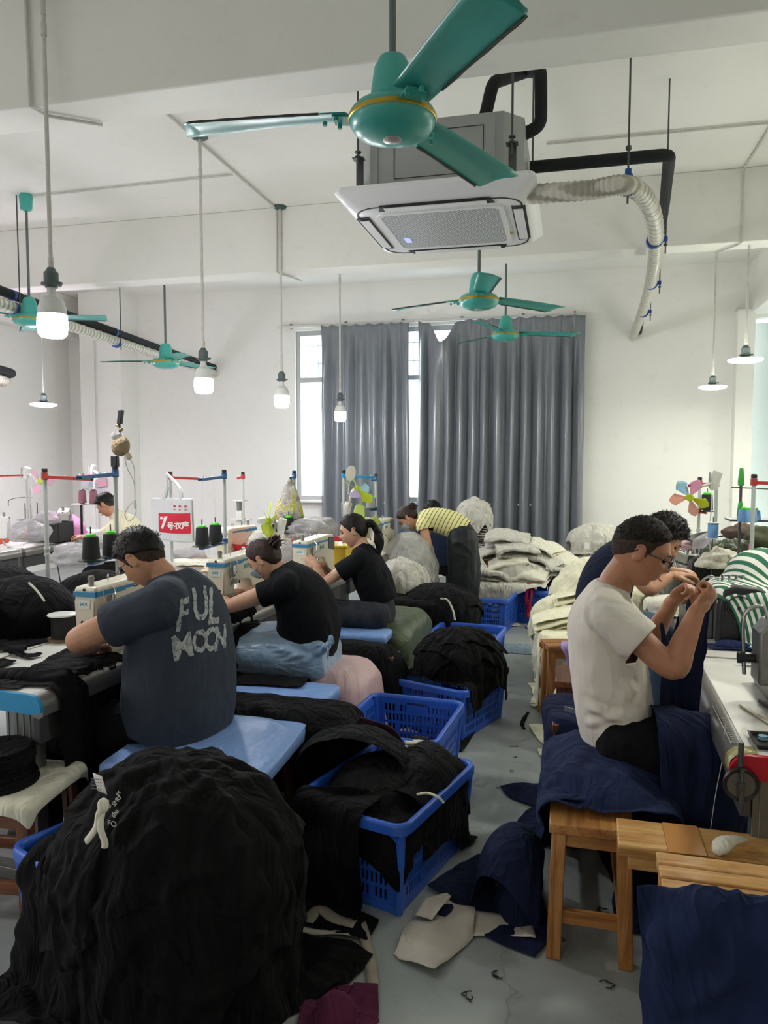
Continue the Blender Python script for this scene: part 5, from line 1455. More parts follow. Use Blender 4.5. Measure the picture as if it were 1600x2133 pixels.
# ---- left front stool with a coil of black tape
stool('white covered brown stool at the lower left edge', -1.98, 2.24, .42, .34, .42, wd=WDB, yaw=.1)
drape('stool_cover', 'dirty white cloth on the stool at the lower left edge', 'cloth', F_WARMW, -1.98, 2.24, .45, .47, .39, [('box', (-1.98, 2.24, .222), (.228, .19, .222), .1, .02), FLOORC], .1, 40, 1.0, steps=60, seed=81)
cl = thing('tape_coil', 'coil of black elastic tape on the stool at the lower left edge', 'coil', (-1.96, 2.20, .432))
for k in range(9):
    r = .125 - .0015 * k
    obj('turn', MB().lathe([(r - .06, .0), (r + .012 * math.sin(k * 1.2), .0), (r + .012 * math.sin(k * 1.2) + .002, .008), (r + .012 * math.sin(k * 1.2), .016), (r - .06, .016)], 30, at=(0, 0, k * .0165)), F_BLACK2, cl, smooth=60)
obj('core', MB().lathe([(0, 0), (.07, 0), (.07, .14), (0, .135)], 24), F_BLACK2, cl)

# ---- floor scraps
M_PAPER = mat('crumpled_paper', 'C4BDB2', .7, var=.08, vscale=9, bump=.35, bscale=14, bdist=.02)
M_PAPERD = mat('dirty_paper_strip', '9A9283', .75, var=.15, vscale=12, bump=.2, bscale=20, bdist=.01)


def floorpoly(name, label, cat, pix, m, z=.006, seed=0, amp=.012, group=None):
    pts = [P(x, y, Z=0)[:2] for x, y in pix]
    b = bmesh.new(); vs = [b.verts.new((x, y, 0)) for x, y in pts]; b.faces.new(vs)
    bmesh.ops.triangulate(b, faces=b.faces)
    bmesh.ops.subdivide_edges(b, edges=b.edges, cuts=5, use_grid_fill=True); bmesh.ops.triangulate(b, faces=b.faces)
    for v in b.verts: v.co.z = z + amp * max(0, noise.noise((v.co.x * 7 + seed, v.co.y * 7, 0)) + .35) + .004 * abs(noise.noise((v.co.x * 25, v.co.y * 25, seed)))
    me = bpy.data.meshes.new(name); b.to_mesh(me); b.free()
    return solo(name, label, cat, me, m, solid=.0015, smooth=180, group=group)


floorpoly('paper_sheet', 'large creased white paper bag on the floor before the middle basket', 'paper', [(820, 1990), (832, 2003), (905, 2036), (985, 1960), (990, 1912), (930, 1880), (890, 1886), (858, 1935), (838, 1960)], M_PAPER, seed=1, amp=.045)
floorpoly('paper_sheet', 'white paper scrap sticking out under the navy fabric', 'paper', [(985, 1905), (1110, 1925), (1116, 1965), (1060, 1955), (985, 1955)], M_PAPER, seed=2)
floorpoly('paper_flap', 'torn paper flap lying on the large creased paper', 'paper', [(865, 1925), (900, 1935), (940, 1890), (930, 1880), (885, 1888)], M_PAPER, z=.03, seed=3)


def strip(label, pts, w, m, z=.008, seed=0):
    c = [P(x, y, Z=0) for x, y in pts]; c = smooth_path(c, 6); G = np.zeros((len(c), 3, 3))
    for i, p in enumerate(c):
        d = c[min(i + 1, len(c) - 1)] - c[max(i - 1, 0)]; n_ = np.array([-d[1], d[0], 0]); n_ /= np.linalg.norm(n_) + 1e-9
        for j in range(3): G[i, j] = p + n_ * (j - 1) * w / 2 + (0, 0, z + .012 * abs(noise.noise((p[0] * 9 + j * .7, p[1] * 9, seed))))
    solo('paper_strip', label, 'paper', MB().grid(G), m, solid=.0012, smooth=180)


strip('long dirty paper strip running towards the viewer on the floor', [(735, 1880), (752, 1930), (768, 1990), (778, 2068)], .036, M_PAPERD, seed=1)
strip('paper strip curling out from under the black bundle to the basket', [(600, 1915), (640, 1895), (700, 1880), (738, 1884)], .035, M_PAPER, seed=2)
strip('flat paper strip below the curled ones beside the black bundle', [(600, 1942), (660, 1948), (745, 1952)], .028, M_PAPER, seed=3)
strip('crumpled paper strip between the other strips on the floor', [(640, 1930), (665, 1905), (700, 1925), (740, 1935)], .045, M_PAPERD, z=.015, seed=4)
drape('garment', 'maroon fleece piece on the floor at the bottom edge', 'clothes', F_MAROON, *P(705, 2110, Z=0)[:2], .12, .20, .16, [FLOORC, ('ell', tuple(P(700, 2125, Z=0)[:2]) + (0,), (.05, .05, .07))], .3, 40, 1.4, steps=60, seed=91, jz=.03, crease=.012, rl=0)
LINT = mat('dark_lint', '22232A', .9); LINTG = mat('grey_lint', '5A5F66', .9)
rng = random.Random(5)


def lint(px, py, s, lb, m=None):
    p = P(px, py, Z=0); mb = MB()
    for q in range(3):
        a = rng.uniform(0, 6); pts = [(s * .5 * math.cos(a + k * .9) * rng.uniform(.3, 1), s * .5 * math.sin(a + k * .7) * rng.uniform(.3, 1), .003 + .004 * rng.random()) for k in range(4)]
        mb.tube(smooth_path(pts, 4), s * .035, 5)
    o = obj('lint', mb, m or LINT, smooth=180); o.location = tuple(map(float, p)); tag(o, lb, 'lint')


for px, py, s, lb in [(958, 1810, .05, 'dark fluff on the floor right of the middle basket'), (1008, 1830, .05, 'spindly dark fluff between basket and navy fabric'), (1066, 1608, .03, 'small black scrap on the aisle floor'), (1072, 1578, .028, 'black thread bit on the aisle floor above another'),
                      (1037, 1643, .02, 'brown lint speck in the aisle'), (1075, 1735, .04, 'pale tangled lint beside the navy fabric'), (1048, 1757, .02, 'tiny red lint on the aisle floor'), (1038, 2033, .05, 'dark fluff on the lower floor before the stool'),
                      (978, 2078, .05, 'curled fluff with a long hair on the lower floor'), (1265, 2053, .05, 'dark fluff on the floor under the right stool'), (900, 1887, .03, 'dark crumb beside the large paper'), (1195, 1770, .03, 'dark fluff on the floor seen through the stool'),
                      (1245, 1765, .05, 'cluster of black scraps seen through the stool'), (1260, 1900, .06, 'dark fluff behind the stool stretcher'), (755, 2020, .03, 'dark speck beside the long paper strip'), (865, 1925, .04, 'reddish fluff at the basket corner'), (1170, 1960, .03, 'pinkish scrap beside the stool leg')]:
    lint(px, py, s, lb)
solo('fabric_scrap', 'curved black fabric scrap on the aisle floor', 'scrap', MB().tube(smooth_path([P(1100, 1484, Z=.004), P(1092, 1496, Z=.004), P(1088, 1508, Z=.004), P(1092, 1518, Z=.004)], 5), [.006] * 4 + [.009] * 8 + [.006] * 4, 8, el=1.5), F_BLACK)
drape('fabric_scrap', 'grey blue lace scraps on the far aisle floor', 'scrap', fabric('blue_grey_lace', '7E90A0', fold=.6), *P(1078, 1352, Z=0)[:2], .08, .30, .26, [FLOORC], 0, 34, 1.35, steps=40, seed=95, jz=.02)
for px, py, lb in ((1068, 1303, 'white scrap on the far floor before the ribbon basket'), (1108, 1308, 'white threads on the far floor under the ribbon'), (1045, 1440, 'white scrap beside the basket with the gathered bundle')):
    floorpoly('paper_scrap', lb, 'scrap', [(px - 14, py - 2), (px + 10, py - 5), (px + 16, py + 2), (px - 6, py + 4)], M_PAPER, seed=px)
solo('fabric_scrap', 'pale flat scrap of ribbon on the aisle floor', 'scrap', MB().box((0, 0, .003), (.05, .018, .003), M=rotm(0, 0, .3), at=P(1070, 1555, Z=0)), M_PAPERD)
# power leads lying under the first table
solo('power_cable', 'black cable lying on the floor under the first table', 'cable', MB().tube(smooth_path([(-2.4, 2.55, .012), (-2.1, 2.62, .012), (-1.85, 2.58, .012), (-1.7, 2.7, .012), (-1.6, 2.9, .012)], 6), .007, 8), M_BLACK)
# ================================================================ right side: stools, navy and cream garments
ST_A = [('box', (.09, 2.74, .225), (.13, .38, .225), 0, .01)]
stool('wooden stool with stretcher under the navy fabric in the right foreground', .09, 2.74, .26, .76, .45)
stool('long pale wooden bench plank at the right edge behind the slatted stool', .76, 2.26, 1.20, .17, .492, name='wooden_bench', along='X', wd=WDL, stretch=False, legs=(0, 1, 0, 1), yaw=-.03)
st_c = stool('slatted wooden stool in the lower right corner under navy fabric', .62, 1.985, .74, .27, .52, planks=4, along='X', wd=WDL, leg=.05, yaw=-.02)
solo('plastic_bag', 'translucent tape wrapping the middle of the pale bench plank', 'tape', MB().box((0, 0, 0), (.10, .178, .003), at=(.345, 2.265, .4945)), mat('clear_tape', 'C08A52', .15, spec=.8), bevel=.001)
solo('fabric_scrap', 'small white cotton scrap on the pale bench plank', 'scrap', MB().tube(smooth_path([P(1490, 1778, Z=.50), P(1505, 1760, Z=.52), P(1525, 1750, Z=.525), P(1552, 1748, Z=.51)], 4), [.008, .012, .016, .018, .018, .017, .016, .014, .012, .011, .010, .008, .006], 8, el=1.6), F_WARMW, smooth=180)
seat = [('box', (.15, 2.79, .225), (.21, .39, .24), 0, .03), ('box', (.74, 2.27, .24), (.60, .09, .255), 0, .01), FLOORC]
drape('garment', 'navy fleece piled on the stool under the man in white', 'clothes', F_NAVY, .17, 2.86, .56, .60, .74, seat, .15, 56, 1.12, steps=90, seed=101, jz=.02, crease=.024, cfreq=5, rl=0)
drape('garment', 'navy fleece hanging off the left of the stool down to the floor paper', 'clothes', F_NAVYD, -.12, 2.68, .60, .62, .36, seat + [('ell', (-.16, 2.6, .0), (.14, .16, .30))], -.5, 50, 1.1, steps=120, seed=102, jz=.015, crease=.010, cfreq=5, rl=0)
drape('garment', 'second layer of navy fleece sagging over the front edge of the stool', 'clothes', F_NAVY, .18, 2.74, .60, .54, .50, seat + [('ell', (.15, 2.78, .46), (.20, .34, .09))], .05, 50, 1.08, steps=90, seed=103, jz=.015, crease=.022, cfreq=5, rl=0)
drape('garment', 'navy fleece lying in a trail on the floor under the stool', 'clothes', F_NAVYD, .36, 2.86, .12, .30, .50, [FLOORC, ('ell', (.36, 2.9, 0), (.07, .2, .08))], .1, 36, 1.35, steps=60, seed=104, jz=.02, crease=.008, rl=0)
drape('garment', 'navy fleece tail ending on the paper on the floor', 'clothes', F_NAVYD, -.20, 2.56, .30, .34, .26, [FLOORC, ('ell', (-.14, 2.62, .0), (.08, .12, .16))], -.4, 34, 1.15, steps=60, seed=105, jz=.01, crease=.006, rl=0)
drape('garment', 'short navy fleece over the left end of the slatted stool', 'clothes', F_NAVY, .53, 1.705, .555, .72, .34, [('box', (.62, 1.975, .26), (.39, .155, .285), -.02, .02), FLOORC], -.06, 56, 1.04, fric=.9, pins=lambda G: (slice(None), -1), steps=110, seed=107, jz=.004, crease=.028, cfreq=5, rl=0)
drape('garment', 'longer navy fleece over the slatted stool at the right edge', 'clothes', F_NAVY, .90, 1.615, .57, .62, .54, [('box', (.62, 1.975, .26), (.39, .155, .285), -.02, .02), FLOORC], -.06, 56, 1.04, fric=.9, pins=lambda G: (slice(None), -1), steps=110, seed=108, jz=.004, crease=.028, cfreq=5, rl=0)
# behind: stool with navy garments
stool('wooden stool behind the man in white, under dark navy garments', .12, 3.45, .34, .36, .45, wd=WDB)
nb = [('box', (.12, 3.45, .23), (.19, .20, .23), 0, .03), FLOORC]
drape('garment', 'dark navy sweatshirt hanging over the stool behind the man in white', 'clothes', F_NAVYD, .05, 3.42, .62, .62, .60, nb + [('ell', (.06, 3.45, .46), (.2, .22, .13))], .3, 46, 1.3, steps=90, seed=111, jz=.025, crease=.014, rl=0)
drape('garment', 'second dark navy sweatshirt with a grey tag below the man in white', 'clothes', F_NAVY, .20, 3.30, .58, .56, .46, nb + [('ell', (.12, 3.45, .48), (.2, .22, .13))], -.2, 42, 1.3, steps=90, seed=112, jz=.025, crease=.014, rl=0)
solo('care_label', 'grey care tag on the navy sweatshirt behind the man in white', 'label', MB().box((0, 0, 0), (.05, .003, .022), M=rotm(.3, .2, 0), at=P(1188, 1479, Y=3.17)), mat('grey_tag', '8B8F98', .5))
# cream garments
stool('wooden stool with a brown leg under the hanging cream fabric', .12, 5.02, .56, .50, .45)
cb = [('box', (.14, 5.05, .23), (.30, .27, .23), 0, .03), FLOORC]
drape('garment', 'cream fleece hanging from the stool to the aisle floor', 'clothes', F_CREAM, .0, 5.10, .55, .62, .56, cb, .1, 48, 1.1, steps=110, seed=121, jz=.015, crease=.010, cfreq=5, rl=0)
drape('garment', 'cream fleece lying across the brown legged stool', 'clothes', F_CREAM, .18, 4.95, .58, .70, .50, cb, -.1, 48, 1.15, steps=90, seed=122, jz=.02, crease=.014, cfreq=5, rl=0)
drape('garment', 'cream cloth spilling below the stool beside the navy sweatshirts', 'clothes', F_CREAM, .16, 4.30, .40, .62, .50, [('box', (.2, 4.35, .14), (.25, .25, .13), 0, .08), FLOORC], .3, 42, 1.3, steps=80, seed=123, jz=.03, crease=.016, rl=0)
drape('garment', 'cream cloth bunched low beside the back of the man in white', 'clothes', F_WARMW, .22, 4.05, .40, .50, .44, [('ell', (.22, 4.1, .1), (.24, .22, .26)), FLOORC], 0, 40, 1.3, steps=70, seed=124, jz=.03, crease=.014, rl=0)
for k, (cx, cy, z, rx_, ry_, rz_, w, l, m, lb) in enumerate([
    (.28, 5.75, .55, .36, .30, .30, .95, .85, F_CREAM, 'big cream garment heap behind the man in white'),
    (.0, 5.55, .38, .22, .24, .22, .62, .60, F_CREAM, 'cream garment heap sloping to the aisle'),
    (.50, 6.35, .60, .32, .30, .32, .85, .80, F_CREAM, 'farther cream garment heap behind the man in navy')]):
    gathered(lb, m, (cx, cy, z), rx_, ry_, rz_, w, l, [('box', (cx, cy, z / 2), (rx_ * .8, ry_ * .8, z / 2), 0, .03), FLOORC], layers=2, seed=130 + k, radial=0, crease=.035, knot=0, n=56, jz=.02)
for k, (cx, cy, z, w, l, yaw, lb) in enumerate([(.10, 5.35, .50, .44, .34, .2, 'folded cream garment on the aisle side of the cream heap'), (.16, 5.50, .58, .42, .34, -.2, 'second folded cream garment on the cream heap'), (-.02, 5.20, .47, .40, .30, .1, 'folded cream garment above the hanging cream fabric')]):
    folded('folded_garment', lb, 'clothes', F_CREAM, (cx, cy, z), w, l, 4, .022, yaw, seed=140 + k, sag=.04, tilt=(0, -.2))
drape('garment', 'lilac fleece sleeve between the cream fabric and the man in white', 'clothes', F_PURPLE, .13, 4.62, .60, .20, .26, [('ell', (.13, 4.65, .46), (.09, .12, .10)), ('box', (.14, 4.75, .24), (.16, .2, .24), 0, .02)], .3, 34, 1.3, steps=60, seed=151, crease=.01, rl=0)
stool('small wooden stool with exposed slats beside the lilac sleeve', .02, 4.72, .30, .20, .47, planks=2, along='X', yaw=.25)
# bundles against the right part of the back wall
stool('small wooden table under the grey bundle at the right wall', .45, 8.35, .6, .5, .42, wd=WDB)
gathered('pale grey knotted bundle against the right part of the back wall', F_GREY, (.30, 8.35, .72), .26, .20, .17, .62, .56, [('box', (.4, 8.35, .28), (.34, .24, .28), 0, .05), FLOORC], layers=2, seed=161, pleats=11, radial=.022, crease=.02, knot=0, n=50)
folded('folded_garment', 'grey folded garment under the knotted bundle at the right wall', 'clothes', F_GREY, (.24, 8.3, .50), .60, .40, 4, .03, .1, seed=163, sag=.05)
folded('folded_garment', 'grey garment lying lowest at the right wall beside the curtain', 'clothes', F_GREYD, (.18, 8.2, .40), .62, .44, 4, .03, -.1, seed=164, sag=.05)
folded('folded_garment', 'off white folded cloth left of the bundle at the right wall', 'clothes', F_WARMW, (-.02, 7.9, .42), .36, .34, 4, .03, .3, seed=165, sag=.03)
solo('care_label', 'white label hanging on the grey bundle at the right wall', 'label', MB().box((0, 0, 0), (.05, .004, .07), at=P(1223, 1137, Y=8.05)), M_WARM if 'M_WARM' in globals() else mat('white_label2', 'DDDDD8', .7))

# striped green and white cloth over the overlock machine
t = NT('green_white_stripes'); b = t.b
uv = t.node('ShaderNodeTexCoord'); sep = t.node('ShaderNodeSeparateXYZ'); t.link(uv.outputs['UV'], sep.inputs[0])
m1 = t.node('ShaderNodeMath', operation='MULTIPLY'); m1.inputs[1].default_value = 24; t.link(sep.outputs[0], m1.inputs[0])
m2 = t.node('ShaderNodeMath', operation='FRACT'); t.link(m1.outputs[0], m2.inputs[0])
t.link(t.ramp(m2.outputs[0], [(0, lin('2B6B52')), (.46, lin('2B6B52')), (.5, lin('E4E4DC')), (.96, lin('E4E4DC')), (1, lin('2B6B52'))]), b.inputs['Base Color'])
b.inputs['Roughness'].default_value = .85; co = t.coords(); t.link(t.bump(t.noise(co, 6, 3, .5, 1), .4, .02), b.inputs['Normal'])
F_STRIPE = t.m
oc_ = [('box', (.84, 3.82, .87), (.17, .17, .14), .05, .03), ('box', (1.0, 4.0, .70), (.6, 1.6, .055), 0, .01), ('ell', (.92, 3.95, 1.0), (.16, .16, .16))]
drape('garment', 'green and white striped garment heaped over the right machine', 'clothes', F_STRIPE, .94, 3.84, 1.20, .50, .72, oc_, .5, 54, 1.25, steps=90, seed=171, jz=.03, crease=.016, cfreq=6, rl=0)
drape('garment', 'green and white striped sleeve hanging at the right edge', 'clothes', F_STRIPE, 1.05, 3.75, 1.18, .56, .44, oc_ + [('ell', (1.08, 3.9, 1.0), (.16, .2, .17))], .9, 46, 1.2, steps=90, seed=172, jz=.03, crease=.012, cfreq=6, rl=0)
drape('garment', 'crumpled white shirt behind the right overlock machine', 'clothes', F_WARMW, .98, 4.7, 1.05, .40, .40, [('box', (1.0, 4.6, .72), (.6, 1.6, .04), 0, .01), ('ell', (.98, 4.7, .82), (.12, .12, .14))], 0, 38, 1.4, steps=60, seed=173, jz=.03, crease=.014, rl=0)
drape('garment', 'navy scrap on the right table against the overlock machine', 'clothes', F_NAVY, .73, 3.60, .80, .18, .09, [('box', (.8, 3.5, .70), (.4, .6, .052), 0, .01), ('ell', (.73, 3.60, .76), (.07, .03, .02))], 0, 26, 1.2, steps=40, seed=174, crease=.006, rl=0)
drape('garment', 'cream cloth the man in navy is sewing on the right table', 'clothes', F_WARMW, .62, 4.52, .80, .30, .50, [('box', (.8, 4.5, .70), (.33, .6, .052), 0, .01), ('ell', (.6, 4.5, .76), (.14, .22, .05)), FLOORC], 0, 40, 1.1, steps=80, seed=175, crease=.006, rl=0)
# things on the near right table
tr = thing('tray', 'black tray of bobbins and needles on the right table corner', 'tray', (.64, 2.40, .752))
obj('tray_body', ringloft(MB(), [[(x, y, .0) for x, y in ((-.085, -.055), (.12, -.055), (.12, .06), (-.085, .06))], [(x, y, .014) for x, y in ((-.09, -.06), (.125, -.06), (.125, .065), (-.09, .065))], [(x, y, .014) for x, y in ((-.084, -.054), (.119, -.054), (.119, .059), (-.084, .059))], [(x, y, .003) for x, y in ((-.08, -.05), (.115, -.05), (.115, .055), (-.08, .055))]]), M_BLACK, tr)
rng = random.Random(3)
BOBG = 'bobbins in the black tray'
for k, (bx, by, m, lb) in enumerate([(.585, 2.42, mat('blue_bobbin_thread', '7FA8BC', .5), 'pale blue bobbin at the left end of the black tray'), (.615, 2.385, M_CHROME, 'steel bobbin beside the pale blue one in the tray'), (.645, 2.43, M_CHROME, 'steel bobbin in the middle of the tray'), (.675, 2.39, M_THRD, 'black bobbin in the middle of the tray'), (.70, 2.43, M_CHROME, 'steel bobbin at the right end of the tray'), (.655, 2.365, mat('cream_bobbin', 'B9B59A', .6), 'cream bobbin at the front of the tray')]):
    solo('bobbin', lb, 'bobbin', MB().lathe([(.0105, 0), (.0135, .0), (.0135, .0015), (.008, .002), (.008, .009), (.0135, .0095), (.0135, .011), (0, .011)], 18, at=(bx, by, .757)), m, group=BOBG)
solo('ruler', 'translucent cream plastic ruler on the right table', 'ruler', MB().box((0, 0, 0), (.016, .20, .006), M=rotm(0, 0, .28), at=(.62, 2.66, .756)), mat('cream_plastic', 'CFC9AE', .3), bevel=.002)
kn = thing('cleaver_blade', 'broad tan blade with black edge bar lying on the right table', 'blade', (.70, 2.72, .752), .25)
obj('blade', MB().box((.03, 0, .006), (.09, .17, .006)), mat('tan_plate', 'B49A78', .4, var=.2, vscale=15), kn, bevel=.001)
obj('edge_bar', MB().box((-.018, 0, .008), (.008, .18, .014)).box((.03, -.09, .012), (.10, .022, .02)), M_BLACK, kn, bevel=.002)
sc_ = thing('scissors', 'dark scissors lying on the right table by the tray', 'scissors', (.70, 2.52, .754), -.3)
for s_ in (-1, 1):
    obj('blade', MB().bar((0, 0, .004), (-.012 * s_ - .02, .10, .004), .012, .003), M_STEEL, sc_)
    obj('handle', MB().tube([(.022 * s_ + .016 * math.cos(a), -.045 + .026 * math.sin(a), .005) for a in np.linspace(0, 2 * PI, 18)], .004, 8), M_BLACK, sc_)
solo('tape_patch', 'yellowed adhesive tape on the corner of the right table', 'tape', MB().tube([(.478, 2.305, .715), (.484, 2.305, .732), (.497, 2.305, .747), (.52, 2.305, .7535), (.545, 2.305, .7535)], .001, 4).grid(np.array([[(x, y, z) for y in (2.30, 2.36)] for x, z in ((.4665, .70), (.472, .73), (.492, .7485), (.52, .7535), (.545, .7535))])), mat('old_tape', 'B5AE7E', .2, spec=.7), solid=.001)
rb = thing('small_metal_part', 'shiny metal part lying under the right machine', 'metal part', P(1560, 1382, Z=.76))
obj('shell', MB().lathe([(.0, .0), (.02, .002), (.022, .012), (.012, .022), (0, .024)], 16), M_CHROME, rb); obj('tongue', MB().box((-.03, 0, .006), (.03, .014, .004)), M_BLACK, rb)
solo('thread', 'pale thread hanging from the right table past the knees', 'thread', MB().tube(smooth_path([P(1512, 1500, Y=2.5), P(1505, 1580, Y=2.48), P(1490, 1660, Y=2.5), P(1478, 1745, Y=2.5)], 6), .0012, 5), M_MARK)

# clip fan with coloured blades on the right stand
def clipfan(label, hub, normal, R, cols, up=(0, 0, 1), angs=None, body=True, anchor=None, guard=None, wid=.66):
    t = thing('clip_fan', label, 'fan', hub)
    n_ = np.array(normal, float); n_ /= np.linalg.norm(n_); x, y, _ = frame(n_)
    for k, c in enumerate(cols):
        a = (angs[k] if angs else 2 * PI * k / len(cols)); d = x * math.cos(a) + y * math.sin(a); e = np.cross(n_, d)
        nu, nv = 14, 7; G = np.zeros((nu, nv, 3))
        for i in range(nu):
            s = i / (nu - 1); w = wid * R * math.sin(PI * min(1, s * .93 + .06)) ** .6 * (.35 + .65 * s if s < .6 else 1 - .25 * (s - .6))
            for j in range(nv):
                q = (j / (nv - 1) - .5); G[i, j] = d * (R * (.14 + .86 * s)) + e * q * w + n_ * (q * w * .45 + .02 * R * math.sin(q * PI))
        obj('blade', MB().grid(G), c, t, smooth=180, solid=.0015)
    h = obj('hub', MB().tube([-n_ * .012, n_ * .004, n_ * .014], [R * .17, R * .2, R * .15], 24), mat('lime_plastic', 'B7CC1E', .35) if 'lime_plastic' not in bpy.data.materials else bpy.data.materials['lime_plastic'], t)
    if body:
        obj('motor', MB().tube([n_ * -.08, n_ * -.05, n_ * -.012], [R * .12, R * .20, R * .18], 20), M_MWHITE, t)
    if anchor is not None:
        a = np.array(anchor) - np.array(hub)
        obj('arm', MB().tube(smooth_path([n_ * -.06, n_ * -.06 * .6 + a * .35 + (0, 0, .02), a * .75, a], 5), R * .07, 10), M_MWHITE, t)
        obj('clip', MB().tube([a + (0, 0, -.06), a + (0, 0, .0), a + (.02, 0, .05)], [.022, .034, .028], 14).tube([a + (-.03, -.03, .04 * math.cos(k)) + np.array([.0, 0, .03 * math.sin(k)]) for k in np.linspace(0, 6.28, 14)], .006, 6), M_MWHITE, t)
    return t


def plast(name, c): return mat(name, c, .25, alpha=.8)
B_BLU, B_PNK, B_ORG, B_LIM, B_PCH = plast('blue_blade', '8FCBE0'), plast('pink_blade', 'F0A8CC'), plast('orange_blade', 'F2A98C'), mat('lime_blade', 'C3D62A', .3), plast('peach_blade', 'E0A890')
hub = P(1437, 1036, Y=4.7)
clipfan('small white clip fan with five coloured petal blades on the right', hub, (-.25, -1, -.1), .115, [B_BLU, B_PNK, B_LIM, B_PCH, B_ORG], angs=[math.radians(q) for q in (125, 65, -25, -75, 190)], anchor=(p11_[0] - .02, p11_[1] - .04, p11_[2]))
solo('fan_cable', 'thin white cable dropping from the clip fan on the right', 'cable', MB().tube(smooth_path([(p11_[0] - .03, p11_[1] - .03, p11_[2] - .08), P(1482, 1060, Y=4.85), P(1478, 1100, Y=4.85), P(1480, 1160, Y=4.8)], 6), .003, 6), M_MWHITE)
hub = P(745, 1018, Y=5.6)
clipfan('clip fan with blue and lime blades before the left curtain', hub, (.75, -.3, .75), .15, [B_BLU, mat('lime_blade2', 'B7D24A', .3), B_LIM, plast('lilac_blade', 'B9A6D0'), B_LIM], anchor=tuple(P(722, 1060, Y=5.7)))
hub = P(760, 1085, Y=5.5)
clipfan('yellow green fan behind the woman with ponytail', hub, (-.3, -1, 0), .14, [plast('pale_lime_blade', 'C6DA6A')] * 3, anchor=tuple(P(768, 1105, Y=5.6)))
lt = thing('mirror_lamp', 'white perforated oval lamp plate clipped to the bright blue stand', 'lamp', P(731, 986, Y=5.55))
obj('plate', MB().prism([(.04 * math.cos(a), .06 * math.sin(a)) for a in np.linspace(0, 2 * PI, 24, endpoint=False)], .012, M=np.array([[1, 0, .0], [0.1, 0, -1.], [0.2, 1, 0]])), mat('perforated_cream', 'CFCAB8', .5, bump=.5, bscale=300, bdist=.004), lt, bevel=.003)
obj('stalk', MB().tube(smooth_path([(0, 0.01, -.03), (-.02, .02, -.09), (-.03, .03, -.16)], 4), .004, 6), M_MWHITE, lt)
hub = P(560, 1085, Y=4.9)
clipfan('lime clip fan seen edge on between the red basin and plastic bags', hub, (1, .08, 0), .14, [B_LIM] * 5, anchor=tuple(P(585, 1095, Y=4.95)))
hub = P(78, 1005, Y=6.6)
clipfan('white clip fan with a pink blade at the far left stand', P(84, 1003, Y=6.0), (.8, -.5, .3), .13, [plast('pale_pink_blade', 'E9B8CC')] * 3, anchor=tuple(P(55, 985, Y=6.1)))
clipfan('white clip fan above the far left man, beside the blue stand arm', P(205, 990, Y=7.6), (.3, -.6, .7), .10, [M_MWHITE] * 3, anchor=tuple(P(193, 978, Y=7.7)))

# tote bag hanging from its stand
bx, by, bz = p7_[0], p7_[1] - .05, p7_[2]
tl_, tr_, blb, brb = P(315, 1040, Y=by), P(400, 1035, Y=by), P(324, 1128, Y=by), P(404, 1124, Y=by)
tote = thing('tote_bag', 'white tote bag with a red printed panel hanging from a thread stand', 'bag', tuple((tl_ + tr_) / 2))
c0 = (tl_ + tr_) / 2; W2 = (tr_[0] - tl_[0]) / 2; Hh = tl_[2] - blb[2]
F_TOTE = fabric('tote_canvas', 'DADCDD', fold=.25, fscale=2.5, fdist=.012, var=.03)
G = np.zeros((24, 28, 3))
for i in range(24):
    for j in range(28):
        u, v = i / 23 * 2 - 1, j / 27
        G[i, j] = (u * W2 * (1 - .02 * v) + .012 * v, -.012 - .035 * (1 - u * u) * math.sin(min(1, v * 1.1) * PI * .6) + .006 * noise.noise((u * 3, v * 4, 0)), -v * Hh * (1 + .03 * math.sin(u * 2)))
obj('front_panel', MB().grid(G), F_TOTE, tote, smooth=180, solid=.002)
G2 = G.copy(); G2[..., 1] = -G[..., 1] * .6 + .01
obj('back_panel', MB().grid(G2), F_TOTE, tote, smooth=180, solid=.002)
top = np.array([bx, by, bz]) - c0
for s_ in (-1, 1):
    obj('handle', MB().tube(smooth_path([(-W2 * .35, .012 * s_, -.01), (-W2 * .2, .012 * s_, .08), top + (-.01, .0, -.01), top + (.015, 0, -.01), (W2 * .42, .012 * s_, .07), (W2 * .5, .012 * s_, -.01)], 6), .008, 6, el=1.5, up=(1, 0, 0)), F_TOTE, tote, smooth=60)
M_TRED = mat('tote_red_print', 'D01C38', .6); M_TWHITE = mat('tote_white_print', 'EDEDEA', .6)
nrm = 0


def on_tote(u, v, off=.004):
    i = min(23, max(0, int(round((u + 1) / 2 * 23)))); j = min(27, max(0, int(round(v * 27))))
    return G[i, j] + np.array([0, -off, 0])


mb = MB(); Gr = np.zeros((14, 12, 3))
for i in range(14):
    for j in range(12):
        u = -.58 + 1.52 * i / 13; v = .36 + .46 * j / 11 - .03 * i / 13
        p = G[0, 0] * 0; fi = (u + 1) / 2 * 23; fj = v * 27; i0, j0 = int(min(22, fi)), int(min(26, fj)); a, b2 = fi - i0, fj - j0
        p = (G[i0, j0] * (1 - a) * (1 - b2) + G[i0 + 1, j0] * a * (1 - b2) + G[i0, j0 + 1] * (1 - a) * b2 + G[i0 + 1, j0 + 1] * a * b2); Gr[i, j] = p + (0, -.0028, 0)
red = obj('red_print', MB().grid(Gr), M_TRED, tote, smooth=180)


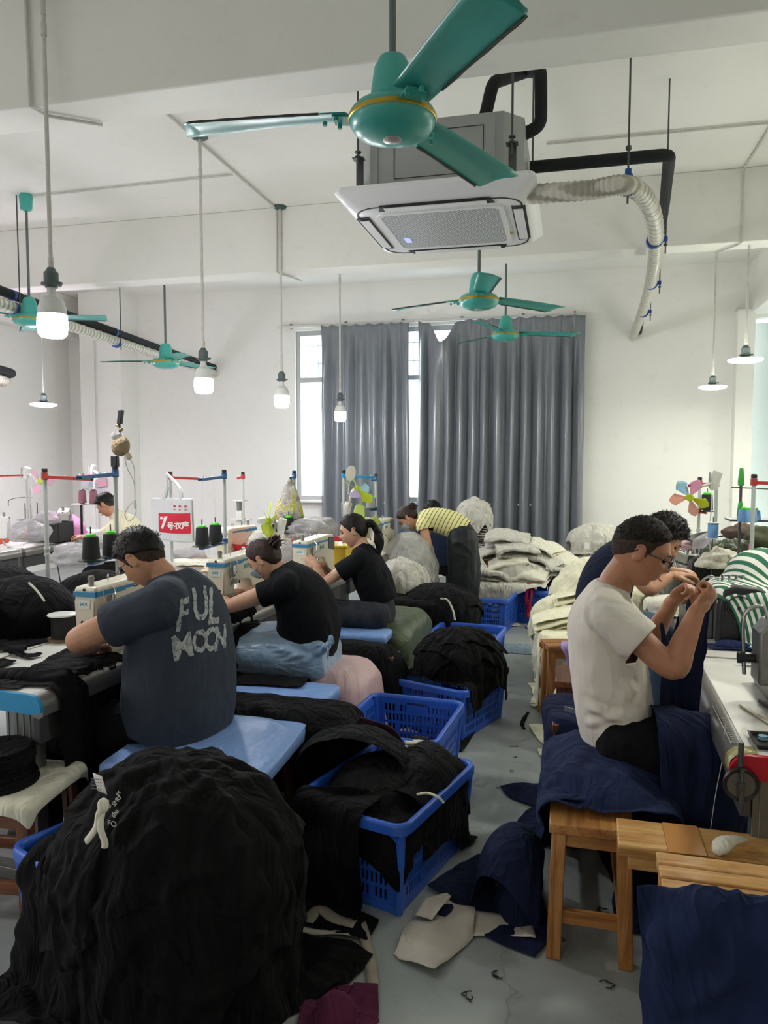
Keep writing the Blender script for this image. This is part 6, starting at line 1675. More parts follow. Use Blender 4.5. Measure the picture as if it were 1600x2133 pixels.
def tote_text(s, u, v, size, m=M_TWHITE, off=.012, b=.0, nm='lettering'):
    me = text_mesh(s, size, extrude=.0008, font_bold=b)
    M = Matrix(((1, 0, 0), (0, 0, -1), (0, 1, 0))).to_4x4() @ Matrix.Rotation(.06, 4, 'Z'); me.transform(M)
    ce = on_tote(u, v, 0); 
    for vv in me.vertices:  # wrap the letters onto the bulging cloth
        x = vv.co.x + ce[0]; z = vv.co.z + ce[2]
        u_ = max(-1, min(1, x / W2)); v_ = max(0, min(1, -z / Hh)); i0 = int(min(22, (u_ + 1) / 2 * 23)); j0 = int(min(26, v_ * 27))
        vv.co.x = x; vv.co.z = z; vv.co.y = G[i0, j0][1] - .0055 + vv.co.y
    o = bpy.data.objects.new(nm, me); COL.objects.link(o); o.parent = red; me.materials.clear(); me.materials.append(m)


tote_text('7', -.27, .60, .12, b=.005)
tote_text('号衣库', .42, .63, .058, b=.0018)
for k in range(3):
    tote_text('O', .22 + k * .27, .20, .022, M_TRED, b=.001); tote_text('衣', .22 + k * .27, .20, .010, M_TRED); tote_text('衣库', .22 + k * .27, .265, .010, M_TRED)

# clutter on the back tables and along the left wall
PLA = NT('clear_plastic_film'); PLA.b.inputs['Base Color'].default_value = lin('D9D6D8'); PLA.b.inputs['Roughness'].default_value = .18; PLA.b.inputs['Alpha'].default_value = .62; PLA.b.inputs['Specular IOR Level'].default_value = .8
PLA.link(PLA.bump(PLA.noise(PLA.coords(), 26, 5, .7, 2), .9, .03), PLA.b.inputs['Normal']); M_FILM = PLA.m


def lump(name, label, cat, c, r, m, amp=.25, f=9, seed=0, group=None):
    mb = MB().ball((0, 0, 0), 1, 30, 20); vs = []
    r = np.array(r if hasattr(r, '__len__') else (r, r, r))
    for v in mb.v:
        d = 1 + amp * noise.noise((v[0] * 1.5 + seed, v[1] * 1.5, v[2] * 1.5)) + amp * .6 * (1 - 2 * abs(noise.noise((v[0] * f * .4 + seed, v[1] * f * .4, v[2] * f * .4))))
        q = v * r * d; q[2] = max(q[2], -r[2] * .75); vs.append(q + np.array(c))
    mb.v = vs
    return solo(name, label, cat, mb, m, smooth=180, group=group)


lump('plastic_bag', 'clear plastic bag of white bits on the far left table', 'bag', P(60, 1110, Y=5.2) , (.16, .12, .09), M_FILM, seed=1)
q = P(62, 1117, Y=5.3); 
lump('plastic_bag', 'crumpled clear plastic before the mauve cones on the wall table', 'bag', P(100, 1080, Y=6.6), (.12, .1, .08), M_FILM, seed=2)
for k, (px, py, Y, rx_, lb, m) in enumerate([(130, 1098, 7.3, .26, 'heap of pink knit garments on the far left table', F_PINKF), (78, 1078, 6.9, .14, 'peach coloured knit heap on the far left table', F_ORANGEF)]):
    q = P(px, py, Y=Y); drape('garment_heap', lb, 'clothes', m, q[0], q[1], q[2] + .2, rx_ * 2.3, rx_ * 1.8, [('box', (-5.45, 6.4, .72), (.37, 2.6, .035), 0, .01), ('ell', (q[0], q[1], .80), (rx_, rx_ * .7, rx_ * .75))], 0, 40, 1.35, steps=60, seed=180 + k, jz=.03, crease=.014, rl=0)
cr = thing('crate', 'orange plastic crate on the left wall table at the picture edge', 'crate', (-5.72, 6.35, .752), .2)
for sx, sy, w_, l_ in ((0, -.14, .36, .012), (0, .14, .36, .012), (-.18, 0, .012, .28), (.18, 0, .012, .28)): obj('side', MB().box((sx, sy, .09), (w_, l_, .17)), mat('orange_crate', 'D85A2A', .4) if 'orange_crate' not in bpy.data.materials else bpy.data.materials['orange_crate'], cr, bevel=.003)
obj('bottom', MB().box((0, 0, .006), (.34, .26, .012)), bpy.data.materials['orange_crate'], cr)
cr = thing('crate', 'black open crate on the left wall table beside the pink garments', 'crate', (-5.25, 6.75, .752), .1)
for sx, sy, w_, l_ in ((0, -.14, .34, .012), (0, .14, .34, .012), (-.17, 0, .012, .28), (.17, 0, .012, .28)): obj('side', MB().box((sx, sy, .10), (w_, l_, .20)), M_BLACK, cr, bevel=.003)
obj('bottom', MB().box((0, 0, .006), (.32, .26, .012)), M_BLACK, cr)
# packing paper, white cloths and plywood on the table under the tote bag
lump('scrap_cloth', 'white scrap caught on the rim between the two middle baskets', 'scrap', SCRAP_LATER, (.045, .02, .018), F_WARMW, amp=.5, seed=3)
bd = solo('plywood_board', 'round edged plywood board on the table under the tote bag', 'board', MB().prism([(.33 * math.cos(a) * (1 if math.cos(a) > 0 else .8), .26 * math.sin(a)) for a in np.linspace(0, 2 * PI, 40, endpoint=False)], .012, at=(-2.75, 5.35, .79)), mat('plywood', 'B9966F', .6, var=.1), bevel=.002)
drape('garment', 'grey melange garment heap on the table behind the woman in face mask', 'clothes', F_GREY, -2.60, 5.85, 1.02, .56, .50, [('box', (-2.6, 5.6, .74), (.4, .8, .03), 0, .01), ('ell', (-2.6, 5.85, .82), (.22, .2, .18))], .2, 44, 1.4, steps=60, seed=191, jz=.03, crease=.018, rl=0)
drape('paper_wrap', 'beige wrapping paper twisting down behind the second blue stand', 'paper', mat('beige_paper', 'CDB597', .55, var=.1, bump=.3, bscale=20, bdist=.02), -2.50, 5.05, 1.02, .20, .34, [('box', (-2.6, 5.1, .76), (.3, .5, .03), 0, .01), ('ell', (-2.50, 5.05, .82), (.05, .08, .16))], .4, 34, 1.2, steps=50, seed=192, crease=.012, rl=0)
drape('paper_wrap', 'white tissue sheets on the plywood board', 'paper', F_WARMW, -2.80, 5.25, .86, .36, .30, [('box', (-2.75, 5.35, .76), (.35, .3, .04), 0, .01)], .2, 34, 1.25, steps=40, seed=193, jz=.02, crease=.008, rl=0)
for k, (px, py, Y, r, lb) in enumerate([(640, 1105, 5.5, .13, 'crumpled clear plastic in the red basket'), (590, 1150, 5.2, .11, 'clear plastic bag hanging beside the third machine'), (668, 1098, 5.7, .11, 'clear film heap over the red basket before the window sill')]):
    lump('plastic_bag', lb, 'bag', P(px, py, Y=Y), (r * 1.2, r, r * .7), M_FILM, seed=10 + k)
bs = thing('basin', 'red plastic basin between the lime fan and the masked woman', 'basin', (P(530, 1118, Y=5.6)[0], 5.6, .93))
obj('bowl', MB().lathe([(.10, -.12), (.14, -.10), (.19, 0), (.20, .005), (.185, .0), (.13, -.09), (0, -.11)], 30), M_RED, bs)
rbk = thing('crate', 'red slotted basket holding clear plastic before the window', 'crate', (P(668, 1112, Y=5.9)[0], 5.9, .78), .1)
for sy in (-1, 1): obj('side', MB().box((0, sy * .14, .10), (.42, .01, .14)), M_RED, rbk)
obj('end', MB().box((-.21, 0, .10), (.01, .28, .14)).box((.21, 0, .10), (.01, .28, .14)), M_RED, rbk)
for k in range(8): obj('slot', MB().box((-.17 + k * .048, -.1465, .10), (.014, .003, .07)), M_WARMW if 'M_WARMW' in globals() else M_MWHITE, rbk)
ybk = thing('crate', 'yellow plastic crate behind the third sewing machine', 'crate', (P(690, 1120, Y=5.5)[0], 5.5, .77), -.1)
M_YEL = mat('yellow_crate', 'D8B52A', .4)
obj('body', MB().box((0, 0, .09), (.34, .24, .18)), M_YEL, ybk, bevel=.01); obj('rim', MB().box((0, 0, .175), (.37, .27, .02)), M_YEL, ybk, bevel=.006)
yb = thing('plastic_bag', 'yellow and clear plastic bag hanging from the third stand', 'bag', (p3_[0] - .02, p3_[1] - .03, p3_[2] - .02))
mb = MB(); nn = 24; loops = []
for j, (z, r) in enumerate(((0, .008), (-.04, .02), (-.10, .055), (-.17, .085), (-.24, .11), (-.30, .12), (-.34, .105), (-.365, .05))):
    loops.append([(r * math.cos(a) * (1 + .18 * noise.noise((math.cos(a) * 2, math.sin(a) * 2, z * 9))) - .02 * (-z) / .3, .55 * r * math.sin(a) * (1 + .3 * noise.noise((a, z * 12, 2))), z) for a in np.linspace(0, 2 * PI, nn, endpoint=False)])
ringloft(mb, loops)
t = NT('yellow_clear_bag'); co = t.coords(); t.link(t.ramp(t.noise(t.coords((1, 1, .5)), 9, 3, .5, .8), [(.42, lin('C9BE4A')), (.5, lin('C9C7BE')), (.62, lin('8C8478'))]), t.b.inputs['Base Color']); t.b.inputs['Roughness'].default_value = .2; t.b.inputs['Alpha'].default_value = .9
t.link(t.bump(t.noise(co, 22, 4, .6, 2), .8, .03), t.b.inputs['Normal'])
obj('film', mb, t.m, yb, smooth=180)
# tripod-like holder with taped lamp on the blue stand
q = np.array([p1_[0], p1_[1], p1_[2]])
hl = thing('phone_holder', 'black clamp with taped sponge and wires on the blue thread stand', 'holder', q + (0, 0, .02))
hl.scale = (.72, .72, .72)
obj('clamp', MB().box((0, 0, .03), (.05, .04, .08)), M_BLACK, hl, bevel=.006)
obj('sponge', MB().ball((.05, 0, .14), (.07, .05, .075), 20, 14, M=rotm(0, .5, 0)), mat('taped_sponge', '9A8566', .7, var=.25, vscale=18, bump=.6, bscale=30, bdist=.02), hl, smooth=180)
obj('plastic_wrap', MB().ball((.02, 0, .215), (.045, .04, .035), 18, 12), M_FILM, hl, smooth=180)
obj('grip', MB().bar((.045, 0, .30), (.062, 0, .40), .034, .03).rod((.045, 0, .22), (.045, 0, .30), .008, 8), M_BLACK, hl, bevel=.004)
obj('joint', MB().ball((.03, 0, .29), (.02, .014, .012)).ball((.055, 0, .26), (.018, .014, .014)), mat('brass_joint', '9C8C62', .4, .5), hl, smooth=180)
obj('end_cap', MB().tube([(.10, 0, .085), (.12, 0, .05)], .022, 14), mat('beige_cap', 'C6BD9C', .5), hl)
for k, pts in enumerate([[(.08, 0, .06), (.10, 0, -.02), (.15, 0, -.12), (.15, 0, -.24), (.10, 0, -.30), (.07, 0, -.36), (.11, 0, -.40), (.16, 0, -.34), (.155, 0, -.26)], [(.12, 0, .05), (.155, 0, -.02), (.155, 0, -.2)]]):
    obj('wire', MB().tube(smooth_path(pts, 6), .0035, 6), M_MWHITE, hl, label='white cable')
obj('switch', MB().bar((.152, 0, -.24), (.158, 0, -.31), .02, .016), M_MWHITE, hl, bevel=.004)
# papers pinned on the corner column
pp = thing('pinned_papers', 'papers and clear bags pinned on the left corner column', 'papers', P(193, 1012, Y=9.55))
for k, (x, z, w_, h_, a, c_) in enumerate([(-.12, .02, .14, .11, .1, 'D6D4DC'), (.02, .0, .16, .13, .6, 'B9B8C4'), (.16, .06, .16, .14, -.2, 'E2A8BE'), (.1, -.08, .30, .10, .15, 'C9C6CE')]):
    obj('sheet', MB().box((0, 0, 0), (w_, .006, h_), M=rotm(0, a, 0), at=(x, -.01 * k, z)), mat('pinned_%d' % k, c_, .5), pp)
# floor-level shelf bits under the right tables, bottle and small things behind the striped cloth
bt = thing('bottle', 'white bottle with a pink cap behind the striped cloth', 'bottle', (P(1565, 1130, Y=4.55)[0], 4.55, .99))
obj('body', MB().lathe([(.026, 0), (.028, .01), (.028, .08), (.012, .10), (.01, .11)], 18), M_MWHITE, bt); obj('cap', MB().lathe([(.013, .108), (.013, .135), (.004, .15)], 14), mat('pink_cap', 'D8447A', .4), bt)
lump('garment_heap', 'brown patterned cloth heap behind the right spool rack', 'clothes', P(1545, 1115, Y=5.3), (.10, .1, .07), mat('brown_pattern', '4A3A34', .9, var=.5, vscale=40), seed=31)
lump('garment_heap', 'olive cloth heap behind the bottle at the right edge', 'clothes', P(1590, 1125, Y=5.0), (.11, .1, .08), mat('olive_cloth', '4A4E36', .9, var=.2), seed=32)
lump('plastic_bag', 'white plastic bag behind the second right machine', 'bag', P(1470, 1145, Y=5.15), (.07, .07, .10), M_FILM, seed=33)
solo('notebook', 'dark board lying slanted behind the second right overlock machine', 'board', MB().box((0, 0, 0), (.22, .16, .012), M=rotm(.1, -.18, .4), at=P(1462, 1118, Y=5.5)), M_BLACK, bevel=.002)
q = P(1497, 1440, Y=3.1)
solo('storage_box', 'grey plastic box on stacked paper under the right table edge', 'box', MB().box((.62, 3.05, .62), (.14, .2, .10)), mat('grey_box', '8B9288', .4), bevel=.006)
# ================================================================ people
def unit(v):
    v = np.array(v, float); return v / (np.linalg.norm(v) + 1e-9)


def eval_mesh(mb, mods, name='m'):
    me = mesh_from(name, mb) if isinstance(mb, MB) else mb
    b = bmesh.new(); b.from_mesh(me); bmesh.ops.recalc_face_normals(b, faces=b.faces); b.to_mesh(me); b.free()
    o = bpy.data.objects.new('tmp', me); COL.objects.link(o)
    for ty, kw in mods:
        m = o.modifiers.new('x', ty)
        for k, v in kw.items(): setattr(m, k, v)
    dg = bpy.context.evaluated_depsgraph_get(); out = bpy.data.meshes.new_from_object(o.evaluated_get(dg))
    bpy.data.objects.remove(o); bpy.data.meshes.remove(me); out.name = name
    return out


def remeshed(mb, voxel=.006, smooth=3, name='body', fac=.5):
    return eval_mesh(mb, [('REMESH', dict(mode='VOXEL', voxel_size=voxel)), ('SMOOTH', dict(factor=fac, iterations=smooth))], name)


def vcoords(me):
    a = np.empty(len(me.vertices) * 3, np.float32); me.vertices.foreach_get('co', a); return a.reshape(-1, 3).astype(float)


def vnormals(me):
    a = np.empty(len(me.vertices) * 3, np.float32); me.vertex_normals.foreach_get('vector', a); return a.reshape(-1, 3).astype(float)


def set_co(me, a): me.vertices.foreach_set('co', a.astype(np.float32).ravel()); me.update()


def wrinkle(me, amp, freq=9, seed=0, stretch=(1, 1, 1), lines=(), sharp=2.0):
    """creases: warped ridges all over, plus pulled folds along given lines (a, b, width, height)"""
    V, N = vcoords(me), vnormals(me); d = np.zeros(len(V)); S = np.array(stretch, float)
    if amp:
        for i, p in enumerate(V * S):
            w1 = noise.noise((p[0] * 4 + seed, p[1] * 4, p[2] * 4)); w2 = noise.noise((p[1] * 4, p[2] * 4 + seed, p[0] * 4))
            r = 1 - sharp * abs(noise.noise((p[0] * freq + 1.6 * w1, p[1] * freq + 1.6 * w2, p[2] * freq + seed)))
            msk = .5 + .8 * noise.noise((p[0] * 5 + 7, p[1] * 5, p[2] * 5 + seed)); d[i] = amp * r * max(0, msk)
    for a, b, w, h in lines:
        a, b = np.array(a, float), np.array(b, float); ab = b - a; t = np.clip(((V - a) @ ab) / (ab @ ab), 0, 1)
        q = np.linalg.norm(V - (a + t[:, None] * ab), axis=1) / w
        d += 1.3 * h * (np.exp(-q ** 2) - .6 * np.exp(-(q - 1.6) ** 2 * 1.5)) * np.sin(PI * np.clip(t, .04, .96)) ** .5
    set_co(me, V + N * d[:, None])


def cut_ends(me, cuts):
    """open a garment: drop the faces past each (point, outward direction, reach)"""
    b = bmesh.new(); b.from_mesh(me); kill = []
    for p, n, r in cuts:      # clean cut first, then drop what lies past it
        p_, n_ = Vector(tuple(map(float, p))), Vector(tuple(map(float, unit(n))))
        fs = [f for f in b.faces if (f.calc_center_median() - p_).length < r * 1.05 and abs((f.calc_center_median() - p_).dot(n_)) < .02]
        bmesh.ops.bisect_plane(b, geom=fs + list({e for f in fs for e in f.edges}) + list({v for f in fs for v in f.verts}), plane_co=p_, plane_no=n_, dist=1e-6)
    C_ = [(Vector(tuple(map(float, p))), Vector(tuple(map(float, unit(n)))), r) for p, n, r in cuts]
    for f in b.faces:
        c = f.calc_center_median()
        for p, n, r in C_:
            if (c - p).dot(n) > 0 and (c - p).length < r: kill.append(f); break
    bmesh.ops.delete(b, geom=kill, context='FACES'); b.to_mesh(me); b.free()


def rings(mb, rs, side, n=30, p=2.3):
    """closed loft of super-ellipses: (centre, half width along side, half depth)"""
    side = unit(side); L = len(rs); cs = [np.array(r[0], float) for r in rs]; vs = []
    for i, r in enumerate(rs):
        t = unit(cs[min(i + 1, L - 1)] - cs[max(i - 1, 0)]); s = unit(side - t * (side @ t)); f = np.cross(t, s)
        for k in range(n):
            a = 2 * PI * k / n; ca, sa = math.cos(a), math.sin(a)
            vs.append(cs[i] + s * r[1] * math.copysign(abs(ca) ** (2 / p), ca) + f * r[2] * math.copysign(abs(sa) ** (2 / p), sa))
    fs = [(i * n + k, i * n + (k + 1) % n, (i + 1) * n + (k + 1) % n, (i + 1) * n + k) for i in range(L - 1) for k in range(n)]
    fs += [tuple(range(n))[::-1], tuple((L - 1) * n + k for k in range(n))]
    return mb.add(vs, fs)


def rings_s(rs, k=4):
    """Catmull-Rom in between"""
    A = [np.array([*r[0], r[1], r[2]], float) for r in rs]; return [(q[:3], q[3], q[4]) for q in smooth_path(A, k)]


def limb(mb, pts, rads, n=16, k=5, el=1.0):
    """tapered limb with rounded ends"""
    A = [np.array([*p, r], float) for p, r in zip(pts, rads)]; q = smooth_path(A, k) if len(A) > 2 else [A[0], (A[0] * 2 + A[1]) / 3, (A[0] + 2 * A[1]) / 3, A[1]]
    P_, R_ = [x[:3] for x in q], [max(.002, x[3]) for x in q]
    t0 = unit(P_[0] - P_[1]); t1 = unit(P_[-1] - P_[-2])
    P2 = [P_[0] + t0 * R_[0] * .9, P_[0] + t0 * R_[0] * .6] + P_ + [P_[-1] + t1 * R_[-1] * .6, P_[-1] + t1 * R_[-1] * .9]
    R2 = [R_[0] * .35, R_[0] * .8] + R_ + [R_[-1] * .8, R_[-1] * .35]
    return mb.tube(P2, R2, n, el=el)


def headfield(d, jaw=1.0, male=True, scale=1.0, hair=False):
    """surface of the head in its own frame (x front, y left, z up) for unit direction d"""
    x, y, z = d
    p = np.array([x * .097, y * .076, z * .120])
    # back of the skull rounder and set back, top flatter
    if x < 0: p[0] *= 1.03 + .05 * max(0, z)
    if z < 0:
        t = min(1, -p[2] / .12)
        p[1] *= 1 - .22 * t ** 1.6
        if p[0] > 0: p[0] *= 1 + .02 * t
        else: p[0] *= 1 - .55 * t ** 1.3
    if not hair and x > 0:
        Y, Z = p[1], p[2]
        g = lambda y0, z0, sy, sz: math.exp(-((Y - y0) / sy) ** 2 - ((Z - z0) / sz) ** 2)
        p[0] += .005 * g(0, .026, .05, .012)                               # brow
        p[0] -= .013 * (g(.031, .003, .016, .013) + g(-.031, .003, .016, .013))   # sockets
        p[0] += .010 * g(0, .004, .0085, .022) + .023 * g(0, -.026, .0115, .013) + .008 * (g(.011, -.031, .007, .008) + g(-.011, -.031, .007, .008))  # nose
        p[0] += .008 * g(0, -.058, .020, .007) + .008 * g(0, -.069, .018, .007) - .005 * g(0, -.0635, .022, .003) - .004 * g(0, -.082, .025, .008)   # lips
        p[0] += .011 * g(0, -.102, .024, .016)                             # chin
        p[0] += .004 * (g(.045, -.02, .02, .02) + g(-.045, -.02, .02, .02))     # cheeks
    return p * scale


def sphere_dirs(n=64, m=48):
    return [[(math.cos(-PI / 2 + PI * i / m) * math.cos(2 * PI * k / n), math.cos(-PI / 2 + PI * i / m) * math.sin(2 * PI * k / n), math.sin(-PI / 2 + PI * i / m)) for k in range(n)] for i in range(m + 1)]


def head_mesh(mb, M, c, scale=1.0, n=72, m=56):
    vs = [M @ headfield(d, scale=scale) + c for row in sphere_dirs(n, m) for d in row]
    fs = [(i * n + k, i * n + (k + 1) % n, (i + 1) * n + (k + 1) % n, (i + 1) * n + k) for i in range(m) for k in range(n)]
    mb.add(vs, fs)
    for s in (-1, 1):   # ears
        e = np.array([-.006, s * .079, .002]) * scale
        mb.ball(M @ e + c, np.array([.017, .008, .030]) * scale, 14, 10, M=M @ rotm(0, .15, s * .35))
        loop = [M @ ((np.array([-.008 + .017 * math.cos(a), s * (.0855 + .004 * math.sin(a)), .004 + .029 * math.sin(a)])) * scale) + c for a in np.linspace(-2.2, 2.6, 14)]
        mb.tube(loop, .0042 * scale, 8)


def hair_mesh(M, c, scale, line, thick, seed=0, rough=.004, n=96, m=72, fq=24):
    """shell that rises over the scalp inside the hairline and dips under the skin outside it"""
    vs = []
    for row in sphere_dirs(n, m):
        for d in row:
            az = math.degrees(math.atan2(abs(d[1]), d[0])); p = headfield(d, hair=True)
            zl = np.interp(az, [0, 35, 62, 80, 95, 125, 180], line); h = (p[2] - zl) / .012 + .35 * noise.noise((d[0] * 12, d[1] * 12, d[2] * 12 + seed))
            h = max(0, min(1, h)); up = max(0, min(1, (p[2] + .02) / .10))
            th = thick[0] + (thick[1] - thick[0]) * up + rough * (noise.noise((p[0] * fq * 3, p[1] * fq * 3 + seed, p[2] * fq * 1.2)) + .6 * noise.noise((p[0] * fq * 9, p[1] * fq * 9, p[2] * fq * 3)))
            q = p + unit(p) * (th * h - .006 * (1 - h)); vs.append(M @ (q * scale) + c)
    mb = MB(); mb.add(vs, [(i * n + k, i * n + (k + 1) % n, (i + 1) * n + (k + 1) % n, (i + 1) * n + k) for i in range(m) for k in range(n)])
    return mb


def tufts(mb, M, c, scale, line, L, count, seed=0, lean=(.3, 0, .5), zmin=.02, r=.0016, off=.004):
    rg = random.Random(seed)
    for _ in range(count):
        d = unit((rg.gauss(0, 1), rg.gauss(0, 1), rg.gauss(.3, 1))); az = math.degrees(math.atan2(abs(d[1]), d[0])); p = headfield(d, hair=True)
        if p[2] < max(zmin, np.interp(az, [0, 35, 62, 80, 95, 125, 180], line) + .008): continue
        a = p + d * off; e = unit(d + np.array(lean) * rg.uniform(.3, 1.2) + np.array([rg.gauss(0, .35) for _ in range(3)])); l = L * rg.uniform(.5, 1.1)
        pts = [M @ ((a) * scale) + c, M @ ((a + e * l * .6) * scale) + c, M @ ((a + e * l + np.array([.2, 0, -.25]) * l * .5) * scale) + c]
        mb.tube(pts, [r, r * .8, .0003], 4)


SKIN = {}


def skin(name, c):
    t = NT(name); b = t.b; c = lin(c)[:3]; co = t.coords()
    t.link(t.ramp(t.noise(co, 22, 4), [(.3, tuple(x * f for x, f in zip(c, (.92, .86, .84)))), (.7, tuple(min(1, x * 1.05) for x in c))]), b.inputs['Base Color'])
    b.inputs['Roughness'].default_value = .48; b.inputs['Specular IOR Level'].default_value = .4
    b.inputs['Subsurface Weight'].default_value = .12; b.inputs['Subsurface Radius'].default_value = (.012, .005, .003); b.inputs['Subsurface Scale'].default_value = .6
    t.link(t.bump(t.noise(co, 420, 3), .12, .0008), b.inputs['Normal'])
    return t.m


SK_TAN, SK_LIGHT, SK_WARM, SK_DEEP = skin('skin_tan', 'B98A6C'), skin('skin_light', 'D2A88E'), skin('skin_warm', 'C49577'), skin('skin_deep', 'AE7C60')


def hairmat(name, c, rough=.42):
    t = NT(name); b = t.b; co = t.coords((1, 1, .3)); c = lin(c)[:3]
    n = t.noise(co, 160, 3, .6, .4); t.link(t.ramp(n, [(.35, tuple(x * .5 for x in c)), (.65, tuple(x * 1.4 for x in c))]), b.inputs['Base Color'])
    b.inputs['Roughness'].default_value = rough; b.inputs['Specular IOR Level'].default_value = .3; t.link(t.bump(n, .7, .003), b.inputs['Normal'])
    return t.m


HAIR_BLK, HAIR_BRN, HAIR_FADE = hairmat('black_hair', '100E0D', .5), hairmat('brown_hair', '2E1D18', .5), hairmat('cropped_hair', '1F1814', .75)
HAIR_STUB = hairmat('stubble_hair', '3B2E28', .85)
M_LIP = mat('lips', '9A5B50', .45); M_EYE = mat('eye_white', 'D9D3CC', .2); M_IRIS = mat('iris', '1C1411', .15); M_BROW = mat('eyebrow', '241B17', .8)
M_MASK = mat('blue_face_mask', 'A9BDCB', .7, bump=.2, bscale=60, bdist=.003)


def hand(mb, wrist, d, pn, s=1.0, curl=(.5, .6, .5), thumb=1, spread=.25, fist=False):
    """palm and five separate fingers; d = pointing direction, pn = palm side, thumb=+-1 picks the side it leaves from"""
    d = unit(d); pn = unit(np.array(pn) - d * (np.array(pn) @ d)); sd = np.cross(d, pn) * thumb; w = np.array(wrist, float)
    pc = w + d * .048 * s
    M = np.stack([d, sd, pn], 1)
    mb.ball(pc, np.array([.052, .041, .0165]) * s, 18, 12, M=M)
    limb(mb, [w - d * .015 * s, w + d * .03 * s], [.026 * s, .024 * s], 12, 3)
    for k, (off, ln, r) in enumerate(((.029, .92, .0088), (.010, 1.0, .0093), (-.010, .95, .0089), (-.028, .76, .0078))):
        base = w + (d * .088 + sd * off) * s; dd = unit(d + sd * off * spread * 12); a = 0; pts = [base - dd * .02 * s, base]; seg = [.042, .027, .021]
        for q in range(3):
            a += curl[q] * (1 + .12 * k); v = dd * math.cos(a) + pn * math.sin(a); pts.append(pts[-1] + v * seg[q] * ln * s)
        limb(mb, pts, [r * s, r * s, r * .97 * s, r * .9 * s, r * .72 * s], 10, 3)
    t0 = w + (d * .028 + sd * .030 + pn * .004) * s; tv = unit(d * .75 + sd * .75 + pn * .35); p1 = t0 + tv * .036 * s; p2 = p1 + unit(d * 1.0 + sd * .1 + pn * (.3 + .5 * curl[0])) * .030 * s; p3 = p2 + unit(d * .9 - sd * .2 + pn * (.3 + .5 * curl[1])) * .024 * s
    limb(mb, [t0 - tv * .015 * s, p1, p2, p3], [.014 * s, .0125 * s, .0105 * s, .0085 * s], 10, 3)


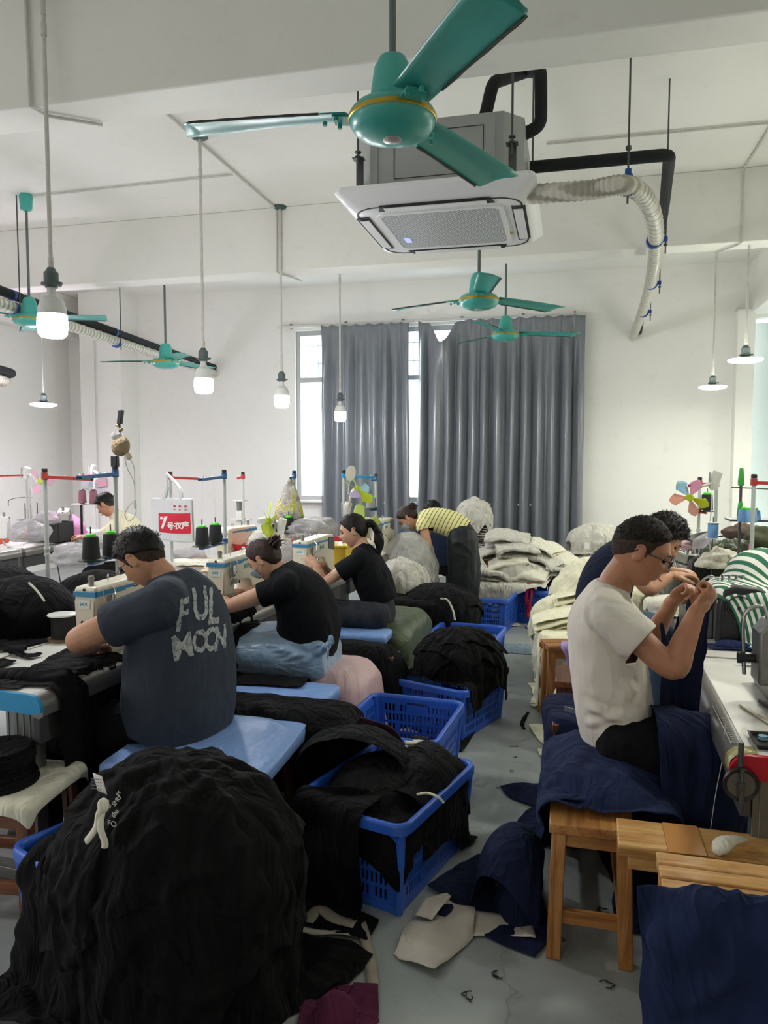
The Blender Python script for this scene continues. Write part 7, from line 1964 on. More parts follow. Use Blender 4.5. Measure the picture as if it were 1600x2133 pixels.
def person(label, root, H, look, up=(0, 0, 1), neck=None, scale=1.0, skinm=None, torso=None, side=(0, 1, 0), arms=(), legs=None, shirt=None, trousers=None,
           hair='short', hairm=None, male=True, voxel=.0055, wr=.006, lines=(), sleeve_cuts=True, hem=None, body_torso=True, group=None, neckcut=None, face=True, seed=0, leg_skin=False, cuffs=(), stretch=(1, 1, .6), pantwr=.006, sock=None):
    """arms: dicts sh, el, wr, hd (hand direction), pn (palm side), th, sl (share of the upper arm in the sleeve), r (upper radius), curl
       torso: rings of the shirt from hem to collar; legs: lists hip, knee, ankle with radii"""
    t = thing('person', label, 'person', root, 0, group)
    sm = skinm or SK_TAN; H = np.array(H, float); f = unit(look); u = np.array(up, float); u = unit(u - f * (u @ f)); l = np.cross(u, f); M = np.stack([f, l, u], 1)
    mb = MB(); head_mesh(mb, M, H, scale)
    nb = np.array(neck, float)
    limb(mb, [nb, (nb + H) / 2 - u * .045 * scale - f * .022, H - u * .045 * scale - f * .022], [.062 * scale, .053 * scale, .052 * scale], 18)
    if body_torso and torso:
        rings(mb, [(r[0], r[1] * .80, r[2] * .78) for r in rings_s(torso)], side)
    for a in arms:
        r = a.get('r', .046)
        limb(mb, [a['sh'], (np.array(a['sh']) + a['el']) / 2, a['el'], np.array(a['el']) * .62 + np.array(a['wr']) * .38, a['wr']], [r * 1.05, r, r * .84, r * .86, r * .54], 16, 6)
        hand(mb, a['wr'], a.get('hd', np.array(a['wr']) - a['el']), a.get('pn', (0, 0, -1)), a.get('hs', scale), a.get('curl', (.45, .6, .5)), a.get('th', 1))
    if leg_skin and legs:
        for L in legs: limb(mb, L['p'], L['r'], 18, 6)
    body = obj('body', remeshed(mb, voxel, 2, 'body', .4), sm, t, smooth=180, world=True)
    if face:
        for s in (-1, 1):
            e = M @ (np.array([.0805, s * .031, .002]) * scale) + H
            obj('eye', MB().ball(e, .0115 * scale, 14, 10), M_EYE, t, smooth=180, world=True) if False else None
            obj('eyelid_line', MB().tube([M @ (np.array([.0905 - .006 * abs(q) ** 2, s * (.031 + .014 * q), .000 + .003 * (1 - q * q)]) * scale) + H for q in np.linspace(-1, 1, 7)], .0018 * scale, 6), M_IRIS, t, world=True)
            obj('eyebrow', MB().tube([M @ (np.array([.0975 - .011 * abs((q + 1) / 2) ** 1.6, s * (.018 + .017 * (q + 1)), .024 + .004 * (1 - q * q)]) * scale) + H for q in np.linspace(-1, 1, 8)], [.0018, .003, .0034, .0034, .003, .0026, .002, .001], 6), M_BROW, t, world=True)
        obj('mouth', MB().tube([M @ (np.array([.1015 - .010 * q * q, .021 * q, -.0635 - .001 * (1 - q * q)]) * scale) + H for q in np.linspace(-1, 1, 9)], [.001, .003, .004, .0045, .0048, .0045, .004, .003, .001], 8), M_LIP, t, smooth=180, world=True)
    # hair
    hm = hairm or HAIR_BLK
    if hair in ('short', 'buzz', 'curly'):
        line = dict(short=[.060, .052, .036, .018, .020, .0, -.040], buzz=[.068, .062, .052, .040, .040, .020, -.010], curly=[.055, .050, .028, -.015, 0, -.045, -.07])[hair]
        th = dict(short=(.004, .020), buzz=(.0015, .011), curly=(.010, .030))[hair]
        hb = hair_mesh(M, H, scale, line, th, seed, .003 if hair != 'curly' else .010)
        tufts(hb, M, H, scale, line, dict(short=.020, buzz=.012, curly=.032)[hair], dict(short=700, buzz=800, curly=700)[hair], seed, off=th[1] * .6, zmin=.0 if hair == 'curly' else .035, r=.0018)
        obj('hair', hb, hm, t, smooth=180, world=True)
        st = dict(short=[.058, .050, .020, -.030, -.010, -.050, -.075], buzz=[.066, .060, .036, -.018, -.004, -.034, -.064]).get(hair)
        if st: obj('cropped_hair', hair_mesh(M, H, scale, st, (.0012, .003), seed + 1, .0012), HAIR_STUB, t, smooth=180, world=True)
    elif hair:
        line = [.068, .058, .030, -.002, .006, -.05, -.085]
        hb = hair_mesh(M, H, scale, line, (.009, .016), seed, .0035, fq=16)
        o = obj('hair', hb, hm, t, smooth=180, world=True)
        back = lambda x, y, z: M @ (np.array([x, y, z]) * scale) + H
        if hair == 'ponytail':
            tl = MB(); b0 = back(-.105, 0, .028)
            for k in range(9):
                rg = random.Random(k); j = lambda a: rg.uniform(-a, a)
                limb(tl, [back(-.09, j(.02), .03 + j(.01)), back(-.135, j(.02), .03 + j(.01)), back(-.165, j(.02), -.03 + j(.02)), back(-.165 + j(.02), j(.025), -.11 + j(.02)), back(-.14 + j(.02), j(.03), -.19 + j(.04))], [.022, .020, .020, .017, .004], 10, 5)
            obj('ponytail', tl, hm, t, smooth=180, world=True)
            obj('hair_tie', MB().tube([back(-.118, .026 * math.cos(a), .03 + .026 * math.sin(a)) for a in np.linspace(0, 2 * PI, 14)], .006, 8), M_BLACK, t, smooth=180, world=True)
            obj('hair_clip', MB().bar(back(.052, -.060 if True else 0, .075), back(.075, -.058, .045), .005, .009), mat('lilac_clip', 'D9C3DC', .3) if 'lilac_clip' not in bpy.data.materials else bpy.data.materials['lilac_clip'], t, world=True, label='pale lilac hair clip')
        elif hair == 'bun':
            bn = MB(); rg = random.Random(seed); cc = np.array([-.105, 0, .055])
            bn.ball(back(*cc), .036 * scale, 22, 16)
            for k in range(26):
                a = rg.uniform(0, 6.28); e = rg.uniform(-1.2, 1.2); pts = []
                for q in range(5): a += .55; pts.append(back(*(cc + .038 * np.array([math.cos(e) * math.cos(a), math.sin(a) * math.cos(e), math.sin(e + q * .2)]) * rg.uniform(.85, 1.15))))
                limb(bn, pts, [.004, .008, .009, .007, .002], 8, 3)
            for k in range(22):
                v = unit((rg.uniform(-1, .1), rg.uniform(-1, 1), rg.uniform(-.6, 1))); bn.tube([back(*(cc + v * .03)), back(*(cc + v * .055)), back(*(cc + v * .07 + (0, 0, -.012)))], [.002, .0015, .0003], 4)
            obj('hair_bun', bn, hm, t, smooth=180, world=True)
    # shirt
    if shirt is not None:
        mb = MB(); rings(mb, rings_s(torso), side)
        cuts = []
        for a in arms:
            r = a.get('r', .046); sh, el = np.array(a['sh'], float), np.array(a['el'], float); e = sh + (el - sh) * a.get('sl', .6); sr = a.get('sr', 1.5)
            inn = sh + (np.array(torso[-2][0]) - sh) * .45
            limb(mb, [inn, sh, (sh + e) / 2, e], [r * 1.45, r * 1.5, r * sr, r * sr], 20, 5)
            if a.get('sl', .6) > 0: cuts.append((e + unit(el - sh) * r * .25, el - sh, r * sr * 1.32))
        if neckcut: cuts.append(neckcut)
        if hem: cuts.append(hem)
        me = remeshed(mb, .0065, 5, 'shirt'); wrinkle(me, wr, 8, seed, stretch, lines); cut_ends(me, cuts)
        so = obj('shirt', me, shirt, t, smooth=180, world=True, solid=.003)
    if trousers is not None:
        mb = MB()
        for L in legs: limb(mb, L['tp'], L['tr'], 22, 6)
        hp = [np.array(L['tp'][0], float) for L in legs]; c = sum(hp) / len(hp)
        if torso:
            tc = np.array(torso[0][0], float); tc2 = np.array(torso[1][0], float)
            w_, d_ = torso[0][1], torso[0][2]; c = np.array([*(tc[:2] * .75 + c[:2] * .25), c[2]])
            rings(mb, rings_s([(c + (0, 0, -.06), w_ * .80, d_ * .8), (c, w_ * .92, d_ * .93), (tc * .4 + c * .6 + (0, 0, .02), w_ * .90, d_ * .88), (tc + (tc2 - tc) * .35, w_ * .80, d_ * .76)]), side)
        me = remeshed(mb, .008, 5, 'trousers'); wrinkle(me, pantwr, 7, seed + 3)
        cut_ends(me, [(np.array(L['tp'][-1]), np.array(L['tp'][-1]) - np.array(L['tp'][-2]), .2) for L in legs])
        obj('trousers', me, trousers, t, smooth=180, world=True, solid=.003)
    for L in legs or ():
        if L.get('shoe') is not None:
            a = np.array(L['shoe'][0], float); d = unit(L['shoe'][1]); mb = MB(); limb(mb, [a - d * .05 + (0, 0, .045), a + d * .04 + (0, 0, .045), a + d * .13 + (0, 0, .032)], [.042, .044, .036], 16, 5)
            mb.box((0, 0, .012), (.26, .085, .022), M=np.stack([d, np.cross((0, 0, 1), d), (0, 0, 1)], 1), at=a + d * .04)
            obj('shoe', remeshed(mb, .006, 3, 'shoe'), L['shoe'][2], t, smooth=180, world=True)
    return t, M, H


F_TEE = fabric('charcoal_tee', '3A414C', fold=.28, fscale=4, fdist=.02, sheen=.12, var=.10, stretch=(1, 1, .6))
F_TBLK = fabric('black_tee', '101216', fold=.35, fscale=5, fdist=.02, sheen=.08)
F_TWHT = fabric('cream_white_tee', 'DCD6CB', fold=.3, fscale=4, fdist=.018, sheen=.05, var=.03, stretch=(1, 1, .6))
F_TNVY = fabric('navy_tee', '161E33', fold=.3, fscale=4, sheen=.1)
F_TCRM = fabric('cream_shirt', 'D9D2B4', fold=.3, fscale=4, sheen=.05, var=.03)
F_PANT = fabric('black_trousers', '0D0E10', fold=.35, fscale=4, sheen=.08)
F_JEANS = fabric('grey_jeans', '34373D', fold=.3, fscale=9, fdist=.01, sheen=.05, weave=.5, var=.35)
F_DENIM = fabric('blue_denim', '4B6178', fold=.3, fscale=8, sheen=.05, weave=.4)
F_WPANT = fabric('dark_satin_trousers', '11161B', rough=.6, fold=.4, fscale=2.2, fdist=.03, sheen=.05, stretch=(1, 1, .2), spec=.4)
t = NT('yellow_striped_knit'); co = t.coords(); sep = t.node('ShaderNodeSeparateXYZ'); t.link(co, sep.inputs[0])
m1 = t.node('ShaderNodeMath', operation='MULTIPLY'); m1.inputs[1].default_value = 26; ad = t.node('ShaderNodeMath', operation='MULTIPLY_ADD'); ad.inputs[1].default_value = -.45
t.link(sep.outputs[2], ad.inputs[0]); t.link(sep.outputs[0], ad.inputs[2]); t.link(ad.outputs[0], m1.inputs[0]); fr_ = t.node('ShaderNodeMath', operation='FRACT'); t.link(m1.outputs[0], fr_.inputs[0])
t.link(t.ramp(fr_.outputs[0], [(0, lin('4B4A40')), (.14, lin('4B4A40')), (.18, lin('E2DE9A')), (.96, lin('E2DE9A')), (1, lin('4B4A40'))]), t.b.inputs['Base Color']); t.b.inputs['Roughness'].default_value = .9
F_YSTR = t.m
SHOE = mat('black_shoe', '141416', .5)

# ---- the man in the charcoal FULL MOON shirt, facing the first machine
Y0 = 2.80
pel = P(385, 1530, Y=Y0)
tr = [(P(374, 1512, Y=Y0), .250, .198), (P(376, 1460, Y=Y0), .266, .205), (P(378, 1400, Y=Y0), .266, .195), (P(376, 1330, Y=Y0), .258, .175), (P(370, 1270, Y=Y0), .250, .150), (P(360, 1225, Y=Y0), .185, .110), (P(350, 1196, Y=Y0), .085, .075)]
shL = P(338, 1258, Y=2.585); shR = P(398, 1252, Y=3.02)
elL = P(168, 1330, Y=2.50); wrL = np.array([-1.93, 2.72, .815]); elR = np.array([-1.80, 3.12, .86]); wrR = np.array([-1.95, 2.92, .815])
kneeL, kneeR = P(105, 1535, Y=2.62), np.array([-2.12, 3.0, .50])
hipL, hipR = np.array([-1.60, 2.69, .545]), np.array([-1.60, 2.92, .545])
man1, M1, H1 = person('man in a charcoal FULL MOON t-shirt hunched over the nearest sewing machine', (-1.5, 2.8, .47), P(298, 1164, Y=2.78), (-.80, .05, -.62), up=(-.6, 0, .8), neck=P(346, 1208, Y=2.80), scale=1.02, skinm=SK_WARM,
    torso=tr, side=(0.10, 1, 0), arms=[dict(sh=shL, el=elL, wr=wrL, hd=(-.2, 1, -.2), pn=(0, 0, -1), r=.060, sl=.62, sr=1.45, th=1), dict(sh=shR, el=elR, wr=wrR, hd=(-.3, -1, -.1), pn=(0, 0, -1), r=.058, sl=.62, th=-1)],
    legs=[dict(tp=[hipL, (hipL + kneeL) / 2, kneeL, kneeL + (-.02, 0, -.22), (kneeL[0] - .03, kneeL[1], .08)], tr=[.105, .105, .085, .072, .060], shoe=((kneeL[0] - .04, kneeL[1], 0), (-1, -.1, 0), SHOE)),
          dict(tp=[hipR, (hipR + kneeR) / 2, kneeR, kneeR + (-.02, 0, -.22), (kneeR[0] - .03, kneeR[1], .08)], tr=[.105, .10, .085, .072, .060], shoe=((kneeR[0] - .04, kneeR[1], 0), (-1, .1, 0), SHOE))],
    shirt=F_TEE, trousers=F_PANT, hair='short', seed=1, wr=.007, lines=[(P(275, 1330, Y=2.6), P(330, 1370, Y=2.6), .02, .010), (P(300, 1290, Y=2.58), P(250, 1330, Y=2.5), .016, .006), (P(290, 1480, Y=2.6), P(340, 1430, Y=2.58), .02, .006), (P(440, 1480, Y=2.6), P(460, 1420, Y=2.7), .02, .005)],
    hem=(P(385, 1512, Y=Y0), (-.22, 0, -1), .5), neckcut=(P(345, 1188, Y=2.8), (-.5, 0, .9), .14))


def project_text(s, size, bodyobj, root, px, py, Y, right, m, up=(0, 0, 1), bold=.004, rough=.004, seed=0, lift=.0035, rot=0, xs=1):
    """hand-painted lettering laid onto the shirt: letters cut to the cloth along their own normal"""
    me = text_mesh(s, size, extrude=0, font_bold=bold, align='CENTER', res=4)
    b = bmesh.new(); b.from_mesh(me); bmesh.ops.triangulate(b, faces=b.faces)
    for _ in range(3): bmesh.ops.subdivide_edges(b, edges=[e for e in b.edges if e.calc_length() > size * .09], cuts=1); bmesh.ops.triangulate(b, faces=b.faces)
    c = Vector(tuple(map(float, P(px, py, Y=Y)))); r = Vector(unit(right)); u = Vector(unit(up)); n = r.cross(u).normalized(); u = n.cross(r)
    dg = bpy.context.evaluated_depsgraph_get(); ev = bodyobj; inv = Vector(root.location)
    from mathutils.bvhtree import BVHTree
    bv = BVHTree.FromPolygons([v.co + inv for v in ev.data.vertices], [list(p.vertices) for p in ev.data.polygons])
    for v in b.verts:
        jx = rough * noise.noise((v.co.x * 60, v.co.y * 60, seed)); jy = rough * noise.noise((v.co.x * 60 + 9, v.co.y * 60, seed))
        x, y = v.co.x * xs + jx, v.co.y + jy; x, y = x * math.cos(rot) - y * math.sin(rot), x * math.sin(rot) + y * math.cos(rot)
        o = c + r * x + u * y + n * .6; hit = bv.ray_cast(o, -n)
        v.co = (hit[0] + hit[1] * 0 + n * lift if hit[0] is not None else c + r * x + u * y) - inv
    b.to_mesh(me); b.free()
    o = bpy.data.objects.new('lettering', me); COL.objects.link(o); o.parent = bodyobj.parent if False else root; me.materials.clear(); me.materials.append(m); return o


sh1 = [c for c in man1.children if c.name.startswith('shirt')][0]
t = NT('worn_white_print'); co = t.coords(); n = t.noise(t.coords((1, 1, 1)), 60, 5, .8); t.link(t.ramp(n, [(.40, lin('4A515B')), (.47, lin('9CA0A2')), (.6, lin('B2B5B4'))]), t.b.inputs['Base Color']); t.b.inputs['Roughness'].default_value = .85
M_WORN = t.m
rdir = (.80, .60, 0)
for s_, size, px, py, k, xs in (('F', .185, 371, 1270, 0, .66), ('U', .165, 421, 1264, 1, .66), ('L', .185, 457, 1278, 2, .66), ('M', .125, 370, 1332, 3, .90), ('O', .115, 413, 1332, 4, .74), ('O', .120, 444, 1337, 5, .72), ('N', .125, 471, 1343, 6, .66)):
    o = project_text(s_, size, sh1, man1, px, py, 2.72, rdir, M_WORN, bold=.004, rough=.0045, seed=k, rot=(-.10, -.05, -.20, .10, .0, -.05, -.1)[k], xs=xs)
    o['label'] = 'worn white painted letter'

# ---- the woman in mask and black shirt
Y0 = 3.85; fs = .94
tr = [(P(628, 1362, Y=Y0), .175, .15), (P(640, 1330, Y=Y0), .195, .165), (P(643, 1290, Y=Y0), .20, .16), (P(632, 1250, Y=Y0), .20, .145), (P(612, 1218, Y=Y0), .185, .12), (P(596, 1195, Y=Y0), .13, .085), (P(587, 1180, Y=Y0), .065, .06)]
shL, shR = P(596, 1222, Y=3.68), P(612, 1215, Y=4.03)
elL, elR = P(478, 1262, Y=3.62), P(500, 1240, Y=4.08)
wrL, wrR = np.array([-1.86, 3.74, .83]), np.array([-1.86, 3.92, .83])
hipL, hipR = P(628, 1372, Y=3.73), P(628, 1368, Y=3.97); kneeL, kneeR = P(500, 1358, Y=3.70), P(510, 1350, Y=4.02)
w2, M2, H2 = person('woman in a face mask and black t-shirt with brown hair in a loose bun, sewing', (-1.45, 3.85, .47), P(552, 1166, Y=3.84), (-.86, .02, -.50), up=(-.4, 0, .9), neck=P(594, 1192, Y=3.85), scale=fs, skinm=SK_LIGHT, male=False,
    torso=tr, side=(.05, 1, 0), arms=[dict(sh=shL, el=elL, wr=wrL, hd=(-.2, .8, -.2), pn=(0, 0, -1), r=.047, sl=.42, sr=1.45), dict(sh=shR, el=elR, wr=wrR, hd=(-.3, -.8, -.1), pn=(0, 0, -1), r=.045, sl=.42, th=-1)],
    legs=[dict(tp=[hipL, (hipL + kneeL) / 2, kneeL, kneeL + (0, 0, -.2), (kneeL[0], kneeL[1], .08)], tr=[.095, .092, .075, .06, .05], shoe=((kneeL[0] - .02, kneeL[1], 0), (-1, 0, 0), SHOE)), dict(tp=[hipR, (hipR + kneeR) / 2, kneeR, kneeR + (0, 0, -.2), (kneeR[0], kneeR[1], .08)], tr=[.095, .09, .075, .06, .05], shoe=((kneeR[0] - .02, kneeR[1], 0), (-1, 0, 0), SHOE))],
    shirt=F_TBLK, trousers=F_JEANS, hair='bun', hairm=HAIR_BRN, seed=5, wr=.009, hem=(P(632, 1374, Y=Y0), (.1, 0, -1), .4), neckcut=(P(584, 1178, Y=3.85), (-.5, 0, .9), .10))


def facemask(t, M, H, sc, m=None):
    nu, nv = 18, 12; G = np.zeros((nu, nv, 3))
    for i in range(nu):
        for j in range(nv):
            az = (i / (nu - 1) - .5) * 2 * math.radians(62); zz = -.018 - j / (nv - 1) * .082
            d = unit((math.cos(az), math.sin(az), zz / .115)); p = headfield(d, hair=True); p = p * 1.03 + np.array([.020 * math.exp(-(az / .5) ** 2) * math.exp(-((zz + .03) / .045) ** 2) + .008, 0, .0008 * math.sin(j * 3.1)])
            G[i, j] = M @ (p * sc) + H
    o = obj('face_mask', MB().grid(G), m or M_MASK, t, smooth=180, solid=.002, world=True, label='pale blue face mask')
    for s in (0, -1):
        for j in (1, nv - 2):
            sg = -1 if s == 0 else 1
            obj('ear_loop', MB().tube(smooth_path([G[s, j], M @ (np.array([.015, sg * .076, -.03 if j > 2 else -.005]) * sc) + H, M @ (np.array([-.022, sg * .084, .0]) * sc) + H], 4), .0014, 5), M_MWHITE, t, world=True)


facemask(w2, M2, H2, fs)
# satin cloth tied round her hips and lap
t_ = NT('pale_blue_grey_satin'); co = t_.coords(); t_.b.inputs['Roughness'].default_value = .35; t_.b.inputs['Specular IOR Level'].default_value = .6; t_.b.inputs['Base Color'].default_value = lin('8FA9C4'); t_.b.inputs['Sheen Weight'].default_value = .2
n = t_.noise(t_.coords((.5, 1, 1)), 7, 3, .5, 1.5); t_.link(t_.bump(n, .7, .03), t_.b.inputs['Normal']); F_SAT = t_.m
mb = MB(); kn = P(683, 1345, Y=3.62)
rings(mb, rings_s([(P(500, 1352, Y=3.8), .21, .11), (P(545, 1350, Y=3.82), .24, .135), (P(600, 1354, Y=3.84), .245, .145), (P(645, 1358, Y=3.85), .235, .155), (P(672, 1362, Y=3.85), .215, .15), (P(692, 1362, Y=3.85), .17, .12)]), (0, 1, 0))
limb(mb, [P(655, 1352, Y=3.70), P(672, 1350, Y=3.66), kn], [.05, .03, .014], 14)
me = remeshed(mb, .008, 4, 'tied_cloth')
wrinkle(me, .006, 8, 3, (1, 1, 1), [(P(560, 1320 + 12 * k, Y=3.62), P(672, 1340 + 3 * k, Y=3.62), .012, .010) for k in range(6)])
obj('tied_cloth', me, F_SAT, w2, smooth=180, world=True, label='pale blue satin cloth tied round the hips')
mb = MB().ball(kn, (.018, .02, .022), 16, 12)
for k, e in enumerate(((694, 1327), (683, 1372), (696, 1338))):
    q = P(*e, Y=3.60); mb.tube(smooth_path([kn, (kn + q) / 2 + (0, 0, .012), q], 5), [.009, .010, .012, .014, .016, .018, .019, .018, .016, .013, .006][:11], 10, el=.3)
obj('knot', mb, F_SAT, w2, smooth=180, world=True)
drape('garment', 'dark garment across the lap of the masked woman beneath her forearm', 'clothes', F_BLACK, -1.82, 3.74, .80, .30, .40, [('box', (-2.0, 3.85, .70), (.26, .5, .052), RZ, .01), ('ell', (-1.72, 3.8, .55), (.16, .2, .14))], 0, 36, 1.15, steps=70, seed=201, jz=.015, crease=.012, rl=0)

# ---- the woman with the ponytail
Y0 = 4.90; fs = .93
tr = [(P(792, 1252, Y=Y0), .135, .115), (P(786, 1232, Y=Y0), .15, .12), (P(778, 1210, Y=Y0), .165, .12), (P(768, 1185, Y=Y0), .172, .11), (P(758, 1160, Y=Y0), .155, .09), (P(752, 1146, Y=Y0), .11, .07), (P(747, 1137, Y=Y0), .055, .05)]
shL, shR = P(748, 1166, Y=4.76), P(762, 1162, Y=5.06); elL, elR = P(668, 1218, Y=4.70), P(690, 1205, Y=5.10)
wrL, wrR = P(658, 1178, Y=4.72), P(672, 1176, Y=4.92)
hipL, hipR = P(785, 1282, Y=4.78), P(785, 1280, Y=5.02); kneeL, kneeR = P(668, 1278, Y=4.76), P(676, 1272, Y=5.05)
w3, M3, H3 = person('woman with a black ponytail and short black t-shirt sitting upright at her machine', (-1.3, 4.9, .47), P(737, 1106, Y=4.90), (-.95, -.22, -.22), up=(0, 0, 1), neck=P(752, 1148, Y=4.90), scale=fs, skinm=SK_LIGHT, male=False,
    torso=tr, side=(.0, 1, 0), arms=[dict(sh=shL, el=elL, wr=wrL, hd=(-.45, .1, .35), pn=(.3, .4, -.6), r=.040, sl=.48, sr=1.6, curl=(.5, .8, .6)), dict(sh=shR, el=elR, wr=wrR, hd=(-.8, -.3, .0), pn=(0, 0, -1), r=.040, sl=.48, sr=1.6, th=-1)],
    legs=[dict(tp=[hipL, (hipL + kneeL) / 2, kneeL, kneeL + (0, 0, -.2), (kneeL[0], kneeL[1], .08)], tr=[.098, .088, .068, .058, .05], shoe=((kneeL[0] - .02, kneeL[1], 0), (-1, 0, 0), SHOE)), dict(tp=[hipR, (hipR + kneeR) / 2, kneeR, kneeR + (0, 0, -.2), (kneeR[0], kneeR[1], .08)], tr=[.098, .088, .068, .058, .05], shoe=((kneeR[0] - .02, kneeR[1], 0), (-1, 0, 0), SHOE))],
    shirt=F_TBLK, trousers=F_JEANS, hair='ponytail', seed=8, wr=.009, hem=(P(792, 1256, Y=Y0), (.2, 0, -1), .3), neckcut=(P(745, 1134, Y=4.9), (-.3, 0, 1), .09))

# ---- the woman in yellow bending over
Y0 = 6.9; fs = .93
tr = [(P(962, 1108, Y=Y0), .165, .13), (P(945, 1094, Y=Y0), .165, .125), (P(922, 1086, Y=Y0), .17, .12), (P(900, 1082, Y=Y0), .175, .11), (P(884, 1082, Y=Y0), .15, .09), (P(876, 1084, Y=Y0), .09, .06)]
shL, shR = P(881, 1094, Y=6.74), P(890, 1090, Y=7.06); elL, elR = P(893, 1140, Y=6.70), P(885, 1130, Y=7.12); wrL, wrR = P(884, 1182, Y=6.68), P(865, 1165, Y=7.0)
hipL, hipR = P(962, 1122, Y=6.80), P(964, 1120, Y=7.02); ftL, ftR = np.array([-.98, 6.82, .0]), np.array([-.93, 7.05, .0])
w4, M4, H4 = person('woman in a yellow striped top and wide dark trousers bending over grey fabric', (-.98, 6.92, 0), P(851, 1080, Y=6.88), (-.72, -.10, -.68), up=(-.7, 0, .7), neck=P(876, 1086, Y=6.9), scale=fs, skinm=SK_WARM, male=False,
    torso=tr, side=(.0, 1, .0), arms=[dict(sh=shL, el=elL, wr=wrL, hd=(-.15, .0, -1), pn=(-.8, .5, 0), r=.042, sl=.16, sr=1.5), dict(sh=shR, el=elR, wr=wrR, hd=(-.3, 0, -1), pn=(-.8, -.4, 0), r=.042, sl=.16, th=-1)],
    legs=[dict(tp=[hipL, hipL * .6 + ftL * .4 + (.02, 0, .0), hipL * .3 + ftL * .7, ftL + (0, 0, .10)], tr=[.135, .13, .12, .115], shoe=(ftL, (-1, 0, 0), SHOE)), dict(tp=[hipR, hipR * .6 + ftR * .4 + (.03, 0, 0), hipR * .3 + ftR * .7, ftR + (0, 0, .10)], tr=[.135, .13, .12, .115], shoe=(ftR, (-1, 0, 0), SHOE))],
    shirt=F_YSTR, trousers=F_WPANT, hair='bun', hairm=HAIR_BRN, seed=9, wr=.004, hem=(P(966, 1112, Y=Y0), (1, 0, -.5), .3), neckcut=(P(872, 1084, Y=6.9), (-1, 0, .1), .10), pantwr=.012)
facemask(w4, M4, H4, fs)

# ---- someone seated behind her, only the head shows
q = P(902, 1068, Y=8.3)
person('dark haired person seated behind the bending woman, only the top of the head showing', (q[0], 8.3, .45), q, (-.3, .5, -.5), neck=q + (.03, -.02, -.17), skinm=SK_WARM, torso=[(q + (.06, -.05, -.58), .16, .12), (q + (.06, -.05, -.42), .18, .12), (q + (.05, -.04, -.28), .17, .10), (q + (.04, -.03, -.19), .07, .06)], side=(1, .2, 0),
    arms=[dict(sh=q + (-.15, -.04, -.26), el=q + (-.20, .1, -.45), wr=q + (-.08, .25, -.42), sl=.5), dict(sh=q + (.22, -.02, -.26), el=q + (.25, .12, -.45), wr=q + (.1, .26, -.42), sl=.5, th=-1)], shirt=F_TNVY, hair='curly', seed=12, wr=.004, legs=[dict(tp=[q + (-.04, 0, -.62), q + (-.1, .3, -.62), q + (-.1, .36, -.72), q + (-.1, .36, -1.0)], tr=[.1, .09, .07, .06]), dict(tp=[q + (.16, 0, -.62), q + (.16, .3, -.62), q + (.16, .36, -.72), q + (.16, .36, -1.0)], tr=[.1, .09, .07, .06])], trousers=F_PANT, hem=(q + (.06, -.05, -.60), (0, 0, -1), .3))

# ---- the man in the white shirt on the right
Y0 = 2.86
tr = [(P(1288, 1528, Y=Y0), .165, .135), (P(1280, 1480, Y=Y0), .180, .140), (P(1270, 1410, Y=Y0), .185, .140), (P(1262, 1340, Y=Y0), .190, .135), (P(1258, 1285, Y=Y0), .195, .125), (P(1266, 1245, Y=Y0), .150, .090), (P(1276, 1218, Y=Y0), .068, .062)]
shR_, shL_ = P(1258, 1272, Y=2.69), P(1285, 1272, Y=3.02)
elR_, elL_ = P(1402, 1392, Y=2.62), P(1345, 1352, Y=3.12)
wrR_, wrL_ = P(1452, 1272, Y=2.70), P(1402, 1252, Y=3.02)
hipR_, hipL_ = P(1300, 1545, Y=2.74), P(1308, 1540, Y=2.98)
kR, kL = P(1470, 1580, Y=2.70), P(1530, 1575, Y=2.98)
aR, aL = np.array([kR[0] - .10, 2.66, .07]), np.array([kL[0] + .02, 2.98, .07])
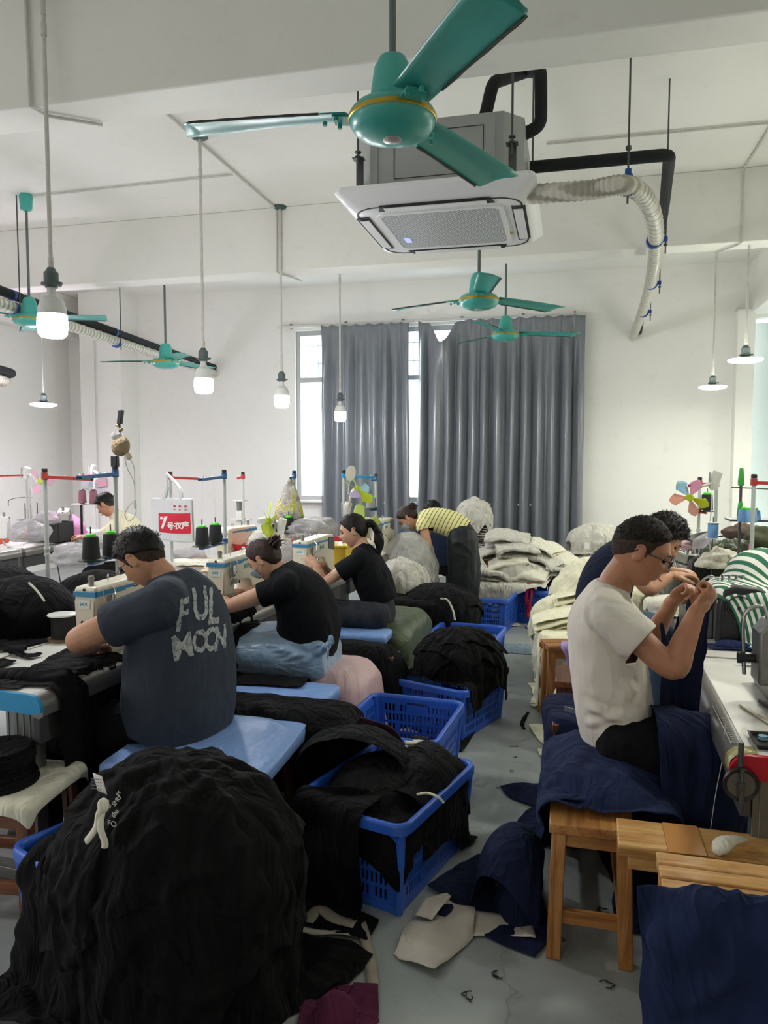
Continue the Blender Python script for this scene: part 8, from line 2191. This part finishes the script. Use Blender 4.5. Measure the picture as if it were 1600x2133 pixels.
mR, MR, HR = person('man with glasses and cropped hair in a white t-shirt holding up navy fabric', (.15, 2.86, .50), P(1333, 1150, Y=2.86), (.90, -.06, -.34), up=(.3, 0, 1), neck=P(1280, 1222, Y=2.86), scale=1.04, skinm=SK_DEEP,
    torso=tr, side=(0, 1, 0), arms=[dict(sh=shR_, el=elR_, wr=wrR_, hd=P(1490, 1225, Y=2.74) - wrR_, pn=(-.5, .6, .3), r=.049, sl=.52, sr=1.55, curl=(1.1, 1.2, .9), th=-1), dict(sh=shL_, el=elL_, wr=wrL_, hd=P(1440, 1222, Y=2.98) - wrL_, pn=(.2, -.7, -.3), r=.047, sl=.5, sr=1.5, curl=(1.0, 1.1, .8), th=1)],
    legs=[dict(p=[hipR_, (hipR_ + kR) / 2, kR, kR * .6 + aR * .4 + (-.01, 0, 0), aR], r=[.08, .08, .058, .056, .036], tp=[hipR_, (hipR_ + kR) / 2, kR * .80 + hipR_ * .20], tr=[.105, .10, .088]), dict(p=[hipL_, (hipL_ + kL) / 2, kL, kL * .6 + aL * .4, aL], r=[.08, .08, .058, .058, .036], tp=[hipL_, (hipL_ + kL) / 2, kL * .72 + hipL_ * .28], tr=[.105, .10, .088])],
    shirt=F_TWHT, trousers=F_PANT, leg_skin=True, hair='buzz', hairm=HAIR_FADE, seed=4, wr=.006, voxel=.005,
    lines=[(P(1255, 1310, Y=2.68), P(1310, 1350, Y=2.68), .016, .008), (P(1265, 1340, Y=2.68), P(1318, 1368, Y=2.68), .014, .006), (P(1220, 1470, Y=2.7), P(1300, 1500, Y=2.68), .018, .009), (P(1240, 1440, Y=2.7), P(1330, 1495, Y=2.7), .016, .006), (P(1215, 1510, Y=2.72), P(1290, 1490, Y=2.68), .015, .006), (P(1285, 1400, Y=2.7), P(1320, 1440, Y=2.7), .016, .006), (P(1240, 1290, Y=2.68), P(1300, 1320, Y=2.66), .015, .005)],
    hem=(P(1290, 1536, Y=Y0), (0, 0, -1), .4), neckcut=(P(1282, 1212, Y=2.86), (.5, 0, .9), .12))
# glasses
g = lambda x, y, z: MR @ (np.array([x, y, z]) * 1.04) + HR
M_GLS = mat('dark_blue_glasses', '20242E', .3)
gl = obj('glasses', MB().tube([g(.108, -.004, .008), g(.114, 0, .010), g(.108, .004, .008)], .0018, 6), M_GLS, mR, world=True)
for s in (-1, 1):
    mb = MB().tube([g(.112 - .012 * abs(math.cos(a)) * (1 if math.cos(a) > 0 else 0), s * (.032 + .026 * math.cos(a)), .000 + .017 * math.sin(a)) for a in np.linspace(0, 2 * PI, 24)], .0018, 6)
    obj('rim', mb, M_GLS, gl, world=False).data.transform(Matrix.Translation(-mR.location))
    mb = MB().tube(smooth_path([g(.100, s * .058, .008), g(.075, s * .074, .010), g(.02, s * .080, .012), g(-.01, s * .082, .014), g(-.03, s * .081, -.004)], 4), .0022, 6)
    obj('temple', mb, M_GLS, gl, world=False).data.transform(Matrix.Translation(-mR.location))
# shoes / sandals out of sight, feet
for a_, k in ((aR, 0), (aL, 1)):
    mb = MB(); limb(mb, [a_ + (-.02, 0, -.02), a_ + (.06, 0, -.03), a_ + (.15, 0, -.05)], [.038, .034, .022], 14); obj('sandal', MB().box((.06, 0, .012), (.27, .10, .022), at=(a_[0], a_[1], 0)), SHOE, mR, bevel=.01, world=True); obj('foot', remeshed(mb, .006, 3, 'foot'), SK_DEEP, mR, smooth=180, world=True)
# navy fabric he holds: pinned at both hands, falling over lap and table edge
hR, hL = P(1478, 1228, Y=2.76), P(1438, 1222, Y=2.98)


def heldpins(G):
    return None


nu, nv = 34, 52
G = np.zeros((nu, nv, 3)); c0 = P(1374, 1300, Y=2.96); c1 = P(1478, 1215, Y=2.78)
for i in range(nu):
    s = i / (nu - 1)
    for j in range(nv):
        v = j / (nv - 1)
        G[i, j] = c0 * (1 - s) + c1 * s + np.array([.05 * math.sin(s * 9) * .5 - .04 * v + .02 * v, .03 * math.cos(s * 11), -v * (.62 - .12 * (1 - s))])
pins = (np.array([0, 1, 10, 11, 21, 22, 31, 32, 33]), np.zeros(9, int))
cols = [('box', (.80, 2.86, .72), (.33, .56, .035), RR, .01), ('ell', tuple((hipR_ + kR) / 2), (.2, .09, .10)), ('ell', tuple((hipL_ + kL) / 2), (.2, .09, .10)), FLOORC]
X = sim(G, .0100, .0125, cols, 90, 6, pins, fric=.4, marg=.008, bend=.12)
X = creased(X, .008, 6, 5)
cloth('garment', 'navy fleece the man in white holds up before his face', 'clothes', X, F_NAVYD, rl=0, solid=.006)
drape('garment', 'navy fleece gathered across the lap of the man in white', 'clothes', F_NAVYD, .42, 2.77, .80, .34, .46, [('ell', tuple((hipR_ + kR) / 2), (.32, .125, .14)), ('ell', tuple((hipL_ + kL) / 2), (.32, .125, .14)), ('ell', tuple(kR), (.11, .11, .12)), ('box', (.35, 2.86, .45), (.2, .12, .16), 0, .04), FLOORC], 0, 44, 1.2, steps=90, seed=211, jz=.02, crease=.012, rl=0)

# ---- the man in navy behind him
Y0 = 4.15
tr = [(P(1262, 1310, Y=Y0), .17, .13), (P(1256, 1270, Y=Y0), .18, .14), (P(1258, 1230, Y=Y0), .19, .14), (P(1275, 1190, Y=Y0), .19, .13), (P(1305, 1160, Y=Y0), .17, .11), (P(1335, 1143, Y=Y0), .08, .07)]
shR_, shL_ = P(1312, 1178, Y=3.98), P(1325, 1172, Y=4.33); elR_, elL_ = P(1352, 1226, Y=3.94), P(1345, 1205, Y=4.38); wrR_, wrL_ = P(1395, 1200, Y=4.05), P(1392, 1190, Y=4.25)
hipR_, hipL_ = P(1268, 1318, Y=4.05), P(1268, 1314, Y=4.27); kR2, kL2 = P(1370, 1318, Y=4.02), P(1370, 1312, Y=4.3)
person('man with tousled black hair in a navy t-shirt working behind the man in white', (.15, 4.15, .45), P(1378, 1122, Y=4.15), (.80, -.1, -.60), up=(.6, 0, .8), neck=P(1335, 1152, Y=Y0), scale=1.0, skinm=SK_WARM,
    torso=tr, side=(0, 1, 0), arms=[dict(sh=shR_, el=elR_, wr=wrR_, hd=(1, .3, .1), pn=(0, 0, -1), r=.045, sl=.45, th=-1), dict(sh=shL_, el=elL_, wr=wrL_, hd=(1, -.2, .1), pn=(0, 0, -1), r=.045, sl=.45)],
    legs=[dict(tp=[hipR_, (hipR_ + kR2) / 2, kR2, kR2 + (0, 0, -.2), (kR2[0], kR2[1], .08)], tr=[.10, .095, .08, .065, .055], shoe=((kR2[0], kR2[1], 0), (1, 0, 0), SHOE)), dict(tp=[hipL_, (hipL_ + kL2) / 2, kL2, kL2 + (0, 0, -.2), (kL2[0], kL2[1], .08)], tr=[.10, .095, .08, .065, .055], shoe=((kL2[0], kL2[1], 0), (1, 0, 0), SHOE))],
    shirt=F_TNVY, trousers=F_DENIM, hair='curly', seed=14, wr=.005, hem=(P(1262, 1316, Y=Y0), (0, 0, -1), .3), neckcut=(P(1340, 1140, Y=Y0), (1, 0, .6), .1))
stool('wooden stool of the man in navy', .12, 4.2, .34, .34, .42, wd=WDB)

# ---- the man in cream by the left wall
Y0 = 6.9
q = P(222, 1052, Y=Y0)
tr = [(q + (.28, 0, -.62), .17, .14), (q + (.29, 0, -.48), .19, .15), (q + (.26, 0, -.32), .20, .14), (q + (.20, 0, -.20), .19, .12), (q + (.14, 0, -.13), .12, .08), (q + (.10, 0, -.09), .06, .055)]
person('man in a cream shirt sewing by the left wall in the far background', (q[0] + .28, Y0, .45), q, (-.85, -.1, -.50), up=(-.4, 0, .9), neck=q + (.10, 0, -.12), scale=1.0, skinm=SK_TAN,
    torso=tr, side=(0, 1, 0), arms=[dict(sh=q + (.17, -.18, -.24), el=q + (-.02, -.24, -.38), wr=q + (-.20, -.12, -.33), hd=(-1, .2, .1), r=.046, sl=.55), dict(sh=q + (.17, .18, -.24), el=q + (-.02, .24, -.38), wr=q + (-.2, .1, -.36), hd=(-1, -.2, .1), r=.046, sl=.55, th=-1)],
    legs=[dict(tp=[q + (.26, -.1, -.70), q + (.05, -.12, -.70), q + (-.14, -.12, -.72), q + (-.14, -.12, -.95), (q[0] - .14, Y0 - .12, .08)], tr=[.10, .095, .08, .065, .055]), dict(tp=[q + (.26, .1, -.70), q + (.05, .12, -.70), q + (-.14, .12, -.72), q + (-.14, .12, -.95), (q[0] - .14, Y0 + .12, .08)], tr=[.10, .095, .08, .065, .055])],
    shirt=F_TCRM, trousers=F_PANT, hair='short', seed=17, wr=.005, hem=(q + (.28, 0, -.64), (0, 0, -1), .3), neckcut=(q + (.08, 0, -.08), (-.5, 0, .9), .1))
stool('wooden stool of the man in cream by the left wall', q[0] + .27, Y0, .36, .36, .42, wd=WDB)
# ================================================================ small clutter on the back tables
t = thing('spindle_rack', 'grey rack with bare spindles at the far left wall table', 'rack', P(66, 1092, Y=7.2))
obj('post', MB().rod((0, 0, -.16), (0, 0, .42), .016, 10), M_POLE, t); obj('shelf', MB().box((0, 0, .05), (.26, .16, .008)), M_STEEL, t)
for k in range(6): obj('spindle', MB().rod((-.10 + .04 * k, .03 * (-1) ** k, .05), (-.10 + .04 * k, .03 * (-1) ** k, .22 + .02 * (k % 3)), .003, 6), M_STEEL, t)
obj('guide_rod', MB().tube(smooth_path([(.02, 0, .30), (-.12, 0, .30), (-.28, 0, .27), (-.30, 0, .20)], 4), .004, 6), M_STEEL, t)
cone('dark green thread cone at the far left edge of the wall table', P(8, 1098, Y=6.9), mat('dark_green_thread', '1F3B30', .7), h=.1)
for k, (px, py, Y, r, lb) in enumerate([(160, 1158, 4.3, .13, 'clear plastic sheet crumpled on the table behind the black cones'), (215, 1128, 4.9, .11, 'white plastic bag on the table behind the black cones'), (395, 1158, 5.6, .10, 'crumpled white plastic by the plywood board')]):
    c = P(px, py, Y=Y); lump('plastic_bag', lb, 'bag', (c[0], c[1], max(.80, c[2])), (r * 1.3, r, r * .6), M_FILM, seed=40 + k)
for k, (x, y, lb) in enumerate([(-2.32, 3.72, 'steel thread snips on the second table'), (-2.25, 4.62, 'steel thread snips on the third table')]):
    s_ = thing('snips', lb, 'scissors', (x, y, .754), .6 + k)
    for q in (-1, 1): obj('blade', MB().bar((0, 0, .004), (.006 * q, .06, .004), .008, .003), M_STEEL, s_); obj('handle', MB().bar((0, 0, .004), (.014 * q, -.06, .004), .007, .004), M_BLACK, s_)
for k, (x, y, m, lb) in enumerate([(-2.15, 3.55, F_BLACK, 'folded black pieces beside the second machine'), (-2.35, 4.35, F_GREY, 'folded grey pieces between the second and third machine'), (-1.98, 5.45, F_BLACK2, 'folded black pieces beyond the third machine')]):
    folded('folded_garment', lb, 'clothes', m, (x, y, .765), .24, .2, 3, .016, .3 * k, seed=300 + k, sag=.01)
bx = thing('tissue_box', 'small cardboard box on the last right table', 'box', (.95, 6.1, .752), .3)
obj('carton', MB().box((0, 0, .06), (.2, .14, .12)), mat('cardboard', 'A98A62', .8, var=.1), bx, bevel=.003); obj('flap', MB().box((0, -.09, .125), (.19, .07, .003), M=rotm(.3, 0, 0)), bpy.data.materials['cardboard'], bx)
for k, (px, py, Y, r, m, lb) in enumerate([(1500, 1168, 4.75, .07, F_WARMW, 'white cloth scraps beside the large light blue spool'), (1440, 1140, 5.6, .06, F_PINK, 'pale pink scraps behind the second right machine'), (1525, 1150, 4.9, .08, F_OLIVE, 'olive scraps behind the striped cloth')]):
    c = P(px, py, Y=Y); lump('scrap_heap', lb, 'scraps', (c[0], c[1], max(.80, c[2])), (r * 1.4, r, r * .8), m, amp=.6, seed=50 + k)
# his glasses: the seamster nearest the viewer wears thin metal frames
g2 = lambda x, y, z: M1 @ (np.array([x, y, z]) * 1.02) + H1
gg = obj('glasses', MB().tube(smooth_path([g2(.112, -.058, .008), g2(.118, -.03, .012), g2(.12, 0, .012), g2(.118, .03, .012), g2(.112, .058, .008)], 4), .0016, 6), M_STEEL, man1, world=True)
for s_ in (-1, 1):
    obj('temple', MB().tube([g2(.112, s_ * .060, .008), g2(.05, s_ * .078, .012), g2(-.01, s_ * .082, .012)], .0018, 6), M_STEEL, gg).data.transform(Matrix.Translation(-man1.location))
